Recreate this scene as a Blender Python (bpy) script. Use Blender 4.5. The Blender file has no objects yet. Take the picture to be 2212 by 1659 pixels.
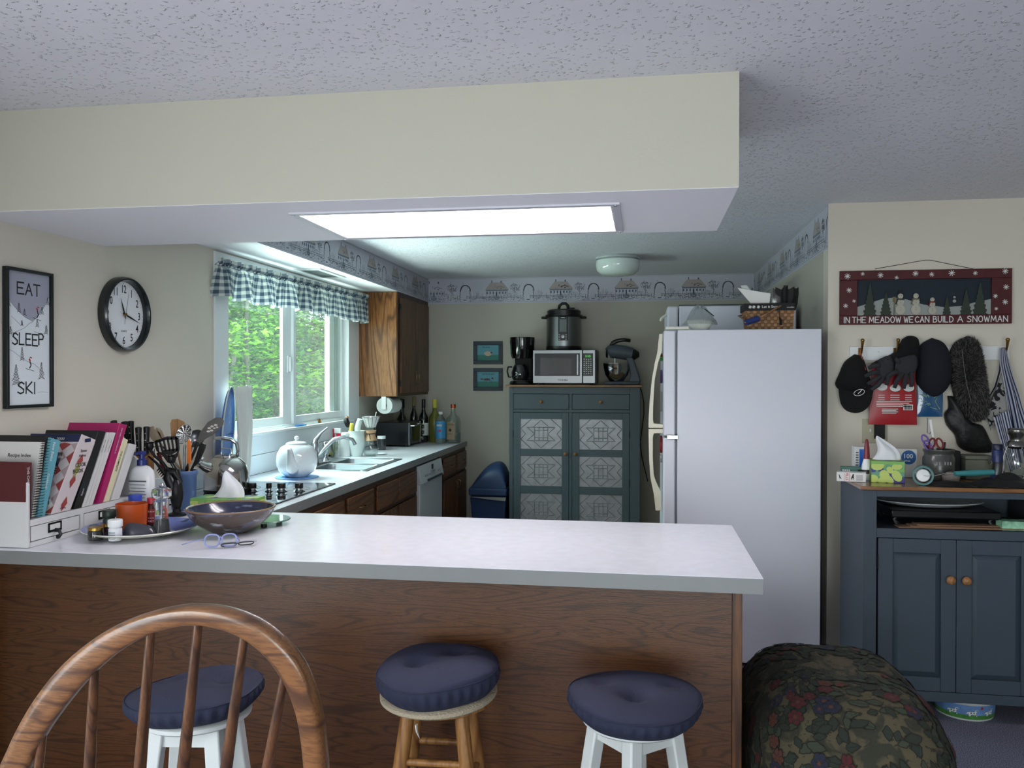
import bpy, math, random
from math import sin, cos, pi, radians, sqrt
from mathutils import Matrix, Vector
random.seed(7)
SC = bpy.context.scene
COL = SC.collection

# ---------------------------------------------------------------- camera
FPX, YAW, PITCH, ROLL, EYE = 1807.0, radians(8.947), radians(0.488), radians(0.082), 1.5155
_f = Vector((-sin(YAW)*cos(PITCH), cos(YAW)*cos(PITCH), -sin(PITCH)))
_r = Vector((cos(YAW), sin(YAW), 0)); _u = _r.cross(_f)
_R = cos(ROLL)*_r + sin(ROLL)*_u; _U = -sin(ROLL)*_r + cos(ROLL)*_u
cam_data = bpy.data.cameras.new('camera'); cam = bpy.data.objects.new('camera', cam_data); COL.objects.link(cam)
cam_data.sensor_width = 36; cam_data.lens = 36*FPX/2212; cam_data.clip_start = 0.05; cam_data.clip_end = 200
cam.matrix_world = Matrix(((_R.x, _U.x, -_f.x, 0), (_R.y, _U.y, -_f.y, 0), (_R.z, _U.z, -_f.z, EYE), (0, 0, 0, 1)))
SC.camera = cam
SC.view_settings.view_transform = 'Standard'; SC.view_settings.look = 'None'
SC.view_settings.gamma = 1; SC.view_settings.use_curve_mapping = False
SC.view_settings.exposure = EXPOSURE = 0.6
SC.cycles.max_bounces = 10; SC.cycles.diffuse_bounces = 5; SC.cycles.glossy_bounces = 4
SC.cycles.transmission_bounces = 6; SC.cycles.transparent_max_bounces = 12
SC.cycles.caustics_reflective = False; SC.cycles.caustics_refractive = False
SC.cycles.use_denoising = True; SC.cycles.sample_clamp_indirect = 4

def P(u, v, x=None, y=None, z=None):
    """the point of the room seen at a place of the photograph, on the plane x=, y= or z="""
    d = _f + _R*(u-1106)/FPX - _U*(v-829.5)/FPX
    t = x/d.x if x is not None else y/d.y if y is not None else (z-EYE)/d.z
    return Vector((0, 0, EYE)) + d*t

# ---------------------------------------------------------------- daylight
world = bpy.data.worlds.new('overcast sky'); SC.world = world; world.use_nodes = True
_nt = world.node_tree; _bg = _nt.nodes['Background']
_tc = _nt.nodes.new('ShaderNodeTexCoord'); _sx = _nt.nodes.new('ShaderNodeSeparateXYZ'); _cr = _nt.nodes.new('ShaderNodeValToRGB')
_nt.links.new(_tc.outputs['Generated'], _sx.inputs[0]); _nt.links.new(_sx.outputs['Z'], _cr.inputs[0]); _nt.links.new(_cr.outputs[0], _bg.inputs[0])
_cr.color_ramp.elements[0].position = 0.0; _cr.color_ramp.elements[0].color = (.55, .66, .62, 1)
_cr.color_ramp.elements[1].position = 0.7; _cr.color_ramp.elements[1].color = (.86, 1.0, 1.0, 1)
_bg.inputs['Strength'].default_value = 3.6

def area(name, loc, rot, sx, sy, power, color=(1, 1, 1), portal=False):
    l = bpy.data.lights.new(name, 'AREA'); l.shape = 'RECTANGLE'; l.size = sx; l.size_y = sy; l.energy = power; l.color = color
    if portal: l.cycles.is_portal = True
    o = bpy.data.objects.new(name, l); COL.objects.link(o); o.location = loc; o.rotation_euler = rot
    return o
sun = bpy.data.lights.new('hazy sun', 'SUN'); sun.energy = 2.6; sun.angle = radians(25); sun.color = (1, .97, .86)
_so = bpy.data.objects.new('hazy sun', sun); COL.objects.link(_so); _so.rotation_euler = (radians(12), radians(42), 0); _so.location = (0, 0, 20)
area('kitchen window portal', (-2.62, 5.42, 1.64), (0, radians(-90), 0), 0.95, 1.95, 1, portal=True)
# daylight entering through the living room windows behind and beside the camera
area('garden door daylight', (-2.42, -0.75, 1.15), (0, radians(-90), 0), 1.9, 3.0, 62, (.90, .93, 1.0))
area('rear patio door daylight', (0.5, -3.24, 0.8), (radians(90), 0, 0), 2.8, 1.25, 46, (.93, .95, 1.0))
area('added uplight under the sill', (-3.3, 5.4, .55), (0, radians(-125), 0), 1.3, 2.8, 230, (.85, 1.0, .96))  # added unseen lamp below the window sill, lifting the kitchen ceiling
# added unseen lamp above the window, standing in for stronger skylight into the kitchen
area('added skylight lamp', (-3.35, 5.4, 3.0), (0, radians(-48), 0), 1.6, 2.6, 260, (.82, .98, 1.0))

# ---------------------------------------------------------------- mesh helpers
FR = {}                                   # world frame of every empty / object that parents parts
def frame(o): return FR.get(o.name, Matrix.Identity(4))
def T(x=0, y=0, z=0): return Matrix.Translation((x, y, z))
def RX(d): return Matrix.Rotation(radians(d), 4, 'X')
def RY(d): return Matrix.Rotation(radians(d), 4, 'Y')
def RZ(d): return Matrix.Rotation(radians(d), 4, 'Z')
def SCL(x, y, z): return Matrix.Diagonal((x, y, z, 1))

def thing(name, label, cat, loc=(0, 0, 0), rz=0, group=None):
    o = bpy.data.objects.new(name, None); COL.objects.link(o); o.empty_display_size = .05
    o.location = loc; o.rotation_euler = (0, 0, radians(rz))
    FR[o.name] = T(*loc) @ RZ(rz)
    return tag(o, label, cat, group)
def tag(o, label=None, cat=None, group=None, kind=None):
    if label: o['label'] = label
    if cat: o['category'] = cat
    if group: o['group'] = group
    if kind: o['kind'] = kind
    return o

class MB:
    def __init__(s, M=None): s.v = []; s.f = []; s.mi = []; s.M = M or Matrix.Identity(4); s.m = 0
    def add(s, vs, fs):
        b = len(s.v); s.v += [s.M @ Vector(p) for p in vs]; s.f += [[b+i for i in f] for f in fs]; s.mi += [s.m]*len(fs); return s
    def box(s, x0, x1, y0, y1, z0, z1):
        return s.add([(x0,y0,z0),(x1,y0,z0),(x1,y1,z0),(x0,y1,z0),(x0,y0,z1),(x1,y0,z1),(x1,y1,z1),(x0,y1,z1)],
                     [(0,3,2,1),(4,5,6,7),(0,1,5,4),(1,2,6,5),(2,3,7,6),(3,0,4,7)])
    def taper(s, x0, x1, y0, y1, z0, z1, X0, X1, Y0, Y1):
        return s.add([(x0,y0,z0),(x1,y0,z0),(x1,y1,z0),(x0,y1,z0),(X0,Y0,z1),(X1,Y0,z1),(X1,Y1,z1),(X0,Y1,z1)],
                     [(0,3,2,1),(4,5,6,7),(0,1,5,4),(1,2,6,5),(2,3,7,6),(3,0,4,7)])
    def tube(s, pts, r, n=8, cap=True, flat=1.0):
        pts = [Vector(p) for p in pts]; k = len(pts); rs = r if isinstance(r, (list, tuple)) else [r]*k
        t = (pts[1]-pts[0]).normalized(); a = Vector((0, 0, 1)) if abs(t.z) < .9 else Vector((1, 0, 0))
        nrm = (a - t*a.dot(t)).normalized(); vs = []; fs = []
        for i, p in enumerate(pts):
            t = (pts[min(i+1, k-1)]-pts[max(i-1, 0)]).normalized()
            nrm = (nrm - t*nrm.dot(t)); nrm = nrm.normalized() if nrm.length > 1e-9 else Vector((1,0,0)); bn = t.cross(nrm)
            for j in range(n):
                c = 2*pi*j/n; vs.append(p + nrm*cos(c)*rs[i]*flat + bn*sin(c)*rs[i])
        for i in range(k-1):
            for j in range(n): fs.append((i*n+j, i*n+(j+1) % n, (i+1)*n+(j+1) % n, (i+1)*n+j))
        if cap: fs += [tuple(range(n))[::-1], tuple((k-1)*n+j for j in range(n))]
        return s.add(vs, fs)
    def lathe(s, prof, n=28, c=(0, 0, 0), sx=1, sy=1, a0=0, a1=2*pi):
        full = abs(a1-a0-2*pi) < 1e-6; m = n if full else n+1; vs = []; fs = []
        for r, z in prof:
            for j in range(m):
                a = a0+(a1-a0)*j/n; vs.append((c[0]+r*cos(a)*sx, c[1]+r*sin(a)*sy, c[2]+z))
        for i in range(len(prof)-1):
            for j in range(n):
                k = (j+1) % m
                q = [i*m+j, i*m+k, (i+1)*m+k, (i+1)*m+j]
                if prof[i][0] < 1e-6: q = q[1:] if False else [i*m+j, (i+1)*m+k, (i+1)*m+j]
                elif prof[i+1][0] < 1e-6: q = [i*m+j, i*m+k, (i+1)*m+j]
                fs.append(q)
        return s.add(vs, fs)
    def cyl(s, x, y, z0, z1, r, n=20, r1=None): return s.lathe([(1e-7, z0), (r, z0), (r if r1 is None else r1, z1), (1e-7, z1)], n, (x, y, 0))
    def ball(s, c, r, sx=1, sy=1, sz=1, n=14):
        k = max(6, n//2+1)
        return s.lathe([(max(1e-7, r*sin(pi*i/k)), -r*sz*cos(pi*i/k)) for i in range(k+1)], n, c, sx, sy)
    def prism(s, poly, t0, t1, plane='xz'):
        f = {'xz': lambda a, b, t: (a, t, b), 'yz': lambda a, b, t: (t, a, b), 'xy': lambda a, b, t: (a, b, t)}[plane]
        n = len(poly)
        return s.add([f(a, b, t0) for a, b in poly]+[f(a, b, t1) for a, b in poly],
                     [tuple(range(n)), tuple(range(2*n-1, n-1, -1))]+[(i, i+n, (i+1) % n+n, (i+1) % n) for i in range(n)])
    def grid(s, fn, nu, nv, close=False):
        vs = [fn(i/nu, j/nv) for i in range(nu+1) for j in range(nv+1)]
        return s.add(vs, [(i*(nv+1)+j, (i+1)*(nv+1)+j, (i+1)*(nv+1)+j+1, i*(nv+1)+j+1) for i in range(nu) for j in range(nv)])
    def face(s, pts): return s.add(pts, [tuple(range(len(pts)))])
    def text(s, body, M, size, align='LEFT', ext=0.0, sx=1.0):
        """printed lettering; M places it, x to the right and y up"""
        c = bpy.data.curves.new('t', 'FONT'); c.body = body; c.size = size; c.align_x = align; c.extrude = ext; c.resolution_u = 2; c.offset = size*.012
        o = bpy.data.objects.new('t', c); COL.objects.link(o); dg = bpy.context.evaluated_depsgraph_get()
        me = o.evaluated_get(dg).to_mesh(); old = s.M; s.M = old @ M @ SCL(sx, 1, 1)
        s.add([tuple(v.co) for v in me.vertices], [tuple(p.vertices) for p in me.polygons]); s.M = old
        o.evaluated_get(dg).to_mesh_clear(); bpy.data.objects.remove(o); bpy.data.curves.remove(c); return s
    def build(s, name, mats, parent=None, local=False, smooth=42, bevel=0, seg=2, subsurf=0, solid=0, loc=None):
        inv = frame(parent).inverted() if (parent is not None and not local) else Matrix.Identity(4)
        if parent is None and loc is not None: inv = T(*loc).inverted()
        me = bpy.data.meshes.new(name); me.from_pydata([inv @ v for v in s.v], [], s.f)
        for m in (mats if isinstance(mats, (list, tuple)) else [mats]): me.materials.append(m)
        me.polygons.foreach_set('material_index', s.mi)
        if smooth:
            me.polygons.foreach_set('use_smooth', [True]*len(s.f))
        me.update()
        if smooth and smooth < 180: me.set_sharp_from_angle(angle=radians(smooth))
        o = bpy.data.objects.new(name, me); COL.objects.link(o)
        if parent is not None: o.parent = parent; FR[o.name] = frame(parent)
        elif loc is not None: o.location = loc; FR[o.name] = T(*loc)
        if bevel:
            b = o.modifiers.new('bevel', 'BEVEL'); b.width = bevel; b.segments = seg; b.limit_method = 'ANGLE'; b.angle_limit = radians(38); b.harden_normals = False
        if subsurf: b = o.modifiers.new('sub', 'SUBSURF'); b.levels = subsurf; b.render_levels = subsurf
        if solid: b = o.modifiers.new('solid', 'SOLIDIFY'); b.thickness = solid; b.offset = 0
        return o
def struct(mb, name, mats, parent=None, **k):
    o = mb.build(name, mats, parent, **k)
    if parent is None: o['kind'] = 'structure'
    return o
def solo(mb, name, label, cat, mats, loc, group=None, **k):
    return tag(mb.build(name, mats, None, loc=tuple(loc), **k), label, cat, group)
def dup(root, loc, rz=0, label=None, group=None):
    def rec(o, par):
        c = o.copy(); COL.objects.link(c); c.parent = par
        for ch in [x for x in bpy.data.objects if x.parent == o]: rec(ch, c)
        return c
    r = rec(root, None); r.location = loc; r.rotation_euler = (0, 0, radians(rz))
    FR[r.name] = T(*loc) @ RZ(rz)
    if label: r['label'] = label
    if group: r['group'] = group
    return r

# ---------------------------------------------------------------- materials
def lin(c): return tuple((x/255/12.92 if x/255 <= .04045 else ((x/255+.055)/1.055)**2.4) for x in c)
_MC = {}
def mat(name, rgb, rough=.5, metal=0.0, spec=.5, bump=None, var=None, trans=0, alpha=1, ior=1.45, emit=0, coat=0, sheen=0):
    """rgb in 0-255 as the surface would look in even white light; bump=(scale, strength); var=(scale, amount)"""
    if name in _MC: return _MC[name]
    m = bpy.data.materials.new(name); m.use_nodes = True; n = m.node_tree.nodes; l = m.node_tree.links; b = n['Principled BSDF']
    c = lin(rgb)+(1,)
    b.inputs['Base Color'].default_value = c; b.inputs['Roughness'].default_value = rough; b.inputs['Metallic'].default_value = metal
    b.inputs['Specular IOR Level'].default_value = spec; b.inputs['IOR'].default_value = ior
    b.inputs['Transmission Weight'].default_value = trans; b.inputs['Coat Weight'].default_value = coat
    if sheen: b.inputs['Sheen Weight'].default_value = sheen
    if emit: b.inputs['Emission Color'].default_value = c; b.inputs['Emission Strength'].default_value = emit
    tc = n.new('ShaderNodeTexCoord')
    if bump:
        t = n.new('ShaderNodeTexNoise'); t.inputs['Scale'].default_value = bump[0]; t.inputs['Detail'].default_value = 3
        l.new(tc.outputs['Object'], t.inputs['Vector']); bp = n.new('ShaderNodeBump'); bp.inputs['Strength'].default_value = bump[1]; bp.inputs['Distance'].default_value = .004 if len(bump) < 3 else bump[2]
        l.new(t.outputs['Fac'], bp.inputs['Height']); l.new(bp.outputs[0], b.inputs['Normal'])
    if var:
        t = n.new('ShaderNodeTexNoise'); t.inputs['Scale'].default_value = var[0]; t.inputs['Detail'].default_value = 4
        l.new(tc.outputs['Object'], t.inputs['Vector']); r = n.new('ShaderNodeValToRGB'); k = var[1]
        r.color_ramp.elements[0].position = .3; r.color_ramp.elements[1].position = .7
        r.color_ramp.elements[0].color = tuple(x*(1-k) for x in c[:3])+(1,); r.color_ramp.elements[1].color = tuple(min(1, x*(1+k)) for x in c[:3])+(1,)
        l.new(t.outputs['Fac'], r.inputs[0]); l.new(r.outputs[0], b.inputs['Base Color'])
    _MC[name] = m; return m
def noise_mix(m, scale, c1, c2, lo=.45, hi=.55, stretch=(1, 1, 1), detail=4, prev=None, kind='noise', dist=0):
    """lay colour c2 over c1 (or over what is already linked) where a noise is high"""
    n = m.node_tree.nodes; l = m.node_tree.links; b = n['Principled BSDF']
    tc = n.new('ShaderNodeTexCoord'); mp = n.new('ShaderNodeMapping'); mp.inputs['Scale'].default_value = stretch
    l.new(tc.outputs['Object'], mp.inputs[0])
    if kind == 'noise':
        t = n.new('ShaderNodeTexNoise'); t.inputs['Scale'].default_value = scale; t.inputs['Detail'].default_value = detail; t.inputs['Distortion'].default_value = dist; out = t.outputs['Fac']
    else:
        t = n.new('ShaderNodeTexVoronoi'); t.inputs['Scale'].default_value = scale; out = t.outputs['Distance']
    l.new(mp.outputs[0], t.inputs['Vector'])
    r = n.new('ShaderNodeValToRGB'); r.color_ramp.elements[0].position = lo; r.color_ramp.elements[1].position = hi
    l.new(out, r.inputs[0]); mx = n.new('ShaderNodeMix'); mx.data_type = 'RGBA'; l.new(r.outputs[0], mx.inputs['Factor'])
    bc = b.inputs['Base Color']
    if bc.links: l.new(bc.links[0].from_socket, mx.inputs[6])
    else: mx.inputs[6].default_value = lin(c1)+(1,)
    mx.inputs[7].default_value = lin(c2)+(1,); l.new(mx.outputs[2], bc); return m
def wood(name, c1, c2, axis='x', scale=1.0, rough=.4, coat=0.0, rings=True):
    """oak-like wood, grain along one axis of the object"""
    if name in _MC: return _MC[name]
    m = bpy.data.materials.new(name); m.use_nodes = True; n = m.node_tree.nodes; l = m.node_tree.links; b = n['Principled BSDF']
    b.inputs['Roughness'].default_value = rough; b.inputs['Coat Weight'].default_value = coat; b.inputs['Coat Roughness'].default_value = .25
    tc = n.new('ShaderNodeTexCoord'); st = {'x': (.10, 1, 1), 'y': (1, .10, 1), 'z': (1, 1, .10)}[axis]
    mp = n.new('ShaderNodeMapping'); mp.inputs['Scale'].default_value = [q*scale for q in st]; l.new(tc.outputs['Object'], mp.inputs[0])
    t1 = n.new('ShaderNodeTexNoise'); t1.inputs['Scale'].default_value = 3.2; t1.inputs['Detail'].default_value = 1.5; t1.inputs['Distortion'].default_value = .4; l.new(mp.outputs[0], t1.inputs['Vector'])
    mu = n.new('ShaderNodeMath'); mu.operation = 'MULTIPLY'; mu.inputs[1].default_value = 16; l.new(t1.outputs['Fac'], mu.inputs[0])
    fr = n.new('ShaderNodeMath'); fr.operation = 'PINGPONG'; fr.inputs[1].default_value = .5; l.new(mu.outputs[0], fr.inputs[0])
    r1 = n.new('ShaderNodeValToRGB'); r1.color_ramp.elements[0].position = .03; r1.color_ramp.elements[0].color = (1,1,1,1); r1.color_ramp.elements[1].position = .22; r1.color_ramp.elements[1].color = (.0,.0,.0,1); l.new(fr.outputs[0], r1.inputs[0])
    t2 = n.new('ShaderNodeTexNoise'); t2.inputs['Scale'].default_value = 120; t2.inputs['Detail'].default_value = 4; l.new(mp.outputs[0], t2.inputs['Vector'])
    r2 = n.new('ShaderNodeValToRGB'); r2.color_ramp.elements[0].position = .42; r2.color_ramp.elements[1].position = .62; l.new(t2.outputs['Fac'], r2.inputs[0])
    ad = n.new('ShaderNodeMix'); ad.data_type = 'RGBA'; ad.blend_type = 'SCREEN'; ad.inputs['Factor'].default_value = .55
    l.new(r1.outputs[0], ad.inputs[6]); l.new(r2.outputs[0], ad.inputs[7])
    mx = n.new('ShaderNodeMix'); mx.data_type = 'RGBA'; l.new(ad.outputs[2], mx.inputs['Factor'])
    mx.inputs[6].default_value = lin(c1)+(1,); mx.inputs[7].default_value = lin(c2)+(1,); l.new(mx.outputs[2], b.inputs['Base Color'])
    bp = n.new('ShaderNodeBump'); bp.inputs['Strength'].default_value = .08; bp.inputs['Distance'].default_value = .002; l.new(r2.outputs[0], bp.inputs['Height']); l.new(bp.outputs[0], b.inputs['Normal'])
    _MC[name] = m; return m
def thin_glass(name, rgb=(245, 252, 250), refl=.08, dirt=None, dirt_rgb=(200, 205, 200), rough=.02):
    if name in _MC: return _MC[name]
    m = bpy.data.materials.new(name); m.use_nodes = True; n = m.node_tree.nodes; l = m.node_tree.links; n.remove(n['Principled BSDF']); out = n['Material Output']
    tr = n.new('ShaderNodeBsdfTransparent'); tr.inputs[0].default_value = lin(rgb)+(1,); gl = n.new('ShaderNodeBsdfGlossy'); gl.inputs['Roughness'].default_value = rough
    lw = n.new('ShaderNodeLayerWeight'); lw.inputs[0].default_value = .5; fz = n.new('ShaderNodeMath'); fz.operation = 'POWER'; fz.inputs[1].default_value = 5; l.new(lw.outputs['Facing'], fz.inputs[0]); mx = n.new('ShaderNodeMixShader')
    ma = n.new('ShaderNodeMath'); ma.operation = 'ADD'; ma.inputs[1].default_value = refl; l.new(fz.outputs[0], ma.inputs[0]); ma.use_clamp = True
    l.new(ma.outputs[0], mx.inputs[0]); l.new(tr.outputs[0], mx.inputs[1]); l.new(gl.outputs[0], mx.inputs[2]); last = mx.outputs[0]
    if dirt:
        df = n.new('ShaderNodeBsdfDiffuse'); df.inputs[0].default_value = lin(dirt_rgb)+(1,); tl = n.new('ShaderNodeBsdfTranslucent'); tl.inputs[0].default_value = lin(dirt_rgb)+(1,)
        ds = n.new('ShaderNodeMixShader'); ds.inputs[0].default_value = .6; l.new(df.outputs[0], ds.inputs[1]); l.new(tl.outputs[0], ds.inputs[2])
        tc = n.new('ShaderNodeTexCoord'); t = n.new('ShaderNodeTexNoise'); t.inputs['Scale'].default_value = 3; t.inputs['Detail'].default_value = 12; t.inputs['Roughness'].default_value = .8
        l.new(tc.outputs['Object'], t.inputs['Vector']); mr = n.new('ShaderNodeMapRange'); mr.inputs['From Min'].default_value = .3; mr.inputs['From Max'].default_value = .7; mr.inputs['To Min'].default_value = dirt*.6; mr.inputs['To Max'].default_value = dirt*1.4
        l.new(t.outputs['Fac'], mr.inputs[0]); m2 = n.new('ShaderNodeMixShader'); l.new(mr.outputs[0], m2.inputs[0]); l.new(last, m2.inputs[1]); l.new(ds.outputs[0], m2.inputs[2]); last = m2.outputs[0]
    l.new(last, out.inputs[0]); _MC[name] = m; return m

WHITE = mat('white paint', (228, 230, 230), .45); CHROME = mat('chrome', (205, 208, 212), .12, 1); STEEL = mat('brushed steel', (132, 134, 137), .34, 1, bump=(60, .05))
BLACK = mat('black plastic', (18, 18, 19), .35); BLACKM = mat('matte black', (14, 14, 15), .7); BRASS = mat('aged brass', (150, 115, 60), .3, 1)
WPL = mat('white plastic', (222, 224, 226), .3); PAPER = mat('white paper', (225, 225, 222), .8); GREYP = mat('grey plastic', (110, 112, 116), .4)
CLEAR = thin_glass('clear glass', (240, 246, 244), .1); INK = mat('black ink', (22, 22, 24), .7); WINK = mat('white ink', (215, 218, 215), .6); GREYINK = mat('grey ink', (95, 98, 104), .7)
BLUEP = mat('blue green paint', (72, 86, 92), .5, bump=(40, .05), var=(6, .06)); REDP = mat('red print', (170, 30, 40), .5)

# ================================================================ THE ROOM
XW, YB, XR, YR, ZC, ZS, ZK, XK = -2.354, 7.697, 0.968, 4.665, 2.44, 2.0915, 2.222, -2.013
YP0, YP1, XP, ZT, YS0, YS1, XS = 2.58, 3.494, 0.355, 0.914, 2.612, 3.372, 0.283
def paint(name, rgb, scale=90, st=.12):
    return mat(name, rgb, .75, bump=(scale, st), spec=.3)
WALL = paint('warm grey wall paint', (214, 208, 194)); SOFFIT = paint('cream paint', (190, 187, 173)); SOFW = paint('ceiling white paint', (238, 238, 243), 60, .06)
BACKW = paint('grey green wall paint', (186, 181, 169))
def popcorn():
    m = mat('popcorn ceiling', (205, 205, 212), .6, spec=.5); n = m.node_tree.nodes; l = m.node_tree.links; b = n['Principled BSDF']
    tc = n.new('ShaderNodeTexCoord'); v = n.new('ShaderNodeTexVoronoi'); v.inputs['Scale'].default_value = 66; v.inputs['Randomness'].default_value = 1
    w = n.new('ShaderNodeTexNoise'); w.inputs['Scale'].default_value = 30; w.inputs['Detail'].default_value = 5
    wm = n.new('ShaderNodeMix'); wm.data_type = 'RGBA'; wm.blend_type = 'LINEAR_LIGHT'; wm.inputs['Factor'].default_value = .02
    l.new(tc.outputs['Object'], w.inputs['Vector']); l.new(tc.outputs['Object'], wm.inputs[6]); l.new(w.outputs['Color'], wm.inputs[7]); l.new(wm.outputs[2], v.inputs['Vector'])
    r = n.new('ShaderNodeValToRGB'); r.color_ramp.elements[0].position = .12; r.color_ramp.elements[0].color = (1,1,1,1); r.color_ramp.elements[1].position = .34; r.color_ramp.elements[1].color = (0,0,0,1); l.new(v.outputs['Distance'], r.inputs[0])
    # only some of the cells carry a crumb
    ms = n.new('ShaderNodeSeparateColor'); l.new(v.outputs['Color'], ms.inputs[0]); g = n.new('ShaderNodeMath'); g.operation = 'GREATER_THAN'; g.inputs[1].default_value = .45; l.new(ms.outputs[0], g.inputs[0])
    mu = n.new('ShaderNodeMath'); mu.operation = 'MULTIPLY'; l.new(r.outputs[0], mu.inputs[0]); l.new(g.outputs[0], mu.inputs[1])
    bp = n.new('ShaderNodeBump'); bp.inputs['Strength'].default_value = .9; bp.inputs['Distance'].default_value = .008; l.new(mu.outputs[0], bp.inputs['Height']); l.new(bp.outputs[0], b.inputs['Normal'])
    rr = n.new('ShaderNodeMapRange'); rr.inputs['To Min'].default_value = .75; rr.inputs['To Max'].default_value = .32; l.new(mu.outputs[0], rr.inputs[0]); l.new(rr.outputs[0], b.inputs['Roughness'])
    cm = n.new('ShaderNodeMix'); cm.data_type = 'RGBA'; l.new(mu.outputs[0], cm.inputs['Factor']); cm.inputs[6].default_value = lin((222, 222, 230))+(1,); cm.inputs[7].default_value = lin((246, 246, 250))+(1,); l.new(cm.outputs[2], b.inputs['Base Color'])  # crumbs paler than the ground, their highlights put into the colour
    return m
POP = popcorn()
CARPET = mat('blue grey carpet', (70, 72, 92), .95, bump=(420, 1.0, .01)); noise_mix(CARPET, 260, (84, 86, 108), (164, 162, 184), .42, .62, detail=2)
VINYL = mat('kitchen vinyl', (120, 105, 85), .4, var=(8, .1))
struct(MB().box(XW, 4.2, -3.2, YP0+.4, -.1, 0).box(XP-.03, 4.2, YP0+.4, YR+.02, -.1, 0), 'floor', CARPET)
struct(MB().box(XW, XP-.03, YP0+.4, YB, -.1, 0).box(XP-.03, XR, YR+.02, YB, -.1, 0), 'floor', VINYL)
struct(MB().box(XW-.2, 4.4, -3.4, YB+.2, ZC, ZC+.1), 'ceiling', POP)
# window opening in the left wall
WY0, WY1, WZ0, WZ1 = 4.47, 6.46, 1.165, 2.12
w = MB(); w.box(XW-.14, XW, -3.2, -2.3, 0, ZC).box(XW-.14, XW, .8, WY0, 0, ZC).box(XW-.14, XW, -2.3, .8, 2.12, ZC).box(XW-.14, XW, -2.3, .8, 0, .18).box(XW-.14, XW, WY1, YB, 0, ZC).box(XW-.14, XW, WY0, WY1, 0, WZ0).box(XW-.14, XW, WY0, WY1, WZ1, ZC)
struct(w, 'wall_left', WALL)
struct(MB().box(XW-.14, XR+.12, YB, YB+.12, 0, ZC), 'wall_back', BACKW)
struct(MB().box(XR, XR+.12, YR+.12, YB, 0, ZC), 'wall_alcove', BACKW)
struct(MB().box(XR, 4.2, YR, YR+.12, 0, ZC), 'wall_right', WALL)
w = MB(); w.box(4.2, 4.3, -3.2, YR+.12, 0, ZC); struct(w, 'wall_east', WALL)
w = MB(); w.box(XW, -.95, -3.3, -3.2, 0, ZC).box(1.95, 4.3, -3.3, -3.2, 0, ZC).box(-.95, 1.95, -3.3, -3.2, 0, .15).box(-.95, 1.95, -3.3, -3.2, 2.05, ZC); struct(w, 'wall_rear', WALL)
# dropped header over the peninsula, with the light recess cut through its underside
LX0, LX1, LY0, LY1 = -1.205, -.108, 2.81, 3.29
w = MB(); w.m = 0; w.box(XW, XS, YS0, YS0+.015, ZS, ZC).box(XS-.015, XS, YS0+.015, YS1-.015, ZS, ZC).box(XW, XS, YS1-.015, YS1, ZS, ZC)
w.m = 1
for a in ((XW, LX0, YS0+.001, YS1-.001), (LX1, XS-.001, YS0+.001, YS1-.001), (LX0, LX1, YS0+.001, LY0), (LX0, LX1, LY1, YS1-.001)): w.box(a[0], a[1], a[2], a[3], ZS-.0015, ZS+.012)
struct(w, 'trim_1', [SOFFIT, SOFW])
# kitchen soffit along the window wall
struct(MB().box(XW, XK, YS1, YB, ZK, ZC), 'trim_2', SOFW)
struct(MB().box(XR+.9, 4.2, YR-.012, YR, 0, .085).box(XR, XR+.06, YR-.012, YR, 0, .085), 'baseboard_right', WHITE)
struct(MB().box(XW+.66, -1.2, YB-.012, YB, 0, .085), 'baseboard_back', WHITE)
struct(MB().box(XW, XW+.012, .8, YP0+.2, 0, .085), 'baseboard_left', WHITE)

# ---- wallpaper border with cottages, trees, arches and a fence
def border_motif():
    """one repeat, 0.60 long and 0.235 high: list of (ink, polygon)"""
    R = random.Random(3); L = []
    def q(k, x, y, w_, h_): L.append((k, [(x, y), (x+w_, y), (x+w_, y+h_), (x, y+h_)]))
    # house
    L.append((2, [(.025, .125), (.075, .192), (.195, .192), (.250, .125)])); q(1, .085, .190, .009, .024); q(1, .170, .190, .013, .018)
    q(3, .035, .112, .205, .010)
    for i in range(7): q(1, .040+i*.029, .088, .012, .018)
    for i in range(12): q(1, .115+R.random()*.085, .13+R.random()*.03, .010, .006)
    q(0, .03, .122, .215, .003); q(1, .128, .065, .012, .035)
    for i in range(7): q(0, .036+i*.033, .07, .003, .05)
    # tree
    for i in range(80):
        a = R.random()*2*pi; r = .046*sqrt(R.random()); q(0, .308+cos(a)*r*1.1, .145+sin(a)*r*.85, .007, .005)
    q(0, .307, .07, .004, .06); q(0, .293, .10, .030, .003)
    # arch
    for i in range(26):
        a = pi*i/25; q(0, .43+cos(a)*.046+R.uniform(-.003, .003), .115+sin(a)*.05, .011, .009)
    for s in (-1, 1):
        for i in range(9): q(0, .43+s*.048+R.uniform(-.005, .005), .045+i*.0085, .009, .007)
    q(1, .418, .028, .03, .007)
    # plants at the right of the arch, and a bird
    for i in range(5): q(0, .500+i*.014, .06, .002, .03+R.random()*.03)
    q(0, .43-.02, .182, .010, .004)
    # fence and hedge scribble
    for x in (.0, .09, .18, .27, .36, .45, .54): q(0, x, .04, .004, .034)
    for y in (.052, .064): q(0, 0, y, .35, .003); q(0, .45, y, .15, .003)
    for i in range(9): q(3, .105+i*.006, .03, .003, .045)
    for i in range(330):
        x = R.random()*.60
        if .39 < x < .47: continue
        q(R.choice((0, 0, 1)), x, .018+R.random()*.075*(1 if (x < .32 and x > .2) or x > .54 else .55), R.uniform(.004, .010), R.uniform(.002, .004))
    return L
MOT = border_motif()
BP = [mat('border paper', (188, 188, 200), .7), mat('border grey ink', (116, 120, 128), .8), mat('border dark blue ink', (98, 108, 128), .8), mat('border roof print', (168, 158, 156), .8), mat('border blue print', (124, 136, 152), .8)]
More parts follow.
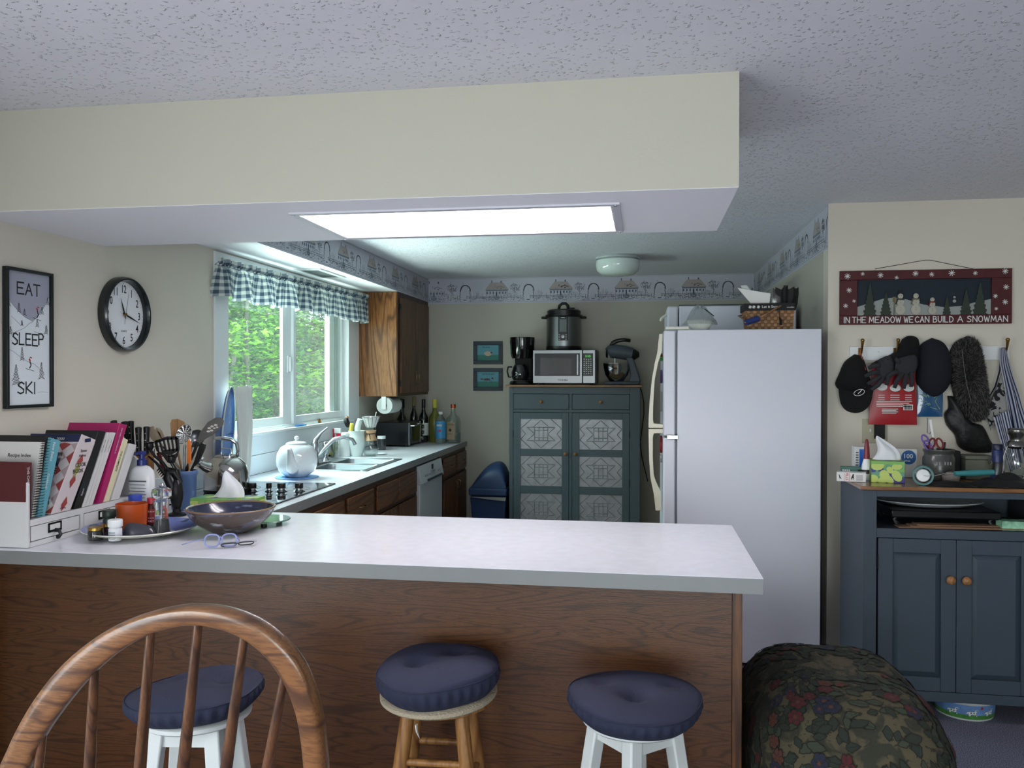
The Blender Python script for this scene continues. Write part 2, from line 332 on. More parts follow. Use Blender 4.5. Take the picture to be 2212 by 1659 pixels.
def border(M, length, off, name, squeeze=1.0):
    b = MB(M); b.m = 0; b.box(0, length, -.0006, 0, 0, .237)
    b.m = 1; b.box(0, length, -.0012, -.0005, .229, .2305).box(0, length, -.0012, -.0005, .012, .0135)
    k = -1
    while off+k*.6 < length:
        for ink, poly in MOT:
            pts = [(x+off+k*.6, z) for x, z in poly]
            if min(p[0] for p in pts) < 0 or max(p[0] for p in pts) > length: continue
            b.m = ink+1; b.face([(x, -.0016, z) for x, z in pts])
        k += 1
    return struct(b, name, BP, smooth=0)
border(T(XK, YB-.0005, ZC-.237), XR-XK, -.08, 'trim_3')
border(T(XK+.0005, YS1, ZC-.2185) @ RZ(90) @ SCL(1, 1, .92), YB-YS1, .12, 'trim_4')
border(T(XR-.0005, YB, ZC-.237) @ RZ(-90), YB-YR, .2, 'trim_5')

# ---- header light: recessed fluorescent fixture with a loose lens
lf = thing('ceiling_light', 'long fluorescent fixture recessed in the dropped header, with a sagging clear lens', 'ceiling light', (-.65, 3.05, ZS))
EMIT = mat('fluorescent glow', (255, 250, 252), .5, emit=58.0)
GLOWP = mat('white enamel reflector', (245, 243, 245), .35)
z0 = ZS-.004
m = MB(); m.box(LX0-.028, LX1+.028, LY0-.03, LY0, z0-.004, z0+.004).box(LX0-.028, LX1+.028, LY1, LY1+.03, z0-.004, z0+.004).box(LX0-.028, LX0, LY0, LY1, z0-.004, z0+.004).box(LX1, LX1+.028, LY0, LY1, z0-.004, z0+.004)
m.build('frame', mat('white enamel trim', (205, 205, 214), .35), lf, bevel=.001)
m = MB(); h = ZS+.11
e_ = .003; m.add([(LX0+e_, LY0+e_, z0), (LX1-e_, LY0+e_, z0), (LX1-e_, LY1-e_, z0), (LX0+e_, LY1-e_, z0), (LX0+e_, LY0+e_, h), (LX1-e_, LY0+e_, h), (LX1-e_, LY1-e_, h), (LX0+e_, LY1-e_, h)], [(4, 5, 6, 7), (0, 1, 5, 4), (1, 2, 6, 5), (2, 3, 7, 6), (3, 0, 4, 7)])
m.build('reflector', GLOWP, lf)
for k in range(2):
    y = LY0+.14+k*.2
    m = MB(T(0, y, ZS+.075) @ RY(90)); m.cyl(0, 0, LX0+.03, LX1-.03, .013, 12); m.build('fluorescent_tube', EMIT, lf)
area('fluorescent light', ((LX0+LX1)/2, (LY0+LY1)/2, ZS+.106), (0, 0, 0), LX1-LX0-.04, LY1-LY0-.04, 5, (1, .96, .98))
LENS = thin_glass('prismatic lens', (240, 238, 240), .06, dirt=.28, dirt_rgb=(250, 246, 248))
m = MB(); m.grid(lambda u, v: (LX0+.004+(LX1-LX0-.008)*u, LY0+.01+(LY1-LY0-.02)*v, ZS+.028-.018*math.exp(-((u-.8)/.15)**2)*sin(v*9)), 40, 10); m.build('lens', LENS, lf)
m = MB(); 
for x, y in ((LX0-.014, LY0-.015), (LX1+.014, LY0-.015), (LX0-.014, LY1+.015), (LX1+.014, LY1+.015)): m.cyl(x, y, z0-.007, z0-.003, .006, 10)
m.build('screws', CHROME, lf)
# dome light on the kitchen ceiling
c = P(1336, 545, z=2.44); dl = thing('dome_light', 'round milky glass dome light, switched off, on the kitchen ceiling', 'ceiling light', (-.20, 6.47, ZC))
MB(T(-.20, 6.47, ZC)).lathe([(1e-7, 0), (.165, 0), (.17, -.012), (.165, -.022), (1e-7, -.022)], 36).build('base', mat('fixture white', (175, 182, 182), .4), dl)
MB(T(-.20, 6.47, ZC-.022)).lathe([(.150, 0), (.165, -.012), (.168, -.05), (.158, -.09), (.125, -.118), (.06, -.128), (1e-7, -.13)], 36).build('glass_shade', mat('milk glass', (208, 220, 214), .12, coat=.6), dl)
# small return grille on the end of the header
m = MB(); m.box(XS, XS+.012, 2.84, 3.10, 2.19, 2.345); o = solo(m, 'wall_plate', 'small cream cover plate on the right end of the dropped header', 'cover plate', mat('cream plastic', (190, 188, 165), .5), (XS, 2.97, 2.26), bevel=.004)
m = MB(); m.box(XS+.0125, XS+.014, 2.93, 2.95, 2.22, 2.30); m.build('slot', BLACKM, o)
# supply grille under the kitchen soffit
gv = P(693, 590, z=ZK)
g = thing('ceiling_vent', 'white rectangular vent grille on the underside of the kitchen soffit', 'vent', (gv.x, gv.y, ZK))
gx, gy = gv.x, gv.y
m = MB(); m.box(gx-.095, gx+.095, gy-.24, gy-.20, ZK-.008, ZK-.0005).box(gx-.095, gx+.095, gy+.20, gy+.24, ZK-.008, ZK-.0005).box(gx-.095, gx-.06, gy-.2, gy+.2, ZK-.008, ZK-.0005).box(gx+.06, gx+.095, gy-.2, gy+.2, ZK-.008, ZK-.0005); m.build('frame', WHITE, g, bevel=.002)
m = MB()
for i in range(12): m.add([(gx-.06+i*.01, gy-.2, ZK-.006), (gx-.06+i*.01, gy+.2, ZK-.006), (gx-.053+i*.01, gy+.2, ZK-.001), (gx-.053+i*.01, gy-.2, ZK-.001)], [(0, 1, 2, 3)])
m.build('slats', mat('vent shadow grey', (120, 130, 130), .6), g, solid=.001)

# ================================================================ WINDOW, VALANCE, BACKSPLASH, OUTDOORS
VIN = mat('window vinyl', (242, 246, 247), .35); TRIM = mat('window casing paint', (232, 236, 238), .4)
wn = bpy.data.objects.new('window_1', None); COL.objects.link(wn); wn.location = (XW, 5.45, WZ0); wn['kind'] = 'structure'; FR['window_1'] = T(XW, 5.45, WZ0)
cy0 = 4.318; cy1 = P(773, 750, x=XW).y; ct = 2.212
m = MB(); m.box(XW, XW+.012, cy0, WY0, WZ0-.30, ct).box(XW, XW+.012, WY1-.02, cy1, WZ0-.0, ct).box(XW, XW+.012, WY0, WY1-.02, WZ1, ct)
m.build('casing', TRIM, wn, bevel=.002)
m = MB(); m.box(XW-.13, XW+.001, WY0, WY0+.012, WZ0, WZ1).box(XW-.13, XW+.001, WY1-.012, WY1, WZ0, WZ1).box(XW-.13, XW+.001, WY0, WY1, WZ1-.012, WZ1)
m.build('jamb', VIN, wn)
m = MB(); m.box(XW-.14, XW+.02, WY0-.02, WY1+.1, WZ0-.012, WZ0+.006); m.build('sill', VIN, wn, bevel=.003)
m = MB(); m.box(XW-.12, XW-.02, WY0+.012, WY1-.012, WZ0+.006, WZ0+.022).box(XW-.066, XW-.058, WY0+.012, WY1-.012, WZ0+.02, WZ0+.03).box(XW-.03, XW-.024, WY0+.012, WY1-.012, WZ0+.02, WZ0+.028); m.build('track', VIN, wn)
m = MB()  # outer frame
for a in ((WY0+.012, WY0+.06), (WY1-.19, WY1-.012)): m.box(XW-.125, XW-.085, a[0], a[1], WZ0+.02, WZ1-.012)
m.box(XW-.125, XW-.085, WY0+.012, WY1-.012, WZ0+.02, WZ0+.05).box(XW-.10, XW-.082, WY1-.11, WY1-.10, WZ0+.05, WZ1).box(XW-.10, XW-.082, WY1-.07, WY1-.06, WZ0+.05, WZ1)
m.build('outer_frame', VIN, wn)
def sash(name, xa, xb, ya, yb, st, glass, st2=None):
    st2 = st2 or st
    s = MB(); z_0, z_1 = WZ0+.024, WZ1-.013
    s.box(xa, xb, ya, ya+st, z_0, z_1).box(xa, xb, yb-st2, yb, z_0, z_1).box(xa, xb, ya+st, yb-st2, z_0, z_0+.055).box(xa, xb, ya+st, yb-st2, z_1-.05, z_1)
    o = s.build(name, VIN, wn, bevel=.003)
    g_ = MB(); xm = (xa+xb)/2; g_.face([(xm, ya+st-.002, z_0+.05), (xm, yb-st2+.002, z_0+.05), (xm, yb-st2+.002, z_1-.048), (xm, ya+st-.002, z_1-.048)]); g_.build('glass', glass, o)
    return o
ys0 = P(631, 800, x=XW-.045).y; ys1 = WY1-.014; yl1 = P(631, 800, x=XW-.08).y+.03
CG = thin_glass('window glass', (235, 250, 246), .06, dirt=.02, dirt_rgb=(220, 250, 245)); DG = thin_glass('dusty window glass', (205, 215, 208), .07, dirt=.08, dirt_rgb=(150, 165, 160))
l1 = sash('sash', XW-.082, XW-.060, WY0+.014, ys0+.035, .055, CG, P(634, 800, x=XW-.07).y-P(614, 800, x=XW-.07).y)
r1 = sash('sash', XW-.056, XW-.034, ys0, ys1, .042, DG)
m = MB(); yy = ys0-.055; m.box(XW-.058, XW-.045, yy-.012, yy+.03, 1.54, 1.66).box(XW-.045, XW-.03, yy, yy+.012, 1.55, 1.65); m.build('latch', WHITE, wn, bevel=.003)
# laminate backsplash
BSP = mat('backsplash laminate', (222, 228, 234), .3, var=(5, .02))
m = MB(); m.box(XW, XW+.010, cy0-.005, 6.70, ZT+.002, 1.032).box(XW, XW+.010, cy0-.005, 6.70, 1.036, WZ0-.014).box(XW, XW+.018, YP1-1.1, cy0-.007, ZT+.002, 1.018).box(XW, XW+.018, 6.702, YB-.001, ZT+.002, 1.018)
struct(m, 'trim_6', BSP, bevel=.002)
# gingham valance on a rod
def gingham():
    m = bpy.data.materials.new('gingham cotton'); m.use_nodes = True; n = m.node_tree.nodes; l = m.node_tree.links; b = n['Principled BSDF']; b.inputs['Roughness'].default_value = .9
    uv = n.new('ShaderNodeUVMap'); s = n.new('ShaderNodeSeparateXYZ'); l.new(uv.outputs[0], s.inputs[0]); outs = []
    for a in ('X', 'Y'):
        mu = n.new('ShaderNodeMath'); mu.operation = 'FRACT'; l.new(s.outputs[a], mu.inputs[0])
        r = n.new('ShaderNodeValToRGB'); r.color_ramp.interpolation = 'CONSTANT'; r.color_ramp.elements[0].color = (0,0,0,1); r.color_ramp.elements[1].position = .48; r.color_ramp.elements[1].color = (1,1,1,1)
        l.new(mu.outputs[0], r.inputs[0]); outs.append(r.outputs[0])
    ad = n.new('ShaderNodeMath'); ad.operation = 'ADD'; l.new(outs[0], ad.inputs[0]); l.new(outs[1], ad.inputs[1])
    r = n.new('ShaderNodeValToRGB'); r.color_ramp.interpolation = 'CONSTANT'; e = r.color_ramp.elements; e[0].color = lin((208, 212, 205))+(1,); e[1].position = .25; e[1].color = lin((140, 152, 160))+(1,)
    e2 = e.new(.75); e2.color = lin((68, 84, 100))+(1,)
    dv = n.new('ShaderNodeMath'); dv.operation = 'DIVIDE'; dv.inputs[1].default_value = 2; l.new(ad.outputs[0], dv.inputs[0]); l.new(dv.outputs[0], r.inputs[0]); l.new(r.outputs[0], b.inputs['Base Color'])
    # thin cotton lets the window's light through
    tl = n.new('ShaderNodeBsdfTranslucent'); l.new(r.outputs[0], tl.inputs[0]); mx = n.new('ShaderNodeMixShader'); mx.inputs[0].default_value = .18
    l.new(b.outputs[0], mx.inputs[1]); l.new(tl.outputs[0], mx.inputs[2]); l.new(mx.outputs[0], n['Material Output'].inputs[0]); return m
def cloth(name, fn, uvfn, nu, nv, mt, parent=None, loc=None):
    b = MB(); b.grid(fn, nu, nv); o = b.build(name, mt, parent, loc=loc, smooth=180)
    uv = o.data.uv_layers.new(name='UVMap')
    for lp in o.data.loops:
        i, j = divmod(lp.vertex_index, nv+1); uv.data[lp.index].uv = uvfn(i/nu, j/nv)
    return o
va0 = P(471, 557, x=XW+.045); va1 = P(795, 637, x=XW+.095); vb0 = P(471, 640, x=XW+.045); vb1 = P(793, 698, x=XW+.095)
va = thing('valance', 'blue and white gingham valance gathered on a rod over the kitchen window', 'curtain', (XW+.07, (va0.y+va1.y)/2, va0.z))
Rv = random.Random(5); PH = [Rv.uniform(0, 6.28) for _ in range(8)]
def vf(u, v):
    y = va0.y+(va1.y-va0.y)*u; L_ = va1.y-va0.y; s = u*L_
    gather = .010*sin(s*150+PH[0]+2*sin(s*9))*(1-v)**2
    wave = (.006+.030*v)*(sin(s*24+PH[1]+1.6*sin(s*2.9)+.8*sin(s*5.3))+.45*sin(s*51+PH[2]))*min(1, .25+v*1.6)
    zt = va0.z+(va1.z-va0.z)*u; zb = vb0.z+(vb1.z-vb0.z)*u + .008*sin(s*24+PH[3])
    pinch = -.006 if abs(v-.17) < .04 else (.010 if v < .15 else 0)
    return (XW+.045+.05*u+gather+wave+pinch, y+.012*v*sin(s*16+PH[1]+.8), zt+(zb-zt)*v+.003*sin(s*95)*(1-v))
VFAB = gingham(); lv = (va1.y-va0.y)
cloth('fabric', vf, lambda u, v: (u*lv/.052*1.6, v*5.4), 760, 26, VFAB, va)
m = MB(); zr = (va0.z+va1.z)/2-.03
m.box(XW+.012, XW+.040, va0.y+.022, va0.y+.026, va0.z-.05, va0.z-.022).box(XW+.012, XW+.075, va1.y-.006, va1.y-.002, va1.z-.05, va1.z-.022).tube([(XW+.036, va0.y+.01, va0.z-.03), (XW+.082, va1.y-.004, va1.z-.03)], .006, 8); m.build('rod', WHITE, va)

# ---- outdoors
LEAF = [mat('maple leaf green', (84, 124, 62), .5, var=(3, .25)), mat('bright leaf green', (124, 166, 58), .5, var=(3, .2)), mat('deep leaf green', (36, 60, 42), .6, var=(2, .25))]
for m_ in LEAF:
    n = m_.node_tree.nodes; l = m_.node_tree.links; b = n['Principled BSDF']; tl = n.new('ShaderNodeBsdfTranslucent'); l.new(b.inputs['Base Color'].links[0].from_socket, tl.inputs[0])
    mx = n.new('ShaderNodeMixShader'); mx.inputs[0].default_value = .4; l.new(b.outputs[0], mx.inputs[1]); l.new(tl.outputs[0], mx.inputs[2]); l.new(mx.outputs[0], n['Material Output'].inputs[0])
BARK = mat('grey bark', (118, 112, 104), .9, bump=(25, .8, .02)); noise_mix(BARK, 14, (118, 112, 104), (66, 62, 56), .45, .6, stretch=(1, 1, .2))
star = []
for i in range(10):
    a = pi/2+2*pi*i/10; r = (1, .5, .85, .42, .55, .38, .55, .42, .85, .5)[i]
    star.append((cos(a)*r, sin(a)*r))
def leaf(b, p, s, R, mi):
    yaw, tilt = R.uniform(0, 360), R.uniform(-35, 35); Mx = T(*p) @ RZ(yaw) @ RX(tilt+R.choice((0, 0, 25)))
    b.m = mi; b.add([tuple(Mx @ Vector((x*s, y*s, -.25*s*(x*x)))) for x, y in star], [tuple(range(10))])
def branchy(b, root, d, L_, n, s, R, mis, droop=.25):
    """leaves spread in a flat tier along one branch"""
    for i in range(n):
        t = R.random()**.8; w_ = .42*L_*(1-abs(t-.5)*1.2)
        p = Vector(root)+Vector(d)*L_*t + Vector((R.uniform(-w_, w_), R.uniform(-w_, w_), R.uniform(-.10, .10)-droop*t*t))
        leaf(b, p, s*R.uniform(.7, 1.2), R, R.choice(mis))
def maple(x, y, h, r, seed, tiers, nl, s, label, mis=(0, 0, 1), z0=-.6, lean=(0, 0), lo=.12, group='trees outside the kitchen window'):
    R = random.Random(seed); t = thing('tree', label, 'tree', (x, y, z0), group=group)
    pts = [(x+lean[0]*k/6, y+lean[1]*k/6, z0+h*k/6) for k in range(7)]
    b = MB(); b.tube(pts, [r*(1-.1*k) for k in range(7)], 10); b.build('trunk', BARK, t)
    b = MB(); br = MB()
    for k in range(tiers):
        f_ = lo+(1-lo)*k/max(1, tiers-1); zz = z0+h*f_; a = R.uniform(0, 2*pi); L_ = R.uniform(1.0, 1.9)*(1.15-f_*.5); d = Vector((cos(a), sin(a), .12))
        rt = (x+lean[0]*f_, y+lean[1]*f_, zz); br.tube([rt, Vector(rt)+d*L_*.6, Vector(rt)+d*L_+Vector((0, 0, -.2))], [r*.22, r*.12, .006], 6)
        branchy(b, rt, d, L_, nl, s, R, mis)
    br.build('branches', BARK, t); b.build('foliage', LEAF, t, smooth=0)
def at(u, v, x): return P(u, v, x=x)
maple(-4.3, 8.6, 3.9, .05, 11, 22, 330, .046, 'young maple with bright green leaves close to the left pane', (0, 0, 1, 1))
maple(-4.9, 10.2, 4.2, .05, 12, 22, 330, .046, 'young maple with green tiers of leaves seen low in the left pane', (0, 0, 0, 1), lean=(.3, .5))
maple(-5.3, 12.4, 4.6, .055, 13, 22, 280, .050, 'slender maple seen through the dusty right pane', (0, 0, 2), lean=(-.2, .6))
maple(-6.6, 11.2, 6.5, .16, 14, 14, 200, .055, 'old tree with a thick grey trunk behind the leaves of the left pane', (0, 2), lo=.5, lean=(.25, .25))
maple(-7.6, 13.6, 7.5, .17, 15, 14, 200, .06, 'leaning grey trunk seen low beside the sash of the window', (0, 2, 2), lo=.5, lean=(.8, 1.2))
maple(-8.0, 17.5, 8, .18, 16, 14, 140, .08, 'dark trunk far behind the dusty right pane', (2, 2, 0), lo=.35)
maple(-10.5, 16.0, 9, .2, 17, 16, 140, .09, 'tall tree deep in the wood behind the left pane', (2, 2, 0), lo=.3)
b = MB(); R = random.Random(31)
for i in range(12000):
    x = -R.uniform(7.5, 20); f_ = (-x)/5; y = R.uniform(6.5, 15.5)*f_*.95; z = R.uniform(-.8, 1.0+.62*(-x)); leaf(b, (x, y, z), .08+.010*(-x), R, R.choice((2, 2, 2, 0)))
tag(b.build('undergrowth', LEAF, smooth=0), 'mass of green undergrowth filling the wood outside the window', 'foliage', kind='stuff')
GROUND = mat('leafy forest ground', (48, 54, 40), .95, bump=(6, 1, .05)); noise_mix(GROUND, 7, (48, 54, 40), (28, 40, 28), .4, .6)
b = MB(); b.grid(lambda u, v: (-2.6-52*u, -12+72*v, -.6+(0 if u < .1 else (u-.1)*16)+.15*sin(u*50)*sin(v*40)), 40, 50)
o = b.build('ground', GROUND); o['kind'] = 'structure'

# ================================================================ COUNTERS AND CABINETS
LAM = mat('grey white laminate', (224, 225, 232), .22, spec=.5, var=(22, .035)); LAMF = mat('laminate edge', (128, 130, 130), .35, var=(9, .03))
OAK = wood('dark oak', (90, 54, 27), (62, 36, 17), 'x', 4.2, .35); OAKV = wood('oak upright grain', (158, 104, 56), (98, 58, 26), 'z', 1.0, .35); OAKD = wood('oak door', (104, 64, 32), (58, 32, 15), 'z', 1.0, .4); OAKY = wood('oak drawer', (108, 68, 36), (62, 36, 18), 'y', 1.0, .4); OAKF = mat('oak face frame', (66, 38, 20), .45, var=(14, .2))
# cooktop and sink cut-outs are hidden under what fills them: the worktop is cut around the sink
SX0, SX1, SY0, SY1 = -2.235, -1.745, 5.10, 5.88
XC = -1.637
pts = [(XW+.001, YP0), (XP, YP0), (XP, YP1), (XC, YP1), (XC, SY0), (XW+.001, SY0)]
w = MB(); th = ZT-.0385
w.m = 0; w.prism(pts, ZT-.0015, ZT, 'xy')
w.box(XW+.001, XC, SY1, YB-.002, ZT-.0015, ZT).box(SX1, XC, SY0, SY1, ZT-.0015, ZT).box(XW+.001, SX0, SY0, SY1, ZT-.0015, ZT)
w.m = 1; zz = (ZT-.048, ZT-.0016)
w.box(XW+.001, XP-.0005, YP0+.0005, YP0+.02, *zz).box(XP-.02, XP-.0005, YP0+.02, YP1-.0005, *zz).box(XC, XP-.02, YP1-.02, YP1-.0005, *zz).box(XC-.02, XC-.0005, YP1-.02, YB-.002, *zz)
w.box(XW+.001, XC-.02, YP0+.02, SY0, ZT-.02, ZT-.0016).box(XC-.02, XP-.02, YP0+.02, YP1-.02, ZT-.02, ZT-.0016).box(XW+.001, XC-.02, SY1, YB-.002, ZT-.02, ZT-.0016)
solo(w, 'worktop', 'grey white laminate worktop running from the peninsula along the window wall', 'countertop', [LAM, LAMF], (-1.0, 3.0, ZT))
# peninsula cabinet
YPN = 2.72
pc = thing('peninsula_cabinet', 'long dark oak panelled cabinet carrying the peninsula worktop', 'cabinet', (-1.0, 3.1, 0))
xr = P(1603, 1400, y=YPN).x
m = MB(); m.box(XW+.002, xr-.032, YPN, YPN+.02, 0, ZT-.05); m.build('front_panel', OAK, pc)
m = MB(); m.box(xr-.031, xr, YPN-.004, YPN+.016, 0, ZT-.05); m.build('corner_stile', OAKD, pc, bevel=.002)
m = MB(); m.box(xr-.02, xr-.001, YPN+.017, YP1-.02, 0, ZT-.05); m.build('end_panel', OAKD, pc)
m = MB(); m.box(XC+.02, xr-.021, YP1-.04, YP1-.02, .09, ZT-.05); m.build('back_panel', OAKD, pc)
m = MB(); m.box(XW+.002, XW+.03, YPN-.03, YPN-.002, 0, ZT-.05); m.build('wall_cleat', OAKD, pc)
# base cabinets along the window wall
XF = -1.66
PULL = mat('bronze pull', (112, 92, 66), .3, 1)
def pull_h(parent, y, z, w_=.085):
    m = MB(); m.tube([(XF+.018, y-w_/2, z), (XF+.04, y-w_/2+.008, z), (XF+.044, y, z), (XF+.04, y+w_/2-.008, z), (XF+.018, y+w_/2, z)], .0038, 8); m.build('handle', PULL, parent)
def pull_v(parent, y, z, w_=.09, X=None):
    X = XF if X is None else X
    m = MB(); m.tube([(X+.018, y, z-w_/2), (X+.04, y, z-w_/2+.008), (X+.044, y, z), (X+.04, y, z+w_/2-.008), (X+.018, y, z+w_/2)], .0038, 8); m.build('handle', PULL, parent)
def base_cab(label, y0, y1, cols, name='base_cabinet'):
    """cols: (y0, y1, has drawer pull, has door, door pull side)"""
    t = thing(name, label, 'cabinet', ((XW+XF)/2, (y0+y1)/2, 0), group=None)
    m = MB(); m.box(XW+.02, XF-.003, y0, y0+.016, .09, ZT-.05).box(XW+.02, XF-.003, y1-.016, y1, .09, ZT-.05).box(XW+.02, XW+.03, y0+.016, y1-.016, .09, ZT-.05).box(XW+.02, XF-.01, y0+.016, y1-.016, .09, .105).box(XW+.1, XF-.07, y0, y1, 0, .09); m.build('carcass', OAKF, t)
    f = MB(); f.box(XF-.003, XF+.003, y0, y1, ZT-.095, ZT-.05).box(XF-.003, XF+.003, y0, y1, .09, .125).box(XF-.003, XF+.003, y0, y0+.05, .125, ZT-.095).box(XF-.003, XF+.003, y1-.05, y1, .125, ZT-.095).box(XF-.003, XF+.003, y0+.05, y1-.05, .64, .70); f.build('face_frame', OAKF, t)
    for a, b_, dp, door, side in cols:
        d = MB(); d.box(XF+.003, XF+.021, a, b_, .672, .828); d = d.build('drawer', OAKY, t, bevel=.006)
        if dp: pull_h(d, (a+b_)/2, .75)
        if door:
            g_ = MB(); n_ = max(3, round((b_-a)/.075)); s_ = (b_-a)/n_
            for i in range(n_): g_.box(XF+.003, XF+.020, a+i*s_+.0012, a+(i+1)*s_-.0012, .11, .645)
            g_.box(XF+.003, XF+.017, a, b_, .11, .645); g_ = g_.build('door', OAKD, t, bevel=.0015)
            if side: pull_v(g_, a+.03 if side < 0 else b_-.03, .55)
    return t
base_cab('oak base cabinet under the near end of the cooktop', 3.51, 4.47, [(3.56, 3.98, True, True, 1), (4.02, 4.44, False, True, -1)])
base_cab('oak base cabinet with a single bronze handled drawer beside the sink cabinet', 4.472, 5.0, [(4.505, 4.955, True, True, 1)])
base_cab('oak sink cabinet with two false drawer fronts and no pulls, left of the dishwasher', 5.002, 5.965, [(5.035, 5.47, False, True, 0), (5.50, 5.945, False, True, 0)])
base_cab('oak base cabinet in the far corner with two drawers and two doors', 6.70, YB-.004, [(6.80, 7.235, True, True, 1), (7.30, 7.68, True, True, -1)])
# dishwasher
dw = thing('dishwasher', 'slim white dishwasher built in between the oak cabinets', 'dishwasher', (-1.95, 6.33, 0)); DWH = mat('dishwasher white', (196, 202, 208), .3)
m = MB(); m.box(XW+.05, XF, 5.99, 6.68, .08, .85); m.build('body', GREYP, dw)
m = MB(); m.box(XF+.001, XF+.03, 5.992, 6.678, .12, .715); m.build('door', DWH, dw, bevel=.004)
m = MB(); m.add([(XF+.001, 5.992, .717), (XF+.001, 6.678, .717), (XF+.001, 6.678, .852), (XF+.001, 5.992, .852), (XF+.045, 5.992, .717), (XF+.045, 6.678, .717), (XF+.022, 6.678, .852), (XF+.022, 5.992, .852)], [(0, 1, 2, 3), (4, 7, 6, 5), (0, 4, 5, 1), (3, 2, 6, 7), (0, 3, 7, 4), (1, 5, 6, 2)]); cp = m.build('control_panel', DWH, dw, bevel=.004)
m = MB(); m.box(XF+.0295, XF+.0345, 6.335, 6.375, .797, .835); m.build('display', BLACK, cp)
m = MB(); m.box(XF+.040, XF+.049, 6.16, 6.62, .722, .738); m.build('grip', mat('dark grip', (60, 64, 70), .4), cp)
m = MB()
for y in (6.11, 6.15, 6.19, 6.24, 6.50, 6.55): m.box(XF+.036, XF+.0405, y, y+.018, .76, .775)
for k in range(4): m.box(XF+.034, XF+.039, 6.28, 6.42, .752+k*.011, .756+k*.011)
m.build('buttons', mat('faint grey', (150, 155, 160), .5), cp)
# upper cabinet
uc = thing('wall_cabinet', 'oak wall cabinet with two plank doors hanging in the far left corner', 'cabinet', (-2.18, 7.2, 1.35)); UY0, UZ0, UZ1 = 6.703, 1.352, 2.221
m = MB(); m.box(XW+.003, XK-.004, UY0, YB-.003, UZ0, UZ1-.002); m.build('body', OAKF, uc)
m = MB(); m.box(XW+.003, XK-.012, UY0-.004, UY0-.0005, UZ0, UZ1-.002); m.build('side_panel', OAKV, uc)
for k, (a, b_) in enumerate(((UY0+.06, 7.20), (7.215, 7.66))):
    g_ = MB(); n_ = 5; s_ = (b_-a)/n_
    for i in range(n_): g_.box(XK-.003, XK+.014, a+i*s_+.0012, a+(i+1)*s_-.0012, UZ0+.025, UZ1-.045)
    g_.box(XK-.003, XK+.011, a, b_, UZ0+.025, UZ1-.045); d = g_.build('door', OAKD, uc, bevel=.0015)
    m = MB(); y = b_-.03 if k == 0 else a+.03; X = XK-.003
    m.tube([(X+.015, y, 1.47), (X+.036, y, 1.475), (X+.036, y, 1.555), (X+.015, y, 1.56)], .0035, 8); m.build('handle', PULL, d)
    for z in (1.46, 2.10):
        m = MB(); m.box(XK-.002, XK+.017, a-.010, a-.002, z-.025, z+.025); m.build('hinge', BLACK, d)
# paper towel under it
tp = P(820, 874, y=6.67); pt = thing('paper_towel_holder', 'paper towel roll on a white holder under the oak wall cabinet', 'paper towels', (-2.115, 6.75, 1.28))
m = MB(T(-2.115, 6.66, 1.276) @ RX(-90)); m.lathe([(.02, 0), (.068, 0), (.068, .28), (.02, .28), (.02, 0)], 32); m.build('roll', mat('paper towel', (205, 208, 206), .9, bump=(90, .3)), pt)
m = MB(); m.box(-2.137, -2.10, 6.648, 6.655, 1.245, 1.351).cyl(0, 0, 0, 0.0001, .0001); m.box(-2.137, -2.10, 6.945, 6.951, 1.25, 1.351); m.build('bracket', WHITE, pt, bevel=.004)
m = MB(); m.face([(-2.176, 6.657, 1.30), (-2.172, 6.657, 1.30), (-2.19, 6.657, 1.20), (-2.194, 6.657, 1.20)]); 
# ---- cooktop
ck = thing('cooktop', 'black glass electric cooktop with four knobs set in the worktop', 'cooktop', (-1.97, 4.02, ZT))
CX0, CX1, CY0, CY1 = -2.27, -1.705, 3.60, 4.46
m = MB(); m.box(CX0, CX1, CY0, CY1, ZT+.0005, ZT+.007); m.build('glass_top', mat('dark mirror glass', (38, 42, 46), .06, spec=.9, coat=1), ck, bevel=.002)
m = MB(); m.box(CX0-.003, CX1+.004, CY0-.003, CY0, ZT+.0004, ZT+.006).box(CX0-.003, CX1+.004, CY1, CY1+.003, ZT+.0004, ZT+.006).box(CX1, CX1+.004, CY0, CY1, ZT+.0004, ZT+.006); m.build('edge_trim', mat('blackened steel', (45, 47, 50), .25, 1), ck)
for u, r_ in ((608, .021), (545, .021), (581, .014), (646, .021)):
    p = P(u, 1061, z=ZT+.008)
    m = MB(T(p.x, p.y, ZT+.0072)); m.lathe([(1e-7, 0), (r_*1.45, 0), (r_*1.5, .002), (r_*1.0, .006), (r_*.8, .010), (r_*.8, .014), (r_*1.4, .017), (r_*1.4, .019), (r_, .020)], 24); m.m = 1; m.lathe([(r_, .020), (r_*1.02, .022), (r_, .040), (r_*.9, .043), (1e-7, .043)], 24)
    m.build('knob', [CHROME, BLACK], ck)
for x, y, r_ in ((-2.12, 4.18, .10), (-2.12, 3.80, .08), (-1.83, 4.20, .08), (-1.85, 3.78, .1)):
    m = MB(T(x, y, ZT+.0073)); m.lathe([(r_-.0015, 0), (r_-.0015, .0003), (r_+.0015, .0003), (r_+.0015, 0)], 48); m.build('burner_ring', mat('ring grey', (95, 98, 100), .4), ck)
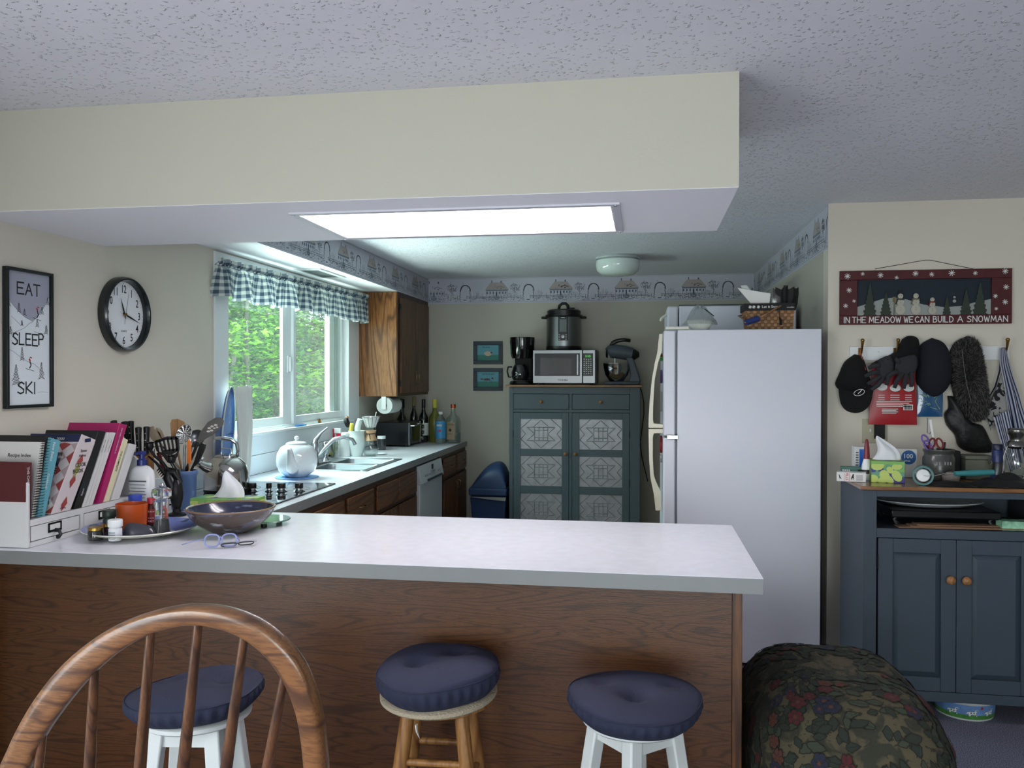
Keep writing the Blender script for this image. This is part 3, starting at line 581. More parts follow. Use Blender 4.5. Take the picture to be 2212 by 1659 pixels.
# ---- sink and faucet
sk = thing('kitchen_sink', 'double bowl stainless steel sink below the window', 'sink', (-1.99, 5.49, ZT)); SINK = mat('satin stainless', (178, 186, 192), .3, 1, bump=(200, .03))
def basin(m, x0, x1, y0, y1, d, n=6, r=.05):
    def ring(x0, x1, y0, y1, r, z):
        o = []
        for cx_, cy_, a in ((x1-r, y1-r, 0), (x0+r, y1-r, 90), (x0+r, y0+r, 180), (x1-r, y0+r, 270)):
            for k in range(n+1): t_ = radians(a+90*k/n); o.append((cx_+r*cos(t_), cy_+r*sin(t_), z))
        return o
    R_ = [ring(x0, x1, y0, y1, r, ZT+.004), ring(x0+.004, x1-.004, y0+.004, y1-.004, r, ZT-.004), ring(x0+.015, x1-.015, y0+.015, y1-.015, r, ZT-d+.03), ring(x0+.04, x1-.04, y0+.04, y1-.04, r, ZT-d)]
    k = len(R_[0]); vs = sum(R_, []); fs = [(i*k+j, i*k+(j+1) % k, (i+1)*k+(j+1) % k, (i+1)*k+j) for i in range(3) for j in range(k)]; fs.append([3*k+j for j in range(k)])
    m.add(vs, fs)
ym = (SY0+SY1)/2
for a, b_ in ((SY0+.025, ym-.012), (ym+.012, SY1-.025)):
    m = MB(); basin(m, SX0+.10, SX1-.025, a, b_, .17); m.build('basin', SINK, sk, smooth=60)
m = MB(); e = .012; z_ = (ZT+.0006, ZT+.005)
m.box(SX0-e, SX0+.11, SY0-e, SY1+e, *z_).box(SX1-.03, SX1+e, SY0-e, SY1+e, *z_).box(SX0+.11, SX1-.03, SY0-e, SY0+.03, *z_).box(SX0+.11, SX1-.03, SY1-.03, SY1+e, *z_).box(SX0+.11, SX1-.03, ym-.017, ym+.017, *z_); m.build('rim', SINK, sk, bevel=.002)
fp = P(680, 999, z=ZT+.006); fx, fy = -2.20, P(680, 999, x=-2.20).y
fx, fy = -2.19, 5.36
fc = thing('faucet', 'chrome single lever faucet arching over the steel sink', 'faucet', (fx, fy, ZT+.005)); z = ZT+.0055
m = MB(); m.box(fx-.028, fx+.028, fy-.10, fy+.24, z, z+.014); m.build('base_plate', CHROME, fc, bevel=.006)
m = MB(T(fx, fy, z+.014)); m.lathe([(.030, 0), (.027, .02), (.024, .09), (.026, .12), (.024, .135), (1e-7, .14)], 20); m.build('body', CHROME, fc)
m = MB(); m.tube([(fx, fy+.01, z+.04), (fx+.05, fy+.03, z+.10), (fx+.11, fy+.07, z+.17), (fx+.17, fy+.10, z+.185), (fx+.22, fy+.13, z+.165), (fx+.235, fy+.14, z+.13)], [.015, .014, .013, .013, .012, .013], 14); m.build('spout', CHROME, fc)
m = MB(); m.tube([(fx, fy, z+.135), (fx+.005, fy+.01, z+.17), (fx+.03, fy+.05, z+.215), (fx+.055, fy+.09, z+.245)], [.022, .018, .008, .007], 12); m.build('lever', CHROME, fc)
m = MB(T(fx, fy+.19, z+.014)); m.lathe([(.026, 0), (.02, .012), (.015, .02), (.014, .05), (.018, .07), (.018, .12), (.012, .128), (1e-7, .13)], 16); m.build('side_sprayer', CHROME, fc)

# ================================================================ STOOLS, CHAIR, OTTOMAN
NAVY = mat('navy cotton', (34, 38, 60), .85, bump=(260, .25), var=(5, .06)); DNAVY = NAVY
def cushion(x, y, z, r, label, tuft, tilt=(0, 0), seed=1, h=.065, rz=0):
    t = thing('seat_cushion', label, 'cushion', (x, y, z), rz); R = random.Random(seed); ph = [R.uniform(0, 6.28) for _ in range(6)]
    Mx = T(x, y, z) @ RZ(rz) @ RX(tilt[0]) @ RY(tilt[1]); b = MB(Mx); n = 72
    def prof(s, a):   # s 0..1 from top centre over the rim to the underside
        w = 1+.025*sin(3*a+ph[0])+.015*sin(5*a+ph[1])
        if s < .6:
            q = s/.6; rr = r*q*w; top = h*(1-.32*q**4)+.006*sin(2*a+ph[2])*q
            for tx, ty, dp in tuft:
                dd = ((rr*cos(a)-tx)**2+(rr*sin(a)-ty)**2)/(.034**2); top -= dp*math.exp(-dd)+dp*.35*math.exp(-dd/6)
            return rr, top
        q = (s-.6)/.4; rr = r*w*(1+.03*sin(pi*q)-.12*q*q); pl = .004*sin(34*a+ph[3])*sin(pi*min(1, q*1.1))
        return rr+pl, h*.66*(1-q)
    b.grid(lambda u, v: (lambda a, s: (prof(s, a)[0]*cos(a), prof(s, a)[0]*sin(a), prof(s, a)[1]))(2*pi*u, max(.002, v)), n*2, 34)
    b.build('cover', NAVY, t, smooth=180)
    b = MB(Mx); b.tube([(prof(.6, 2*pi*k/60)[0]*1.006*cos(2*pi*k/60), prof(.6, 2*pi*k/60)[0]*1.006*sin(2*pi*k/60), prof(.6, 2*pi*k/60)[1]) for k in range(61)], .0016, 6, cap=False); b.build('piping', NAVY, t, smooth=180)
    return t
SWHITE = mat('white stool paint', (202, 206, 206), .45, var=(10, .03)); PINE = wood('honey pine', (150, 106, 58), (112, 72, 36), 'z', 1.2, .4)
def leg_pts(x, y, z, a, rt, rb): return (x+rt*cos(a), y+rt*sin(a), z), (x+rb*cos(a), y+rb*sin(a), 0)
def white_stool(x, y, rz, label, zs=.585):
    t = thing('bar_stool', label, 'stool', (x, y, 0), rz, None); M = T(x, y, 0) @ RZ(rz)
    b = MB(M @ T(0, 0, zs-.022)); b.lathe([(1e-7, 0), (.140, 0), (.148, .006), (.148, .016), (.140, .022), (1e-7, .022)], 40); b.build('seat', SWHITE, t)
    for k in range(4):
        a = radians(45+90*k); cx, cy = .105*cos(a), .105*sin(a); bx, by = .185*cos(a), .185*sin(a); w = .021
        b = MB(M); b.taper(bx-w, bx+w, by-w, by+w, 0, zs-.023, cx-w, cx+w, cy-w, cy+w); lg = b.build('leg', SWHITE, t, bevel=.005)
        if k in (2, 3):
            b = MB(M @ T(bx*.60+cx*.40, by*.60+cy*.40-w-.002, .23) @ RX(90)); b.cyl(0, 0, -.002, .002, .009, 14); b.build('screw_cap', SWHITE, lg)
    for k in range(4):
        a, c_ = radians(45+90*k), radians(135+90*k); r_ = .112; zt = zs-.05
        p0 = Vector((r_*cos(a), r_*sin(a), zt)); p1 = Vector((r_*cos(c_), r_*sin(c_), zt)); d = (p1-p0).normalized(); nrm = Vector((-d.y, d.x, 0))*.009
        b = MB(M); q = [p0+nrm, p1+nrm, p1-nrm, p0-nrm]; b.add([(v_.x, v_.y, zt-.022) for v_ in q]+[(v_.x, v_.y, zt+.024) for v_ in q], [(0, 1, 2, 3), (7, 6, 5, 4), (0, 4, 5, 1), (1, 5, 6, 2), (2, 6, 7, 3), (3, 7, 4, 0)]); b.build('apron', SWHITE, t)
        zz = .26 if k % 2 else .34; f_ = (zs-zz)/zs; r2 = .105+.08*f_
        b = MB(M); b.tube([(r2*cos(a), r2*sin(a), zz), (r2*cos(c_), r2*sin(c_), zz)], .012, 12); b.build('rung', SWHITE, t)
    return t
# placements follow the shadow of the worktop edge, which crosses the right cushion
def seat_at(u, v, y): return P(u, v, y=y)
s1 = seat_at(1371, 1530, 2.40); white_stool(s1.x, 2.40, 42, 'white four legged bar stool at the right end of the peninsula, square legs', .555)
cushion(s1.x, 2.40, .557, .187, 'navy round cushion dented in the middle, on the right white stool', [(0, -.03, .028), (-.10, .05, .012), (.1, .06, .012)], (2, 1), 2, .078)
s2 = seat_at(948, 1480, 2.50); t = thing('bar_stool', 'honey coloured round pine bar stool in the middle of the peninsula', 'stool', (s2.x, 2.50, 0)); M = T(s2.x, 2.50, 0) @ RZ(12); zs = .548
b = MB(M @ T(0, 0, zs-.03)); b.lathe([(1e-7, 0), (.15, 0), (.17, .01), (.17, .022), (.16, .03), (1e-7, .03)], 40); b.build('seat', PINE, t)
for k in range(4):
    a = radians(35+90*k+(8 if k % 2 else -8)); p, q = (.10*cos(a), .10*sin(a), zs-.031), (.175*cos(a), .175*sin(a), 0)
    b = MB(M); b.tube([p, ((p[0]+q[0])/2, (p[1]+q[1])/2, zs/2), q], [.021, .0235, .018], 16); b.build('leg', PINE, t)
for k in range(4):
    a, c_ = radians(35+90*k+(8 if k % 2 else -8)), radians(125+90*k+(8 if (k+1) % 2 else -8)); zz = .30 if k % 2 else .36; r2 = .10+.075*(zs-zz)/zs
    b = MB(M); b.tube([(r2*cos(a), r2*sin(a), zz), (r2*cos(c_), r2*sin(c_), zz)], .011, 12); b.build('rung', PINE, t)
cushion(s2.x, 2.50, zs+.012, .185, 'navy round cushion with two tufts, on the pine stool', [(.05, .06, .016), (-.06, -.02, .022)], (4, -3), 3, .100)
b = MB(T(s2.x, 2.50, zs+.001) @ RX(3) @ RY(-2)); b.lathe([(.1735, -.012), (.180, -.006), (.180, .004), (.172, .009), (.05, .009), (.05, .003), (.1735, .003), (.1735, -.012)], 48); solo(b, 'stool_pad', 'beige elasticated stool cover edge between the cushion and the pine stool', 'seat pad', mat('beige terry elastic', (160, 148, 128), .95, bump=(150, 1)), (s2.x, 2.50, zs))
b = MB(); b.tube([(s2.x-.02, 2.315, zs-.028), (s2.x-.018, 2.312, zs-.045), (s2.x-.01, 2.314, zs-.068)], [.012, .008, .001], 6, flat=.2); solo(b, 'fabric_tag', 'small white fabric tag hanging under the pad of the pine stool', 'fabric tag', WHITE, (s2.x-.02, 2.375, zs))
s3 = seat_at(425, 1540, 2.16); white_stool(s3.x, 2.16, 8, 'white four legged bar stool at the left, behind the bow back chair', .592)
cushion(s3.x, 2.16, .594, .181, 'navy round cushion behind the spindles, on the left white stool', [(.07, .04, .018), (-.08, .05, .012)], (-1, -4), 5, .075)

# bow back windsor chair in the foreground, seen from behind
CHO = wood('oiled oak', (122, 80, 42), (76, 46, 22), 'x', 2.4, .3, coat=.5); CHS = wood('oiled oak spindle', (98, 62, 34), (60, 36, 18), 'z', 2.0, .32, coat=.4)
def cp(u, v):   # the plane of the chair back: it leans toward the room and its left side is turned away
    yv = 1.20
    for _ in range(6):
        p = P(u, v, y=yv); yv = 1.20-.10*(p.x+.6)-.22*(p.z-1.0)
    return P(u, v, y=yv)
ch = thing('windsor_chair', 'bow back oak windsor chair in the left foreground', 'chair', (-.68, 1.55, 0))
bow_out = [(-60, 1790), (-45, 1725), (-8, 1657), (28, 1580), (72, 1507), (130, 1438), (200, 1382), (275, 1345), (350, 1324), (415, 1318), (480, 1326), (545, 1350), (600, 1390), (645, 1445), (672, 1510), (688, 1580), (697, 1660), (700, 1740), (696, 1830)]
bow_in = [(-20, 1800), (0, 1745), (42, 1690), (78, 1612), (122, 1546), (178, 1478), (238, 1424), (298, 1385), (360, 1363), (412, 1356), (468, 1364), (520, 1386), (568, 1424), (604, 1475), (628, 1530), (642, 1590), (650, 1665), (652, 1740), (650, 1830)]
import itertools
def cr(pts, k=4):
    o = []
    for i in range(len(pts)-1):
        p0, p1, p2, p3 = pts[max(i-1, 0)], pts[i], pts[i+1], pts[min(i+2, len(pts)-1)]
        for j in range(k):
            t_ = j/k; o.append(tuple(.5*((2*p1[q])+(-p0[q]+p2[q])*t_+(2*p0[q]-5*p1[q]+4*p2[q]-p3[q])*t_*t_+(-p0[q]+3*p1[q]-3*p2[q]+p3[q])*t_**3) for q in range(len(p1))))
    o.append(pts[-1]); return o
A, B = cr(bow_out), cr(bow_in); dn = Vector((.10, 1, .22)).normalized()
vs = []; fs = []; prof_ = [(.5+.5*math.copysign(abs(cos(a_))**.55, cos(a_)), .5+.5*math.copysign(abs(sin(a_))**.55, sin(a_))) for a_ in [2*pi*(k_+.5)/16 for k_ in range(16)]]
for (u0, v0), (u1, v1) in zip(A, B):
    a, b_ = cp(u0, v0), cp(u1, v1)
    for s_, d_ in prof_: vs.append(a.lerp(b_, s_)+dn*.030*d_)
k = len(prof_)
for i in range(len(A)-1):
    for j in range(k): fs.append((i*k+j, i*k+(j+1) % k, (i+1)*k+(j+1) % k, (i+1)*k+j))
fs += [tuple(range(k)), tuple((len(A)-1)*k+j for j in range(k))[::-1]]
MB().add(vs, fs).build('bow', CHO, ch, smooth=180)
for (u0, v0), (u1, v1) in (((78, 1590), (66, 1690)), ((190, 1440), (180, 1665)), ((312, 1372), (290, 1665)), ((416, 1357), (384, 1665)), ((516, 1385), (478, 1665)), ((604, 1470), (568, 1665))):
    a, b_ = cp(u0, v0)+dn*.015, cp(u1, v1)+dn*.015; d = b_-a; kk = (a.z-.47)/(-d.z); e_ = a+d*kk
    MB().tube([a-d*.03, a+(e_-a)*.1, a+(e_-a)*.45, a+(e_-a)*.75, e_], [.0065, .0075, .0105, .0095, .007], 12).build('spindle', CHS, ch)
b = MB(T(-.70, 1.56, .44)); b.lathe([(1e-7, 0), (.20, 0), (.235, .012), (.24, .024), (.22, .035), (.10, .026), (1e-7, .026)], 40, sx=1.0, sy=.95); b.build('seat', CHO, ch)
for x, y in ((-.16, -.13), (.16, -.13), (-.17, .15), (.17, .15)):
    b = MB(); b.tube([(-.70+x*.85, 1.56+y*.85, .442), (-.70+x*1.1, 1.56+y*1.15, .25), (-.70+x*1.35, 1.56+y*1.5, 0)], [.014, .021, .012], 12); b.build('leg', CHS, ch)
b = MB(); b.tube([(-.70-.185, 1.40, .24), (-.70-.187, 1.74, .24)], .010, 10).tube([(-.70+.185, 1.40, .24), (-.70+.187, 1.74, .24)], .010, 10).tube([(-.885, 1.57, .24), (-.515, 1.57, .24)], .010, 10); b.build('stretcher', CHS, ch)
# floral ottoman
FLO = mat('floral tapestry', (78, 71, 53), .92, bump=(300, .4))
noise_mix(FLO, 9, (78, 71, 53), (48, 48, 38), .48, .56, detail=3, dist=1.2); noise_mix(FLO, 60, (0, 0, 0), (46, 44, 34), .60, .64, detail=2, dist=.6)
oy0, oy1, ox0, ox1, oh = 2.55, 3.42, .345, .95, .50
def ott(u, v):
    # superellipse plan, domed top that falls away to the right
    a = 2*pi*u; s = v
    def sq(c, e=.55): return math.copysign(abs(c)**e, c)
    q = min(1, s/.5); rr = q if s < .5 else 1-.06*((s-.5)/.5)**2
    x = (ox0+ox1)/2+(ox1-ox0)/2*rr*sq(cos(a)); y = (oy0+oy1)/2+(oy1-oy0)/2*rr*sq(sin(a))
    z = oh+.03-.15*q**5 if s < .5 else (oh-.12)*(1-(s-.5)/.5)+.04*((s-.5)/.5)
    if s > .5: bul = .02*sin(pi*(s-.5)/.5); x += bul*cos(a); y += bul*sin(a)
    return (x, y, z)
ot = thing('ottoman', 'floral tapestry ottoman at the right end of the peninsula', 'ottoman', (.65, 3.0, 0))
b = MB(); b.grid(ott, 64, 36); FM = [FLO]+[mat('tapestry ink '+str(i), c_, .92) for i, c_ in enumerate(((38, 44, 36), (52, 58, 44), (74, 28, 30), (34, 36, 54), (80, 46, 36), (28, 28, 24)))]
_oc = Vector(((ox0+ox1)/2, (oy0+oy1)/2, .18)); RF = random.Random(77); _k = [0]
def motif(u0, v0, ang, pts, mi):
    _k[0] += 1; b.m = mi; f_ = []; su_ = (Vector(ott(u0+.008, v0))-Vector(ott(u0-.008, v0))).length/.016; sv_ = max(.3, (Vector(ott(u0, v0+.01))-Vector(ott(u0, v0-.01))).length/.02)
    if su_ < .35: return
    for x, y in pts:
        X_, Y_ = x*cos(ang)-y*sin(ang), x*sin(ang)+y*cos(ang); p = Vector(ott((u0+X_/su_) % 1, min(.99, max(.01, v0+Y_/sv_)))); f_.append(p+(p-_oc).normalized()*(.0010+.0000009*_k[0]))
    b.face(f_)
def leafp(L_, w_): return [(L_*(k/6-.5), w_*sin(pi*k/6)*(1+.25*(k % 2))) for k in range(7)]+[(L_*(.5-k/6), -w_*sin(pi*k/6)*(1+.25*(k % 2))) for k in range(1, 6)]
for _ in range(1300):
    u0, v0 = RF.random(), RF.uniform(.06, .97)**.75; a = RF.uniform(0, 6.3); s_ = RF.uniform(.028, .055)
    motif(u0, v0, a, leafp(s_*1.15, s_*.30), 6); motif(u0, v0, a, leafp(s_, s_*.24), RF.choice((1, 1, 2)))
    motif(u0, v0, a, [(-s_*.45, -.001), (s_*.45, -.001), (s_*.45, .001), (-s_*.45, .001)], 6)
for _ in range(130):
    u0, v0 = RF.random(), RF.uniform(.12, .95)**.75; s_ = RF.uniform(.010, .021); c_ = RF.choice((3, 3, 4, 5)); n_ = 6
    for k in range(n_):
        a = 2*pi*k/n_; motif(u0, v0, 0, [(cos(a)*s_*.85+s_*.62*cos(j*pi/4), sin(a)*s_*.85+s_*.62*sin(j*pi/4)) for j in range(8)], 6)
    for k in range(n_):
        a = 2*pi*k/n_; motif(u0, v0, 0, [(cos(a)*s_*.85+s_*.50*cos(j*pi/4), sin(a)*s_*.85+s_*.50*sin(j*pi/4)) for j in range(8)], c_)
    motif(u0, v0, 0, [(s_*.4*cos(j*pi/4), s_*.4*sin(j*pi/4)) for j in range(8)], 5)
b.build('upholstery', FM, ot, smooth=180)
for x in (.42, .87):
    for y in (2.66, 3.32): MB().cyl(x, y, 0, .05, .022, 12).build('foot', OAKF, ot)

# ================================================================ ON THE PENINSULA
def S(p, npx): return (Vector(p)-Vector((0, 0, EYE))).dot(_f)*npx/FPX
def pxpoly(b, pts, y, th): b.prism([(P(u, v, y=y).x, P(u, v, y=y).z) for u, v in pts], y-th/2, y+th/2, 'xz'); return b
def pxtube(b, pts, y, r, n=8, dy=0, **k): b.tube([P(u, v, y=y)+Vector((0, dy*i, 0)) for i, (u, v) in enumerate(pts)], r, n, **k); return b
def prop(name, label, cat, u, v, z, wpx, hpx, parts, y=None, group=None, sy=1, n=28, rz=0, x=None):
    """upright turned thing: parts = (part name, material, [(radius, height) in half widths and heights])"""
    p = P(u, v, y=y) if y is not None else P(u, v, x=x) if x is not None else P(u, v, z=z); p.z = z; r = S(p, wpx)/2; h = S(p, hpx)
    t = thing(name, label, cat, tuple(p), rz, group)
    for pn, mt, pr in parts:
        MB(T(*p) @ RZ(rz)).lathe([(max(1e-7, a*r), b_*h) for a, b_ in pr], n, sy=sy).build(pn, mt, t, smooth=38)
    t['_h'] = h; t['_r'] = r
    del t['_h']; del t['_r']
    return t, p, r, h
# ---- white desk organiser with two drawers
ORG = mat('organiser white', (214, 214, 214), .45); OX1 = -2.121; OX0 = XW+.004; OY0 = 2.615; OY1 = 3.30
zsh = P(75, 1124, x=OX1).z; ztop = P(59, 1046, y=OY0).z; zt2 = P(38, 1023, y=OY0).z; xt2 = P(38, 1023, y=OY0).x
og = thing('desk_organiser', 'white wooden desk organiser full of cookbooks, with small label drawers', 'organiser', ((OX0+OX1)/2, 2.9, ZT))
for y in (OY0, OY1-.012):
    MB().prism([(OX0, ZT+.001), (OX1, ZT+.001), (OX1, ztop), (xt2, zt2), (OX0, zt2)], y, y+.012, 'xz').build('side_panel', ORG, og, bevel=.002)
MB().box(OX0, OX1-.004, OY0+.013, OY1-.013, zsh-.016, zsh-.002).box(OX0, OX1-.004, OY0+.013, OY1-.013, ZT+.001, ZT+.012).box(OX0, OX0+.008, OY0+.013, OY1-.013, ZT+.012, zsh-.016).box(OX1-.018, OX1, OY0+.013, OY1-.013, ZT+.001, ZT+.018).box(OX1-.018, OX1, OY0+.013, OY1-.013, zsh-.018, zsh+.004).box(OX1-.018, OX1, OY0+.278, OY0+.296, ZT+.018, zsh-.018).build('case', ORG, og)
for k in range(2):
    a = OY0+.018+k*.282; b_ = a+.255
    d = MB().box(OX1-.17, OX1-.001, a+.002, b_-.002, ZT+.021, zsh-.021).build('drawer', ORG, og, bevel=.0015); zc = (ZT+zsh)/2+.006; yc = (a+b_)/2
    fr = MB(); X = OX1; yc -= .01
    for q in ((yc-.034, yc+.034, zc+.012, zc+.018), (yc-.034, yc+.034, zc-.016, zc-.008), (yc-.034, yc-.028, zc-.012, zc+.016), (yc+.028, yc+.034, zc-.012, zc+.016)): fr.box(X, X+.003, q[0], q[1], q[2], q[3])
    fr.tube([(X+.002, yc, zc-.012), (X+.018, yc, zc-.013), (X+.024, yc, zc-.026), (X+.016, yc, zc-.036), (X+.008, yc, zc-.036)], .004, 8, flat=2.0); fr.build('label_pull', BLACK, d)
    MB().box(X, X+.0012, yc-.028, yc+.028, zc-.009, zc+.013).build('label_card', PAPER, d)
# ---- cookbooks
PAGES = mat('book pages', (205, 200, 188), .85)
def planeM(o, ux, uy):
    ux = Vector(ux).normalized(); uy = Vector(uy); uy = (uy-ux*uy.dot(ux)).normalized(); w = ux.cross(uy)
    return Matrix(((ux.x, uy.x, w.x, o[0]), (ux.y, uy.y, w.y, o[1]), (ux.z, uy.z, w.z, o[2]), (0, 0, 0, 1)))
def book(label, bl, br, tl, tr, depth, cov, pages=PAGES, xs=None, name='book', title=None, coverart=None, group='cookbooks leaning in the white organiser', th=.0025, spine=True):
    X = xs if xs is not None else OX1-.006
    q = [P(*p, x=X) for p in (bl, br, tr, tl)]; lift = max(0, zsh+.006-min(q[0].z, q[1].z))
    z0 = zsh+.006; q[0].z = q[1].z = z0
    q[0].y = min(q[0].y, q[1].y-.004)
    t = thing(name, label, 'book', (X, (q[0].y+q[1].y)/2, z0), group=group)
    b = MB(); y0, y1, Y1, Y0 = q[0].y, q[1].y, q[2].y, q[3].y; Z0, Z1 = q[3].z, q[2].z
    def slab(ya, yb, Ya, Yb, za, zb, xa, xb, m):
        m.add([(xa, ya, z0), (xb, ya, z0), (xb, yb, z0), (xa, yb, z0), (xa, Ya, za), (xb, Ya, za), (xb, Yb, zb), (xa, Yb, zb)], [(0, 3, 2, 1), (4, 5, 6, 7), (0, 1, 5, 4), (1, 2, 6, 5), (2, 3, 7, 6), (3, 0, 4, 7)])
    slab(y0, y0+th, Y0, Y0+th, Z0, Z0, X-depth, X, b); slab(y1-th, y1, Y1-th, Y1, Z1, Z1, X-depth, X, b)
    if spine: slab(y0+th, y1-th, Y0+th, Y1-th, Z0, Z1, X-th, X, b)
    b.build('cover', cov, t, bevel=.0008)
    b = MB(); slab(y0+th+.0003, y1-th-.0003, Y0+th+.0003, Y1-th-.0003, Z0-.004, Z1-.004, X-depth+.004, X-th-.0005, b); b.build('pages', pages, t)
    up = Vector((0, (Y0+Y1)/2-(y0+y1)/2, (Z0+Z1)/2-z0)); c0 = Vector((X+.0006, (y0+y1)/2, z0))
    if title:
        b = MB()
        for s_, f0, size, sxx in title:
            M_ = planeM(c0+up*f0, -up, Vector((0, 1, 0))) if True else None
            b.text(s_, M_ @ T(0, -size*.35, 0), size, sx=sxx)
        b.build('title', WINK if title[0][3] > 0 and cov not in LIGHTC else INK, t, smooth=0)
    if coverart:   # art on the cover that faces the room: u from the spine (0) to the fore edge (1), v from bottom to top
        for mt, polys in coverart:
            b = MB()
            for pl in polys:
                pts = []
                for u, v in pl: pts.append((X-depth*u, y0+(Y0-y0)*v-.0007, z0+(Z0-z0)*v))
                b.face(pts)
            b.build('cover_print', mt, t, smooth=0)
    return t, (X, y0, Y0, z0, Z0, depth)
LIGHTC = set()
MAROON = mat('maroon cloth', (84, 26, 30), .7); TEAL = mat('teal cover', (96, 160, 172), .5); BLKC = mat('black book cover', (24, 24, 26), .35); NAVYC = mat('navy cover', (22, 34, 74), .4); MAGENTA = mat('magenta cover', (160, 26, 92), .45); CREAM = mat('cream cover', (222, 214, 178), .6); WCOV = mat('white cover', (214, 212, 210), .55); REDCH = mat('faded red check', (150, 60, 58), .6); PINKCH = mat('pale check cloth', (206, 196, 196), .7); PINK2 = mat('pink grey check', (176, 150, 152), .7)
LIGHTC |= {CREAM, WCOV, PINKCH}
book('maroon book with white spine lettering in the near end of the organiser', (58, 1112), (66, 1112), (52, 998), (69, 999), .20, MAROON, title=[('THE CHOCOLATE', .92, .016, .9)])
t, q = book('white wire bound recipe index booklet behind the maroon book', (68, 1110), (80, 1110), (91, 955), (97, 955), .21, WCOV, xs=OX1-.012, name='recipe_booklet', spine=False)
def cover_text(t, q, items, mt=INK, name='cover_lettering'):
    X, y0, Y0, z0, Z0, dp = q; b = MB(); upv = Vector((0, Y0-y0, Z0-z0))
    for s_, u, v, size in items:
        b.text(s_, planeM(Vector((X-dp*u, y0+(Y0-y0)*v-.0009, z0+(Z0-z0)*v)), (1, 0, 0), upv), size)
    b.build(name, mt, t, smooth=0)
cover_text(t, q, [('Recipe Index', .62, .80, .018)]+[('Recipe names ......', .80, .70-.035*i, .008) for i in range(9)]+[('Recipes of home ..', .42, .70-.035*i, .008) for i in range(9)])
b = MB(); X, y0, Y0, z0, Z0, dp = q
for i in range(30):
    f_ = (i+.5)/30; c = Vector((X+.004, y0+(Y0-y0)*f_+.005, z0+(Z0-z0)*f_)); b.tube([c+Vector((.008*cos(a), .012*sin(a), 0)) for a in [k*pi/4 for k in range(9)]], .0011, 5, cap=False)
b.build('wire_binding', BLACK, t)
t, q = book('large black book standing behind the recipe booklet', (80, 1108), (84, 1108), (100, 941), (108, 941), .235, BLKC, xs=OX1-.012)
b = MB(); X, y0, Y0, z0, Z0, dp = q
for i in range(28):
    f_ = (i+.5)/28; c = Vector((X+.005, y0+(Y0-y0)*f_+.004, z0+(Z0-z0)*f_)); b.tube([c+Vector((.008*cos(a), .012*sin(a), 0)) for a in [k*pi/4 for k in range(9)]], .0011, 5, cap=False)
b.build('wire_binding', BLACK, t)
book('teal paperback with white script on its spine', (80, 1108), (97, 1110), (107, 945), (131, 952), .19, TEAL, title=[('New Basics', .96, .019, .8), ('Cookbook', .55, .016, .8)])
def ck_art():
    L1, L2, L3 = [], [], []
    for i in range(5):
        for j in range(6):
            cu, cv = i*.25, j*.17+.02
            (L1 if (i+j) % 2 == 0 else L2).append([(cu-.125, cv), (cu, cv-.085), (cu+.125, cv), (cu, cv+.085)])
    return L1, L2
_cl = lambda L_: [[(max(.01, min(.99, u)), max(.01, min(.89, v))) for u, v in p] for p in L_]
art = [(REDCH, _cl(ck_art()[0])), (PINK2, _cl(ck_art()[1])), (NAVYC, [[(0, .90), (1, .90), (1, 1), (0, 1)], [(.22, .30), (.62, .30), (.62, .76), (.22, .76)]]), (BRASS, [[(.42+.07*cos(a*pi/8), .38+.055*sin(a*pi/8)) for a in range(16)]]), (PAPER, [[(.06, .09), (.30, .09), (.30, .20), (.06, .20)]])]
t, q = book('thick red and white checked cookbook with a navy band', (110, 1110), (152, 1113), (176, 938), (208, 950), .215, PINKCH, coverart=art)
X, y0, Y0, z0, Z0, dp = q
cover_text(t, q, [('Celebrate the', .60, .69, .016), ('Century', .60, .64, .016), ('Edition  2000', .72, .92, .017)]+[('award winning tested recipes', .60, .57-.03*i, .007) for i in range(4)], WINK)
b = MB(); 
for i in range(12): b.box(X-dp*.27+i*.003, X-dp*.27+i*.003+(.0018 if i % 3 else .0008), y0+(Y0-y0)*.12-.0012, y0+(Y0-y0)*.12-.0008, z0+(Z0-z0)*.11, z0+(Z0-z0)*.17)
b.build('barcode', INK, t, smooth=0)
s0, s1 = P(130, 1111, x=OX1-.005), P(192, 944, x=OX1-.005); upv = s1-s0
b = MB()
for s_, f_, sz in (('Better', .80, .014), ('Homes', .735, .014), ('COOK', .60, .021), ('BOOK', .52, .021), ('cooking', .07, .010)): b.text(s_, planeM(s0+upv*f_+Vector((.0012, -.015, 0)), (0, 1, .0), upv), sz)
b.build('spine_title', INK, t, smooth=0)
b = MB(); w_ = .016
for f_ in (.13, .42, .68): c = s0+upv*f_+Vector((.0006, .0, 0)); b.face([c+Vector((0, -w_, 0)), c-upv.normalized()*.03, c+Vector((0, w_, 0)), c+upv.normalized()*.03])
b.build('spine_checks', REDCH, t, smooth=0)
b = MB(); c = s0+upv*.565+Vector((.0008, 0, 0)); b.face([c+Vector((0, -w_, 0)), c-upv.normalized()*.034, c+Vector((0, w_, 0)), c+upv.normalized()*.034]); b.build('spine_diamond', mat('olive print', (150, 150, 80), .6), t, smooth=0)
b = MB(); c = s0+upv*.96; b.face([c+Vector((.0008, -.017, -.008)), c+Vector((.0008, .017, -.008)), c+Vector((.0008, .017, .006)), c+Vector((.0008, -.017, .006))]); b.build('spine_band', NAVYC, t, smooth=0)
book('tall black cookbook leaning behind the checked one', (160, 1109), (176, 1109), (212, 930), (229, 932), .235, BLKC, title=[('cooking', .25, .012, .8)])
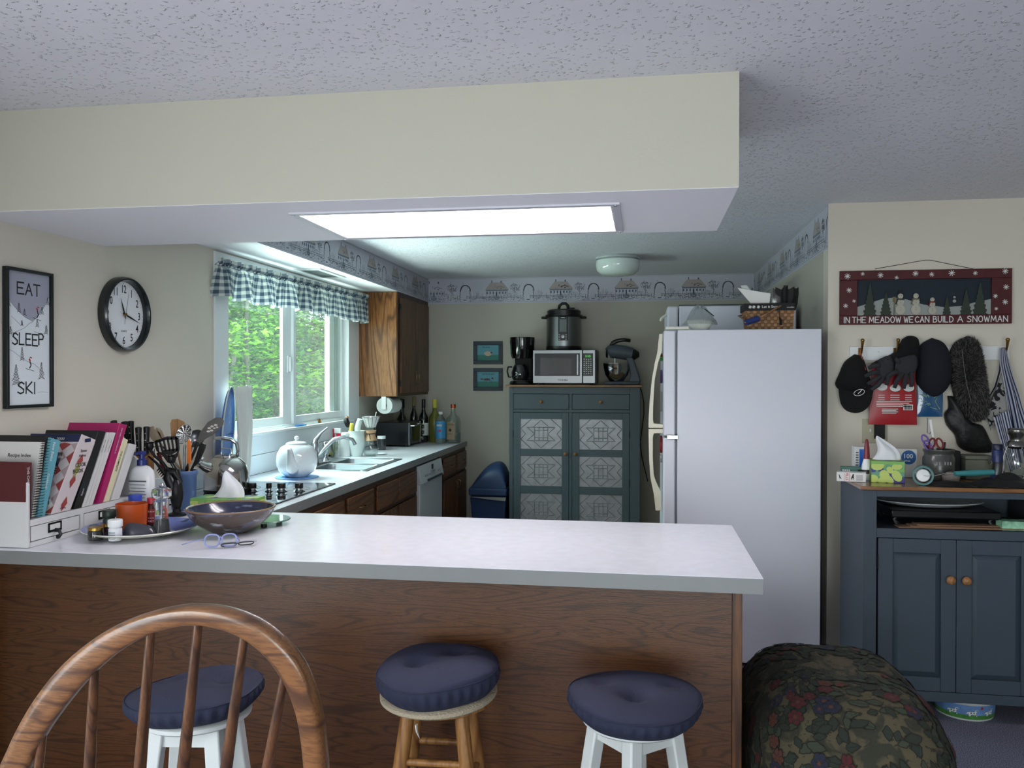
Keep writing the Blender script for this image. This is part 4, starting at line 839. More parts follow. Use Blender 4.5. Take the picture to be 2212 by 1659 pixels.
for i, (a, b_, c_, d_, lab) in enumerate(((177, 184, 231, 236, 'slim white booklet next to the black cookbook'), (185, 191, 237, 242, 'slim white booklet in the middle of the booklets'), (192, 200, 243, 250, 'slim white booklet nearest the magenta book'))):
    book(lab, (a, 1108), (b_, 1107), (c_, 934), (d_, 935), .20-.005*i, WCOV, title=[('Quick cooking annual', .9, .007, .9)], th=.001, name='booklet')
book('magenta ring binder rising above the other cookbooks', (212, 1098), (222, 1094), (258, 914), (275, 918), .25, MAGENTA, title=[('THE FAMILY COOKBOOK III', .95, .010, .9)])
book('cream paperback with red lettering between the magenta and white binders', (224, 1092), (236, 1090), (266, 945), (277, 950), .20, CREAM, title=[('THE COMPLETE', .8, .016, .8)])
book('plain white binder at the far end of the organiser', (240, 1084), (258, 1076), (280, 958), (295, 961), .20, WCOV)

# ---- big plate and the things on it
pc_ = P(276, 1150, z=ZT+.02); PX, PY = -1.895, 2.93; ZP = ZT+.009
t = thing('platter', 'large round blue topped platter carrying cups and bottles', 'plate', (PX, PY, ZT))
MB(T(PX, PY, ZT+.0008)).lathe([(1e-7, 0), (.11, 0), (.115, .003), (.19, .018), (.207, .027), (.205, .030)], 64).build('underside', mat('ivory glaze', (214, 212, 200), .2, coat=.5), t)
BLG = mat('blue glaze', (112, 126, 186), .22, coat=.5); noise_mix(BLG, 14, (112, 126, 186), (60, 84, 110), .55, .62, detail=3)
MB(T(PX, PY, ZT+.0008)).lathe([(.205, .030), (.188, .022), (.12, .0065), (1e-7, .0062)], 64).build('glazed_top', BLG, t)
zz = ZT+.008
def onp(u, v): return P(u, v, z=zz)
prop('jar', 'small dark jam jar with a gold lid at the front of the platter', 'jar', 207, 1166, zz, 33, 27, [('glass', mat('dark jam', (26, 20, 22), .12, coat=1), [(0, 0), (.95, 0), (1, .1), (1, .72), (.9, .8), (0, .8)]), ('lid', mat('gold lid', (170, 140, 70), .3, 1), [(0, .8), (.97, .8), (.97, 1), (.9, 1.04), (0, 1.04)])])
prop('jar', 'second small jar half hidden between the jam jar and the white pill bottle', 'jar', 229, 1158, zz, 22, 26, [('glass', mat('dark berry jam', (48, 24, 34), .12, coat=1), [(0, 0), (.95, 0), (1, .1), (1, .72), (0, .8)]), ('lid', mat('gold lid', (170, 140, 70), .3, 1), [(0, .8), (.97, .8), (.97, 1), (0, 1.04)])])
PILLC = [(0, 0), (.88, 0), (.92, .04), (.92, .56), (.75, .64), (.75, .66), (0, .66)]; PILLK = [(0, .66), (.98, .66), (1, .68), (1, .97), (.93, 1), (0, 1)]
t, p, r, h = prop('pill_bottle', 'white pill bottle with a white cap at the front of the platter', 'bottle', 249, 1167, zz, 30, 45, [('body', WPL, PILLC), ('cap', WHITE, PILLK)])
b = MB(); [b.lathe([(r*.93, h*(.1+.06*i)), (r*.93, h*(.125+.06*i))], 10, p, a0=-2.2, a1=-1.0) for i in range(6)]; b.build('label_print', GREYINK, t)
prop('supplement_bottle', 'dark green bottle with a green black cap behind the white pill bottle', 'bottle', 236, 1148, zz, 28, 47, [('body', mat('dark green plastic', (22, 52, 44), .2), PILLC), ('cap', mat('green black cap', (16, 34, 26), .4), PILLK)])
ORC = mat('orange plastic cup', (182, 78, 28), .3)
prop('cup', 'orange plastic cup standing on the platter', 'cup', 285, 1141, zz, 66, 54, [('body', ORC, [(0, 0), (.84, 0), (.9, .03), (1, .97), (1, 1), (.96, 1), (.86, .05), (0, .05)])])
t, p, r, h = prop('spice_bottle', 'small bottle with a red cap and dark red label between cup and pepper mill', 'bottle', 328, 1137, zz, 24, 62, [('body', mat('amber bottle', (60, 30, 24), .2), [(0, 0), (.9, 0), (.9, .7), (.6, .8), (0, .8)]), ('cap', mat('red cap', (176, 40, 58), .4), [(0, .8), (.8, .8), (.8, 1), (0, 1)]), ('label', mat('red label', (120, 30, 34), .5), [(.93, .15), (.93, .62)])])
b = MB(); [b.lathe([(r*.94, h*z_), (r*.94, h*(z_+.03))], 16, p) for z_ in (.2, .3, .52)]; b.build('label_stripes', WINK, t)
MILL = mat('clear acrylic', (240, 244, 246), .05, trans=.95, ior=1.35)
t, p, r, h = prop('pepper_mill', 'clear acrylic pepper mill half full of peppercorns on the platter', 'pepper mill', 349, 1156, zz, 42, 112, [('body', MILL, [(0, 0), (.92, 0), (.95, .04), (.82, .12), (.66, .35), (.62, .5), (.8, .62), (.85, .66), (.5, .69), (0, .69)]), ('head', MILL, [(0, .70), (.5, .70), (.95, .74), (1, .82), (.9, .89), (.45, .92), (0, .92)]), ('finial', CHROME, [(0, .92), (.22, .93), (.28, .96), (.18, 1), (0, 1)]), ('peppercorns', mat('peppercorns', (34, 28, 26), .8, bump=(300, 1)), [(0, .03), (.58, .03), (.55, .3), (0, .31)]), ('grinder_rod', STEEL, [(0, .32), (.08, .32), (.08, .92), (0, .92)])])
p = onp(302, 1160); t = thing('computer_mouse', 'dark grey computer mouse lying on the front of the platter', 'computer mouse', tuple(p), 18)
MM = T(*p) @ RZ(18)
MB(MM).grid(lambda u, v: (.060*(2*u-1), .032*cos(pi*v)*sqrt(max(.02, 1-(2*u-1)**2*.85)), .004+.046*sin(pi*v)*sqrt(max(.0, 1-(2*u-1)**4))*(1-.25*(2*u-1)) if 0 < v < 1 else .002), 20, 14).build('shell', mat('mouse grey', (58, 58, 66), .25), t, smooth=180)
MB(MM).tube([(-.058, -.0, .016), (-.03, -.01, .034), (.01, -.012, .041), (.045, -.01, .028)], .0025, 6).build('trim', CHROME, t); MB(MM @ T(-.038, 0, .031)).ball((0, 0, 0), .008, .6, 1, 1).build('scroll_wheel', BLACK, t)
# a clear blister strip behind the mouse
MB().box(-1.93, -1.85, 2.895, 2.93, ZT+.009, ZT+.030).build('x', CLEAR) if False else None
# ---- behind the platter
prop('vitamin_bottle', 'white tub with a white lid just behind the orange cup', 'bottle', 246, 1112, ZT+.001, 31, 38, [('body', WPL, PILLC), ('cap', WHITE, PILLK)], y=3.15)
t, p, r, h = prop('vitamin_bottle', 'white bottle with a blue cap behind the orange cup', 'bottle', 292, 1112, ZT+.001, 46, 58, [('body', WPL, [(0, 0), (.95, 0), (1, .05), (1, .4), (.85, .62), (.6, .74), (0, .74)]), ('cap', mat('blue cap', (48, 70, 170), .4), [(0, .75), (.58, .75), (.6, .96), (.55, 1), (0, 1)]), ('label', mat('sky blue label', (90, 160, 205), .5), [(1.01, .1), (1.01, .38)])], y=3.17)
t, p, r, h = prop('lotion_bottle', 'white pump bottle with a blue pump behind the vitamin bottles', 'bottle', 307, 1106, ZT+.001, 60, 114, [('body', WPL, [(0, 0), (.92, 0), (.96, .02), (1, .78), (.9, .9), (.6, .97), (.3, 1), (0, 1)])], y=3.26, sy=.5)
BLUEPL = mat('blue pump plastic', (34, 42, 110), .3)
b = MB(T(*p)); b.lathe([(0, h), (r*.34, h), (r*.34, h*1.1), (r*.2, h*1.12), (r*.2, h*1.2), (r*.3, h*1.2), (r*.3, h*1.26), (0, h*1.27)], 18).box(-.01, .01, -.04, 0, h*1.21, h*1.25); b.build('pump', BLUEPL, t)
b = MB()
for i in range(9): b.box(p.x-.04+.004*(i % 3), p.x+.04-.006*(i % 2), p.y-r*.56-.0008, p.y-r*.56, ZT+h*(.70-.06*i), ZT+h*(.70-.06*i)+.0025 if i else ZT+h*.70+.006)
b.build('label_print', GREYINK, t)
# black horse-headed candle holder
IRON = mat('black iron', (24, 24, 26), .3, .4); y_ = 3.34
ZB_ = ZT+.001; t = thing('candle_holder', 'black sculpted metal candle holder with a horse head and curling branches', 'candle holder', (P(380, 1120, y=y_).x, y_, ZT))
c = P(382, 1120, y=y_); b = MB(T(c.x, y_, ZB_)); b.lathe([(1e-7, 0), (.042, 0), (.04, .008), (.018, .016), (.014, .03), (.02, .04), (.026, .07), (.028, .10), (.022, .14), (.014, .155), (1e-7, .16)], 20); b.build('base', IRON, t)
b = MB(); pts = [P(u, v, y=y_) for u, v in ((378, 1075), (374, 1050), (366, 1032), (368, 1018), (380, 1020), (391, 1043))]; b.tube(pts, [.028, .026, .026, .024, .017, .008], 12); b.build('horse_head', IRON, t)
b = MB()
for k in range(9): a = P(352+k*3, 1016+k*4, y=y_+.01); b.tube([a, a+Vector((-.018, 0, .008)), a+Vector((-.030, 0, -.006))], [.007, .005, .001], 6)
b.build('mane', IRON, t)
b = MB(); pxtube(b, [(362, 1030), (348, 1012), (338, 1000), (326, 990), (320, 985)], y_, [.010, .008, .006, .005, .003]); pxtube(b, [(366, 1022), (352, 1000), (334, 985), (325, 972)], y_+.01, [.009, .007, .006, .007]); pxtube(b, [(372, 1022), (376, 1010), (371, 1000)], y_+.01, [.009, .007, .008]); b.build('branches', IRON, t)
for u, v in ((323, 968), (371, 996)):
    c = P(u, v, y=y_+.01); MB(T(*c)).lathe([(1e-7, -.01), (.012, -.008), (.018, .005), (.016, .02), (.021, .026), (.018, .026), (.013, .012), (1e-7, .01)], 14).build('candle_cup', IRON, t)
# knife block and knives
KB = wood('knife block wood', (150, 108, 66), (110, 76, 42), 'z', 1, .5); yk = 3.37
t = thing('knife_block', 'brown wooden knife block in the corner behind the cookbooks', 'knife block', (P(300, 1030, y=yk).x, yk, ZT))
q0, q1 = P(268, 982, y=yk), P(322, 982, y=yk); MB().add([(q0.x, yk-.05, ZT+.001), (q1.x, yk-.05, ZT+.001), (q1.x, yk+.04, ZT+.001), (q0.x, yk+.04, ZT+.001), (q0.x, yk-.05, q0.z-.01), (q1.x, yk-.05, q0.z-.01), (q1.x, yk+.04, q0.z+.01), (q0.x, yk+.04, q0.z+.01)], [(0, 3, 2, 1), (4, 5, 6, 7), (0, 1, 5, 4), (1, 2, 6, 5), (2, 3, 7, 6), (3, 0, 4, 7)]).build('block', KB, t, bevel=.003)
BH = mat('black knife handle', (20, 20, 22), .3)
for (u0, v0, u1, v1, dy, lab) in ((258, 966, 245, 908, -.03, 'leftmost black knife handle, mostly hidden by the magenta binder'), (277, 962, 268, 910, .02, 'black knife handle left of the middle of the knife block'), (285, 962, 282, 909, .0, 'tallest black knife handle in the knife block'), (300, 981, 299, 922, -.02, 'riveted black knife handle at the front of the knife block'), (316, 981, 317, 921, .0, 'rightmost black knife handle in the knife block')):
    a, b2 = P(u0, v0, y=yk+dy), P(u1, v1, y=yk+dy); t = thing('kitchen_knife', lab, 'knife', tuple(a), group='knives in the wooden block')
    d = b2-a; MB().tube([a+Vector((0, 0, .003)), a+d*.15, a+d*.5, a+d*.82, a+d*.97, b2], [.013, .0115, .0115, .013, .0145, .008], 10, flat=1).build('handle', BH, t)
    b = MB(); [b.ball(a+d*f_+Vector((0, -.0115, 0)), .0028, 1, .5, 1, 8) for f_ in (.25, .5, .75)]; b.build('rivets', CHROME, t); MB().box(a.x-.012, a.x+.012, a.y-.0012, a.y+.0012, ZT+.05, a.z+.002).build('blade', STEEL, t)
# blue crock with utensils
yc = 3.50; cc = P(397, 1100, y=yc); CROCK = mat('slate blue ceramic', (86, 112, 158), .35, coat=.3, var=(8, .06))
rt = S(cc, 55)/2; zt_ = P(397, 1016, y=yc).z
t = thing('utensil_crock', 'slate blue ceramic crock full of cooking utensils', 'crock', (cc.x, yc, ZT))
hh = zt_-ZT
MB(T(cc.x, yc, ZT+.001)).lathe([(1e-7, 0), (rt*.84, 0), (rt*.9, .006), (rt*.97, hh*.86), (rt*1.04, hh*.89), (rt*1.06, hh*.97), (rt*1.02, hh), (rt*.93, hh), (rt*.9, hh*.8), (rt*.82, .01), (1e-7, .01)], 44).build('body', CROCK, t)
def utensil(name, label, shaft, head, y, hm, sm=None, sr=.005, th=.004, holes=None, r2=None, grp='utensils in the blue crock'):
    p = P(*shaft[0], y=y); t = thing(name, label, 'utensil', (p.x, y, p.z), group=grp)
    a, b_ = P(*shaft[0], y=y), P(*shaft[1], y=y); d = (a-b_)
    e_ = Vector((cc.x+(a.x-cc.x)*.35, yc, ZT+.02))
    MB().tube([e_, a]+[P(u, v, y=y) for u, v in shaft[1:]], [sr]*(len(shaft)+1), 8).build('handle', sm or hm, t)
    if head:
        b = MB()
        for hd in head: pxpoly(b, hd, y, th)
        b.build('head', hm, t, bevel=.001)
    return t
BGW = wood('beech', (168, 130, 88), (140, 100, 62), 'z', 2, .6); BEIGE = mat('beige plastic', (166, 150, 128), .4); NYL = mat('dark nylon', (44, 44, 46), .45); ORS = mat('orange silicone', (214, 116, 48), .4); GUN = mat('dull grey steel', (110, 110, 108), .35, .8)
utensil('slotted_spoon', 'beige plastic slotted spoon at the left of the crock', [(388, 1012), (368, 985), (346, 957)], [[(346, 957), (330, 952), (319, 937), (317, 928), (322, 923), (332, 925), (345, 933), (352, 950)], [(322, 923), (332, 920), (334, 925), (328, 926)], [(336, 925), (341, 924), (352, 945), (350, 950)], [(343, 923), (350, 930), (357, 946), (352, 950)]], 3.53, BEIGE)
utensil('wooden_spatula', 'wooden spatula standing behind the slotted steel skimmer', [(392, 1012), (385, 980), (378, 940)], [[(370, 942), (368, 915), (371, 906), (385, 905), (398, 911), (403, 922), (398, 945), (385, 950)]], 3.56, BGW)
utensil('slotted_turner', 'dark grey nylon slotted turner in front of the crock', [(381, 1012), (376, 1005), (372, 1000)], [[(344, 976), (338, 974), (333, 953), (339, 950)], [(338, 974), (352, 978), (366, 986), (372, 1003), (362, 999), (352, 985)], [(366, 986), (380, 980), (388, 970), (384, 985), (374, 1001)]]+[[(342+i*9, 950-i*1.6), (346+i*9, 949-i*1.6), (353+i*8, 974+i*.2), (349+i*8, 975+i*.2)] for i in range(5)]+[[(333, 953), (360, 943), (380, 942), (386, 947), (382, 950), (360, 950), (339, 957)], [(380, 942), (386, 947), (388, 970), (382, 972)], [(349, 973), (384, 968), (388, 972), (368, 984), (350, 979)]], 3.44, NYL)
t = utensil('skimmer', 'perforated stainless skimmer in the middle of the crock', [(398, 1012), (398, 975), (400, 962)], None, 3.52, STEEL, sr=.006)
b = MB(); c = P(399, 938, y=3.52); rr = S(c, 19)
for i in range(7):
    r0 = rr*(i+.25)/7.2
    b.lathe([(max(1e-7, r0), -.002*i*i*.15), (r0+rr*.085, -.002*i*i*.15)], 20, (0, 0, 0)) if False else None
b.M = T(*c) @ RY(28) @ RX(80)
b.grid(lambda u, v: (rr*(.02+.98*v)*cos(2*pi*u)*.85, rr*(.02+.98*v)*sin(2*pi*u)*1.2, .010*(v*v)), 36, 10)
keep = [i for i in range(len(b.f)) if not ((i % 10) in (2, 4, 6, 8) and (i//10) % 3 == 1)]; b.f = [b.f[i] for i in keep]; b.mi = [b.mi[i] for i in keep]; b.build('bowl', CHROME, t, solid=.0012)
t = utensil('ladle', 'round steel ladle behind the metal turner', [(405, 1012), (412, 975), (416, 950)], None, 3.55, STEEL)
b = MB(T(*P(423, 947, y=3.55)) @ RX(70)); rr = S(P(423, 947, y=3.55), 20); b.lathe([(1e-7, -rr*.6), (rr*.6, -rr*.45), (rr*.9, -rr*.15), (rr, .0)], 28); b.build('bowl', STEEL, t, solid=.001)
utensil('metal_turner', 'grey metal turner with cut out flowers, tilted out to the right', [(404, 1010), (420, 975), (428, 955)], [[(424, 958), (433, 933), (449, 912), (466, 902), (478, 902), (484, 909), (482, 918), (466, 935), (444, 948), (430, 960)]], 3.50, GUN, BLACK, .007)
b = MB()
for u, v, w_ in ((452, 925, 4), (458, 921, 4), (450, 932, 4), (457, 930, 4), (463, 925, 3), (466, 918, 4), (469, 923, 3)): pxpoly(b, [(u+w_*cos(a*pi/3), v+w_*.6*sin(a*pi/3)) for a in range(6)], 3.4975, .0006)
b.build('cut_outs', mat('pale cut outs', (196, 192, 184), .6), bpy.data.objects['metal_turner'])
utensil('spatula', 'spatula with a flat orange handle in the crock', [(409, 1012), (409, 1000), (408, 985)], [[(405, 1000), (405, 955), (408, 948), (412, 955), (413, 1000), (409, 1002)]], 3.47, ORS, BGW, .004, .008)
utensil('black_handled_tool', 'tool with a thick black handle leaning right out of the crock', [(415, 1012), (428, 985), (438, 962)], [[(418, 1005), (432, 962), (438, 957), (444, 960), (443, 968), (428, 1000), (420, 1008)]], 3.48, BLACK, BLACK, .006, .014)
t = thing('whisk', 'black balloon whisk with a red handle low in the crock', 'utensil', tuple(P(345, 1000, y=3.47)), group='utensils in the blue crock')
MB().tube([Vector((cc.x-.02, 3.49, ZT+.03)), P(352, 1008, y=3.46), P(342, 978, y=3.46)], [.008, .009, .008], 10).build('handle', mat('red handle', (140, 26, 34), .4), t)
b = MB(); c0 = P(342, 990, y=3.46)
for k in range(6): a = pi*k/6; b.tube([c0+Vector((.035*sin(s_)*cos(a), .035*sin(s_)*sin(a), .004+.026*(1-cos(s_)))) for s_ in [j*pi/8 for j in range(-8, 9)]], .0012, 5, cap=False)
b.build('wires', BLACK, t)
# ---- green tissue box
def tissue_box(label, x0, x1, y0, y1, z0, z1, seed, rz=0, tw=.05, th=.075, lean=.02):
    cx_, cy_ = (x0+x1)/2, (y0+y1)/2; t = thing('tissue_box', label, 'tissue box', (cx_, cy_, z0), rz); M = T(cx_, cy_, 0) @ RZ(rz) @ T(-cx_, -cy_, 0)
    mts = [mat('tissue box green', (118, 168, 86), .5), mat('tissue box lime print', (178, 196, 100), .5), mat('tissue box indigo print', (52, 48, 122), .5), mat('tissue box mint print', (88, 146, 116), .5)]
    b = MB(M); b.box(x0, x1, y0, y1, z0+.0005, z1); R = random.Random(seed)
    def spots(pt, w, h):
        k = 0
        for mi, n_, r0, r1 in ((3, 12, .012, .028), (2, 10, .012, .024), (1, 9, .016, .030)):
            b.m = mi
            for _ in range(n_):
                cu, cv, rr_ = R.uniform(.0, w), R.uniform(.0, h), R.uniform(r0, r1); ec = R.uniform(.6, 1); a0 = R.uniform(0, 3); k += 1
                b.face([pt(min(w, max(0, cu+rr_*cos(a)*cos(a0)-rr_*ec*sin(a)*sin(a0))), min(h, max(0, cv+rr_*cos(a)*sin(a0)+rr_*ec*sin(a)*cos(a0))), .0003+.00006*k) for a in [j*2*pi/12 for j in range(12)]])
    spots(lambda u, v, d: (x0+u, y0-d, z0+v), x1-x0, (z1-z0)*.86); spots(lambda u, v, d: (x1+d, y0+u, z0+v), y1-y0, (z1-z0)*.86); spots(lambda u, v, d: (x0-d, y1-u, z0+v), y1-y0, (z1-z0)*.86)
    spots(lambda u, v, d: (x0+u, y0+v, z1+d), x1-x0, y1-y0)
    b.build('carton', mts, t, smooth=0)
    b = MB(M @ T(cx_, cy_, z1+.001)); b.lathe([(1e-7, 0), (.055, 0), (.056, .0012), (1e-7, .0012)], 30, sy=.55); b.build('opening_film', mat('clear film', (190, 200, 190), .3), t)
    b = MB(M @ T(cx_, cy_, z1+.002)); k = 9
    def tf(u, v):
        a = 2*pi*u; r = tw*(1-v)**.75*(1+.22*sin(2*a+1)+.10*sin(5*a)); s3 = 1+.12*sin(a+1)*v; return (r*cos(a)*s3+lean*v*v+.010*sin(v*5), r*.34*sin(a)+.010*sin(2*a+2)*v*(1-v)*3, th*v*(1+.16*sin(2*a)*(1-v)))
    b.grid(tf, 56, 16); b.build('tissue', mat('tissue paper', (222, 224, 228), .85), t, smooth=180)
    return t
q0, q1 = P(411, 1077, y=3.36), P(543, 1077, y=3.36)
tissue_box('green patterned tissue box between the blue crock and the cooktop', q0.x, q1.x, 3.36, 3.49, ZT+.001, q0.z, 4, 0, .058, .115, .0)
# ---- stoneware bowl, glass stand, spectacles
bx, by, br = -1.575, 3.02, .168; p = P(480, 1107, z=1.0)
STW = mat('stoneware', (70, 58, 50), .25, coat=.5); noise_mix(STW, 9, (70, 58, 50), (78, 88, 116), .50, .62, stretch=(.5, .5, 2.6), detail=5, dist=.6); noise_mix(STW, 22, (0, 0, 0), (148, 150, 160), .60, .68, stretch=(.6, .6, 1.4), detail=4)
STI = mat('stoneware inside', (38, 44, 66), .2, coat=.6); noise_mix(STI, 12, (38, 44, 66), (120, 132, 160), .58, .68, stretch=(1, 1, 3), detail=4)
t = thing('bowl', 'wide blue and brown glazed stoneware bowl on the peninsula', 'bowl', (bx, by, ZT)); zb = ZT+.001
MB(T(bx, by, zb)).lathe([(1e-7, 0), (.066, 0), (.070, .004), (.092, .016), (.128, .040), (.150, .062), (.163, .083), (.168, .094)], 64).build('outside', STW, t, smooth=180)
MB(T(bx, by, zb)).lathe([(.168, .094), (.168, .098), (.163, .099), (.158, .094)], 64).build('rim', mat('brown glazed rim', (120, 92, 68), .25, coat=.5), t, smooth=180)
MB(T(bx, by, zb)).lathe([(.158, .094), (.146, .066), (.12, .042), (.08, .020), (1e-7, .010)], 64).build('inside', STI, t, smooth=180)
c = P(541, 1134, z=ZT+.02); GREEN = mat('green edged glass', (150, 190, 176), .08, trans=.7)
t = thing('glass_stand', 'low round glass stand with a green edge, half under the bowl', 'trivet', (c.x, c.y+.10, ZT)); gx, gy = c.x+.005, c.y+.12
MB(T(gx, gy, ZT+.020)).lathe([(1e-7, 0), (.098, 0), (.10, .003), (.098, .006), (1e-7, .006)], 48).build('disc', GREEN, t)
for k in range(3): a = radians(-70+120*k); MB().cyl(gx+.06*cos(a), gy+.06*sin(a), ZT+.001, ZT+.0195, .012, 12).build('foot', BLACK, t)
LILAC = mat('lilac acetate', (150, 160, 214), .25, trans=.2)
def rim(b, M, w, h, r):
    b.M = M; pts = []
    for k in range(33):
        a = 2*pi*k/32; e_ = .7; pts.append((w*math.copysign(abs(cos(a))**e_, cos(a)), 0, h*math.copysign(abs(sin(a))**e_, sin(a))))
    b.tube(pts, r, 8, cap=False)
g0 = P(440, 1184, z=ZT+.004); t = thing('eyeglasses', 'lilac framed reading glasses standing in front of the bowl', 'glasses', tuple(g0)); M0 = T(*g0) @ RZ(24) @ RX(-12)
b = MB(); rim(b, M0 @ T(.027, 0, .024), .024, .021, .0028); rim(b, M0 @ T(.084, 0, .024), .024, .021, .0028); b.M = M0; b.tube([(.050, 0, .03), (.0555, 0, .036), (.061, 0, .03)], .003, 8); b.build('frame', LILAC, t)
for s_, x_ in ((0, .0), (1, .110)):
    b = MB(M0); b.tube([(x_, 0, .032), (x_+(-.004 if s_ == 0 else .003), .05, .026), (x_+(-.012 if s_ == 0 else .006), .11, .012), (x_+(-.014 if s_ == 0 else .008), .135, -.0)] if s_ else [(0, 0, .032), (-.04, .012, .024), (-.075, .035, .016)], .0028, 8, flat=.6); b.build('temple', LILAC, t)
for x_ in (.027, .084): b = MB(M0 @ T(x_, 0, .024) @ RX(90)); b.lathe([(1e-7, 0), (.023, 0)], 24, sy=.9); b.build('lens', CLEAR, t)
g1 = P(474, 1181, z=ZT+.004); t = thing('eyeglasses', 'folded black and clear reading glasses lying beside the lilac pair', 'glasses', tuple(g1)); M1 = T(*g1) @ RZ(34) @ RX(62)
b = MB(); rim(b, M1 @ T(.030, 0, .016), .025, .017, .0022); rim(b, M1 @ T(.088, 0, .016), .025, .017, .0022); b.M = M1; b.tube([(.054, 0, .02), (.059, 0, .025), (.064, 0, .02)], .002, 8); b.build('frame', BLACK, t)
for z_ in (.006, .012): b = MB(M1); b.tube([(.0, .004+z_*.3, z_), (.06, .006+z_*.3, z_), (.125, .004+z_*.3, z_+.004)], .0022, 8, flat=.7); b.build('temple', mat('clear grey acetate', (170, 172, 180), .2), t)

# ================================================================ COOKTOP AND SINK SIDE
kx, ky, kz = -2.12, 4.02, ZT+.0085; kr = .112; KST = mat('dark polished steel', (190, 188, 186), .1, 1)
t = thing('kettle', 'polished steel whistling kettle on the near burner of the cooktop', 'kettle', (kx, ky, kz))
MB(T(kx, ky, kz)).lathe([(1e-7, 0), (kr*.97, 0), (kr, .006), (kr, .018)], 48).build('base', BLACK, t)
MB(T(kx, ky, kz)).lathe([(kr, .018), (kr*1.01, .05), (kr*.985, .10), (kr*.86, .145), (kr*.62, .172), (kr*.5, .180)], 48).build('body', KST, t, smooth=180)
MB(T(kx, ky, kz)).lathe([(kr*.52, .180), (kr*.5, .188), (kr*.25, .196), (1e-7, .198)], 36).build('lid', KST, t)
MB().tube([(kx-.028, ky, kz+.196), (kx-.026, ky, kz+.222), (kx+.026, ky, kz+.222), (kx+.028, ky, kz+.196)], .004, 8).build('lid_handle', CHROME, t)
d = Vector((-.55, -.83, 0)); c0 = Vector((kx, ky, kz+.125))
MB().tube([c0+d*kr*.75, c0+d*kr*1.1+Vector((0, 0, .014)), c0+d*kr*1.32+Vector((0, 0, .030))], [.030, .024, .019], 14).build('spout', KST, t)
MB().tube([c0+d*kr*1.25+Vector((0, 0, .035)), c0+d*kr*1.4+Vector((0, 0, .038))], [.012, .010], 10).ball(c0+d*kr*1.2+Vector((0, 0, .052)), .012).build('whistle', CHROME, t)
MB().tube([P(511, 992, y=ky+.02), P(514, 975, y=ky+.02), P(511, 958, y=ky+.01), P(499, 949, y=ky), P(480, 947, y=ky-.01), P(461, 946, y=ky-.02)], [.009, .009, .0095, .011, .011, .007], 12).build('handle', CHROME, t, smooth=180)
PORC = mat('white porcelain', (222, 228, 232), .08, coat=1)
tx, ty, tz = -2.04, 4.72, ZT+.008; 
MB(T(tx, ty, ZT+.001)).lathe([(1e-7, 0), (.125, 0), (.128, .003), (.125, .006), (1e-7, .006)], 44)
solo(MB(T(tx, ty, ZT+.001)).lathe([(1e-7, 0), (.125, 0), (.128, .003), (.125, .006), (1e-7, .006)], 44), 'trivet', 'pale blue round trivet under the white teapot', 'trivet', mat('pale blue trivet', (110, 160, 214), .4), (tx, ty, ZT))
t = thing('teapot', 'round white porcelain teapot with a short spout toward the room', 'teapot', (tx, ty, tz)); tr = .121
MB(T(tx, ty, tz)).lathe([(1e-7, 0), (.065, 0), (.07, .006), (tr*.86, .03), (tr*.98, .065), (tr, .10), (tr*.95, .14), (tr*.78, .175), (.062, .192), (.058, .194)], 56).build('body', PORC, t, smooth=180)
MB(T(tx, ty, tz)).lathe([(.064, .193), (.064, .198), (.045, .206), (.012, .211), (.008, .216), (.014, .222), (.016, .230), (.01, .238), (1e-7, .240)], 36).build('lid', PORC, t, smooth=180)
d = Vector((.18, -.98, 0)).normalized(); c0 = Vector((tx, ty, tz))
MB().tube([c0+d*.085+Vector((0, 0, .045)), c0+d*.125+Vector((0, 0, .065)), c0+d*.150+Vector((0, 0, .11)), c0+d*.165+Vector((0, 0, .155)), c0+d*.185+Vector((0, 0, .178))], [.036, .036, .026, .017, .013], 18).build('spout', PORC, t, smooth=180)
MB().tube([c0-d*.10+Vector((0, 0, .155)), c0-d*.16+Vector((0, 0, .165)), c0-d*.18+Vector((0, 0, .11)), c0-d*.15+Vector((0, 0, .06)), c0-d*.11+Vector((0, 0, .05))], .010, 12).build('handle', PORC, t, smooth=180)
# boards leaning at the window
X_ = XW+.05
e0, e1 = P(476, 826, y=4.36), P(476, 1000, y=4.36)
t = thing('tray', 'blue ribbed oval tray leaning upright against the window casing', 'tray', (XW+.045, 4.32, ZT))
cz = (ZT+1.462)/2; hz = (1.462-ZT)/2-.002
b = MB(T(XW+.040, 4.33, cz) @ RZ(90) @ RX(86)); b.lathe([(1e-7, 0), (1, 0), (1.03, .004), (1.06, .014), (1.03, .016), (1, .008), (1e-7, .006)], 56); b.v = [Vector(v) for v in b.v]
b = MB(); MX = T(XW+.058, 4.35, cz) @ RZ(12) @ RY(4)
b.M = MX; b.grid(lambda u, v: ((.010 if v > .93 else .0), .115*(.02+.98*v)*cos(2*pi*u), hz*(.02+.98*v)*sin(2*pi*u)), 56, 14); b.build('dish', mat('ribbed blue enamel', (72, 108, 176), .35, bump=(90, .6)), t, solid=.003)
b = MB(); b.M = MX; b.tube([(.012, .115*cos(2*pi*k/48), hz*sin(2*pi*k/48)) for k in range(49)], .004, 6, cap=False); b.build('rim', mat('pale rim', (205, 214, 206), .4), t)
t = thing('serving_tray', 'long white rippled serving tray standing upright before the left window pane', 'tray', (XW+.09, 4.47, ZT))
def wt(u, v):
    y = 4.415+.15*u+.05*v*u; z = ZT+.002+(1.465-ZT)*v-.01*(1-u)*v; x = XW+.085+.012*sin(u*13)+.03*sin(pi*v)*(.4)-.01*v
    return (x, y, z)
b = MB(); b.grid(wt, 40, 12); b.build('shell', mat('white tray plastic', (214, 216, 212), .3), t, solid=.003, smooth=180)

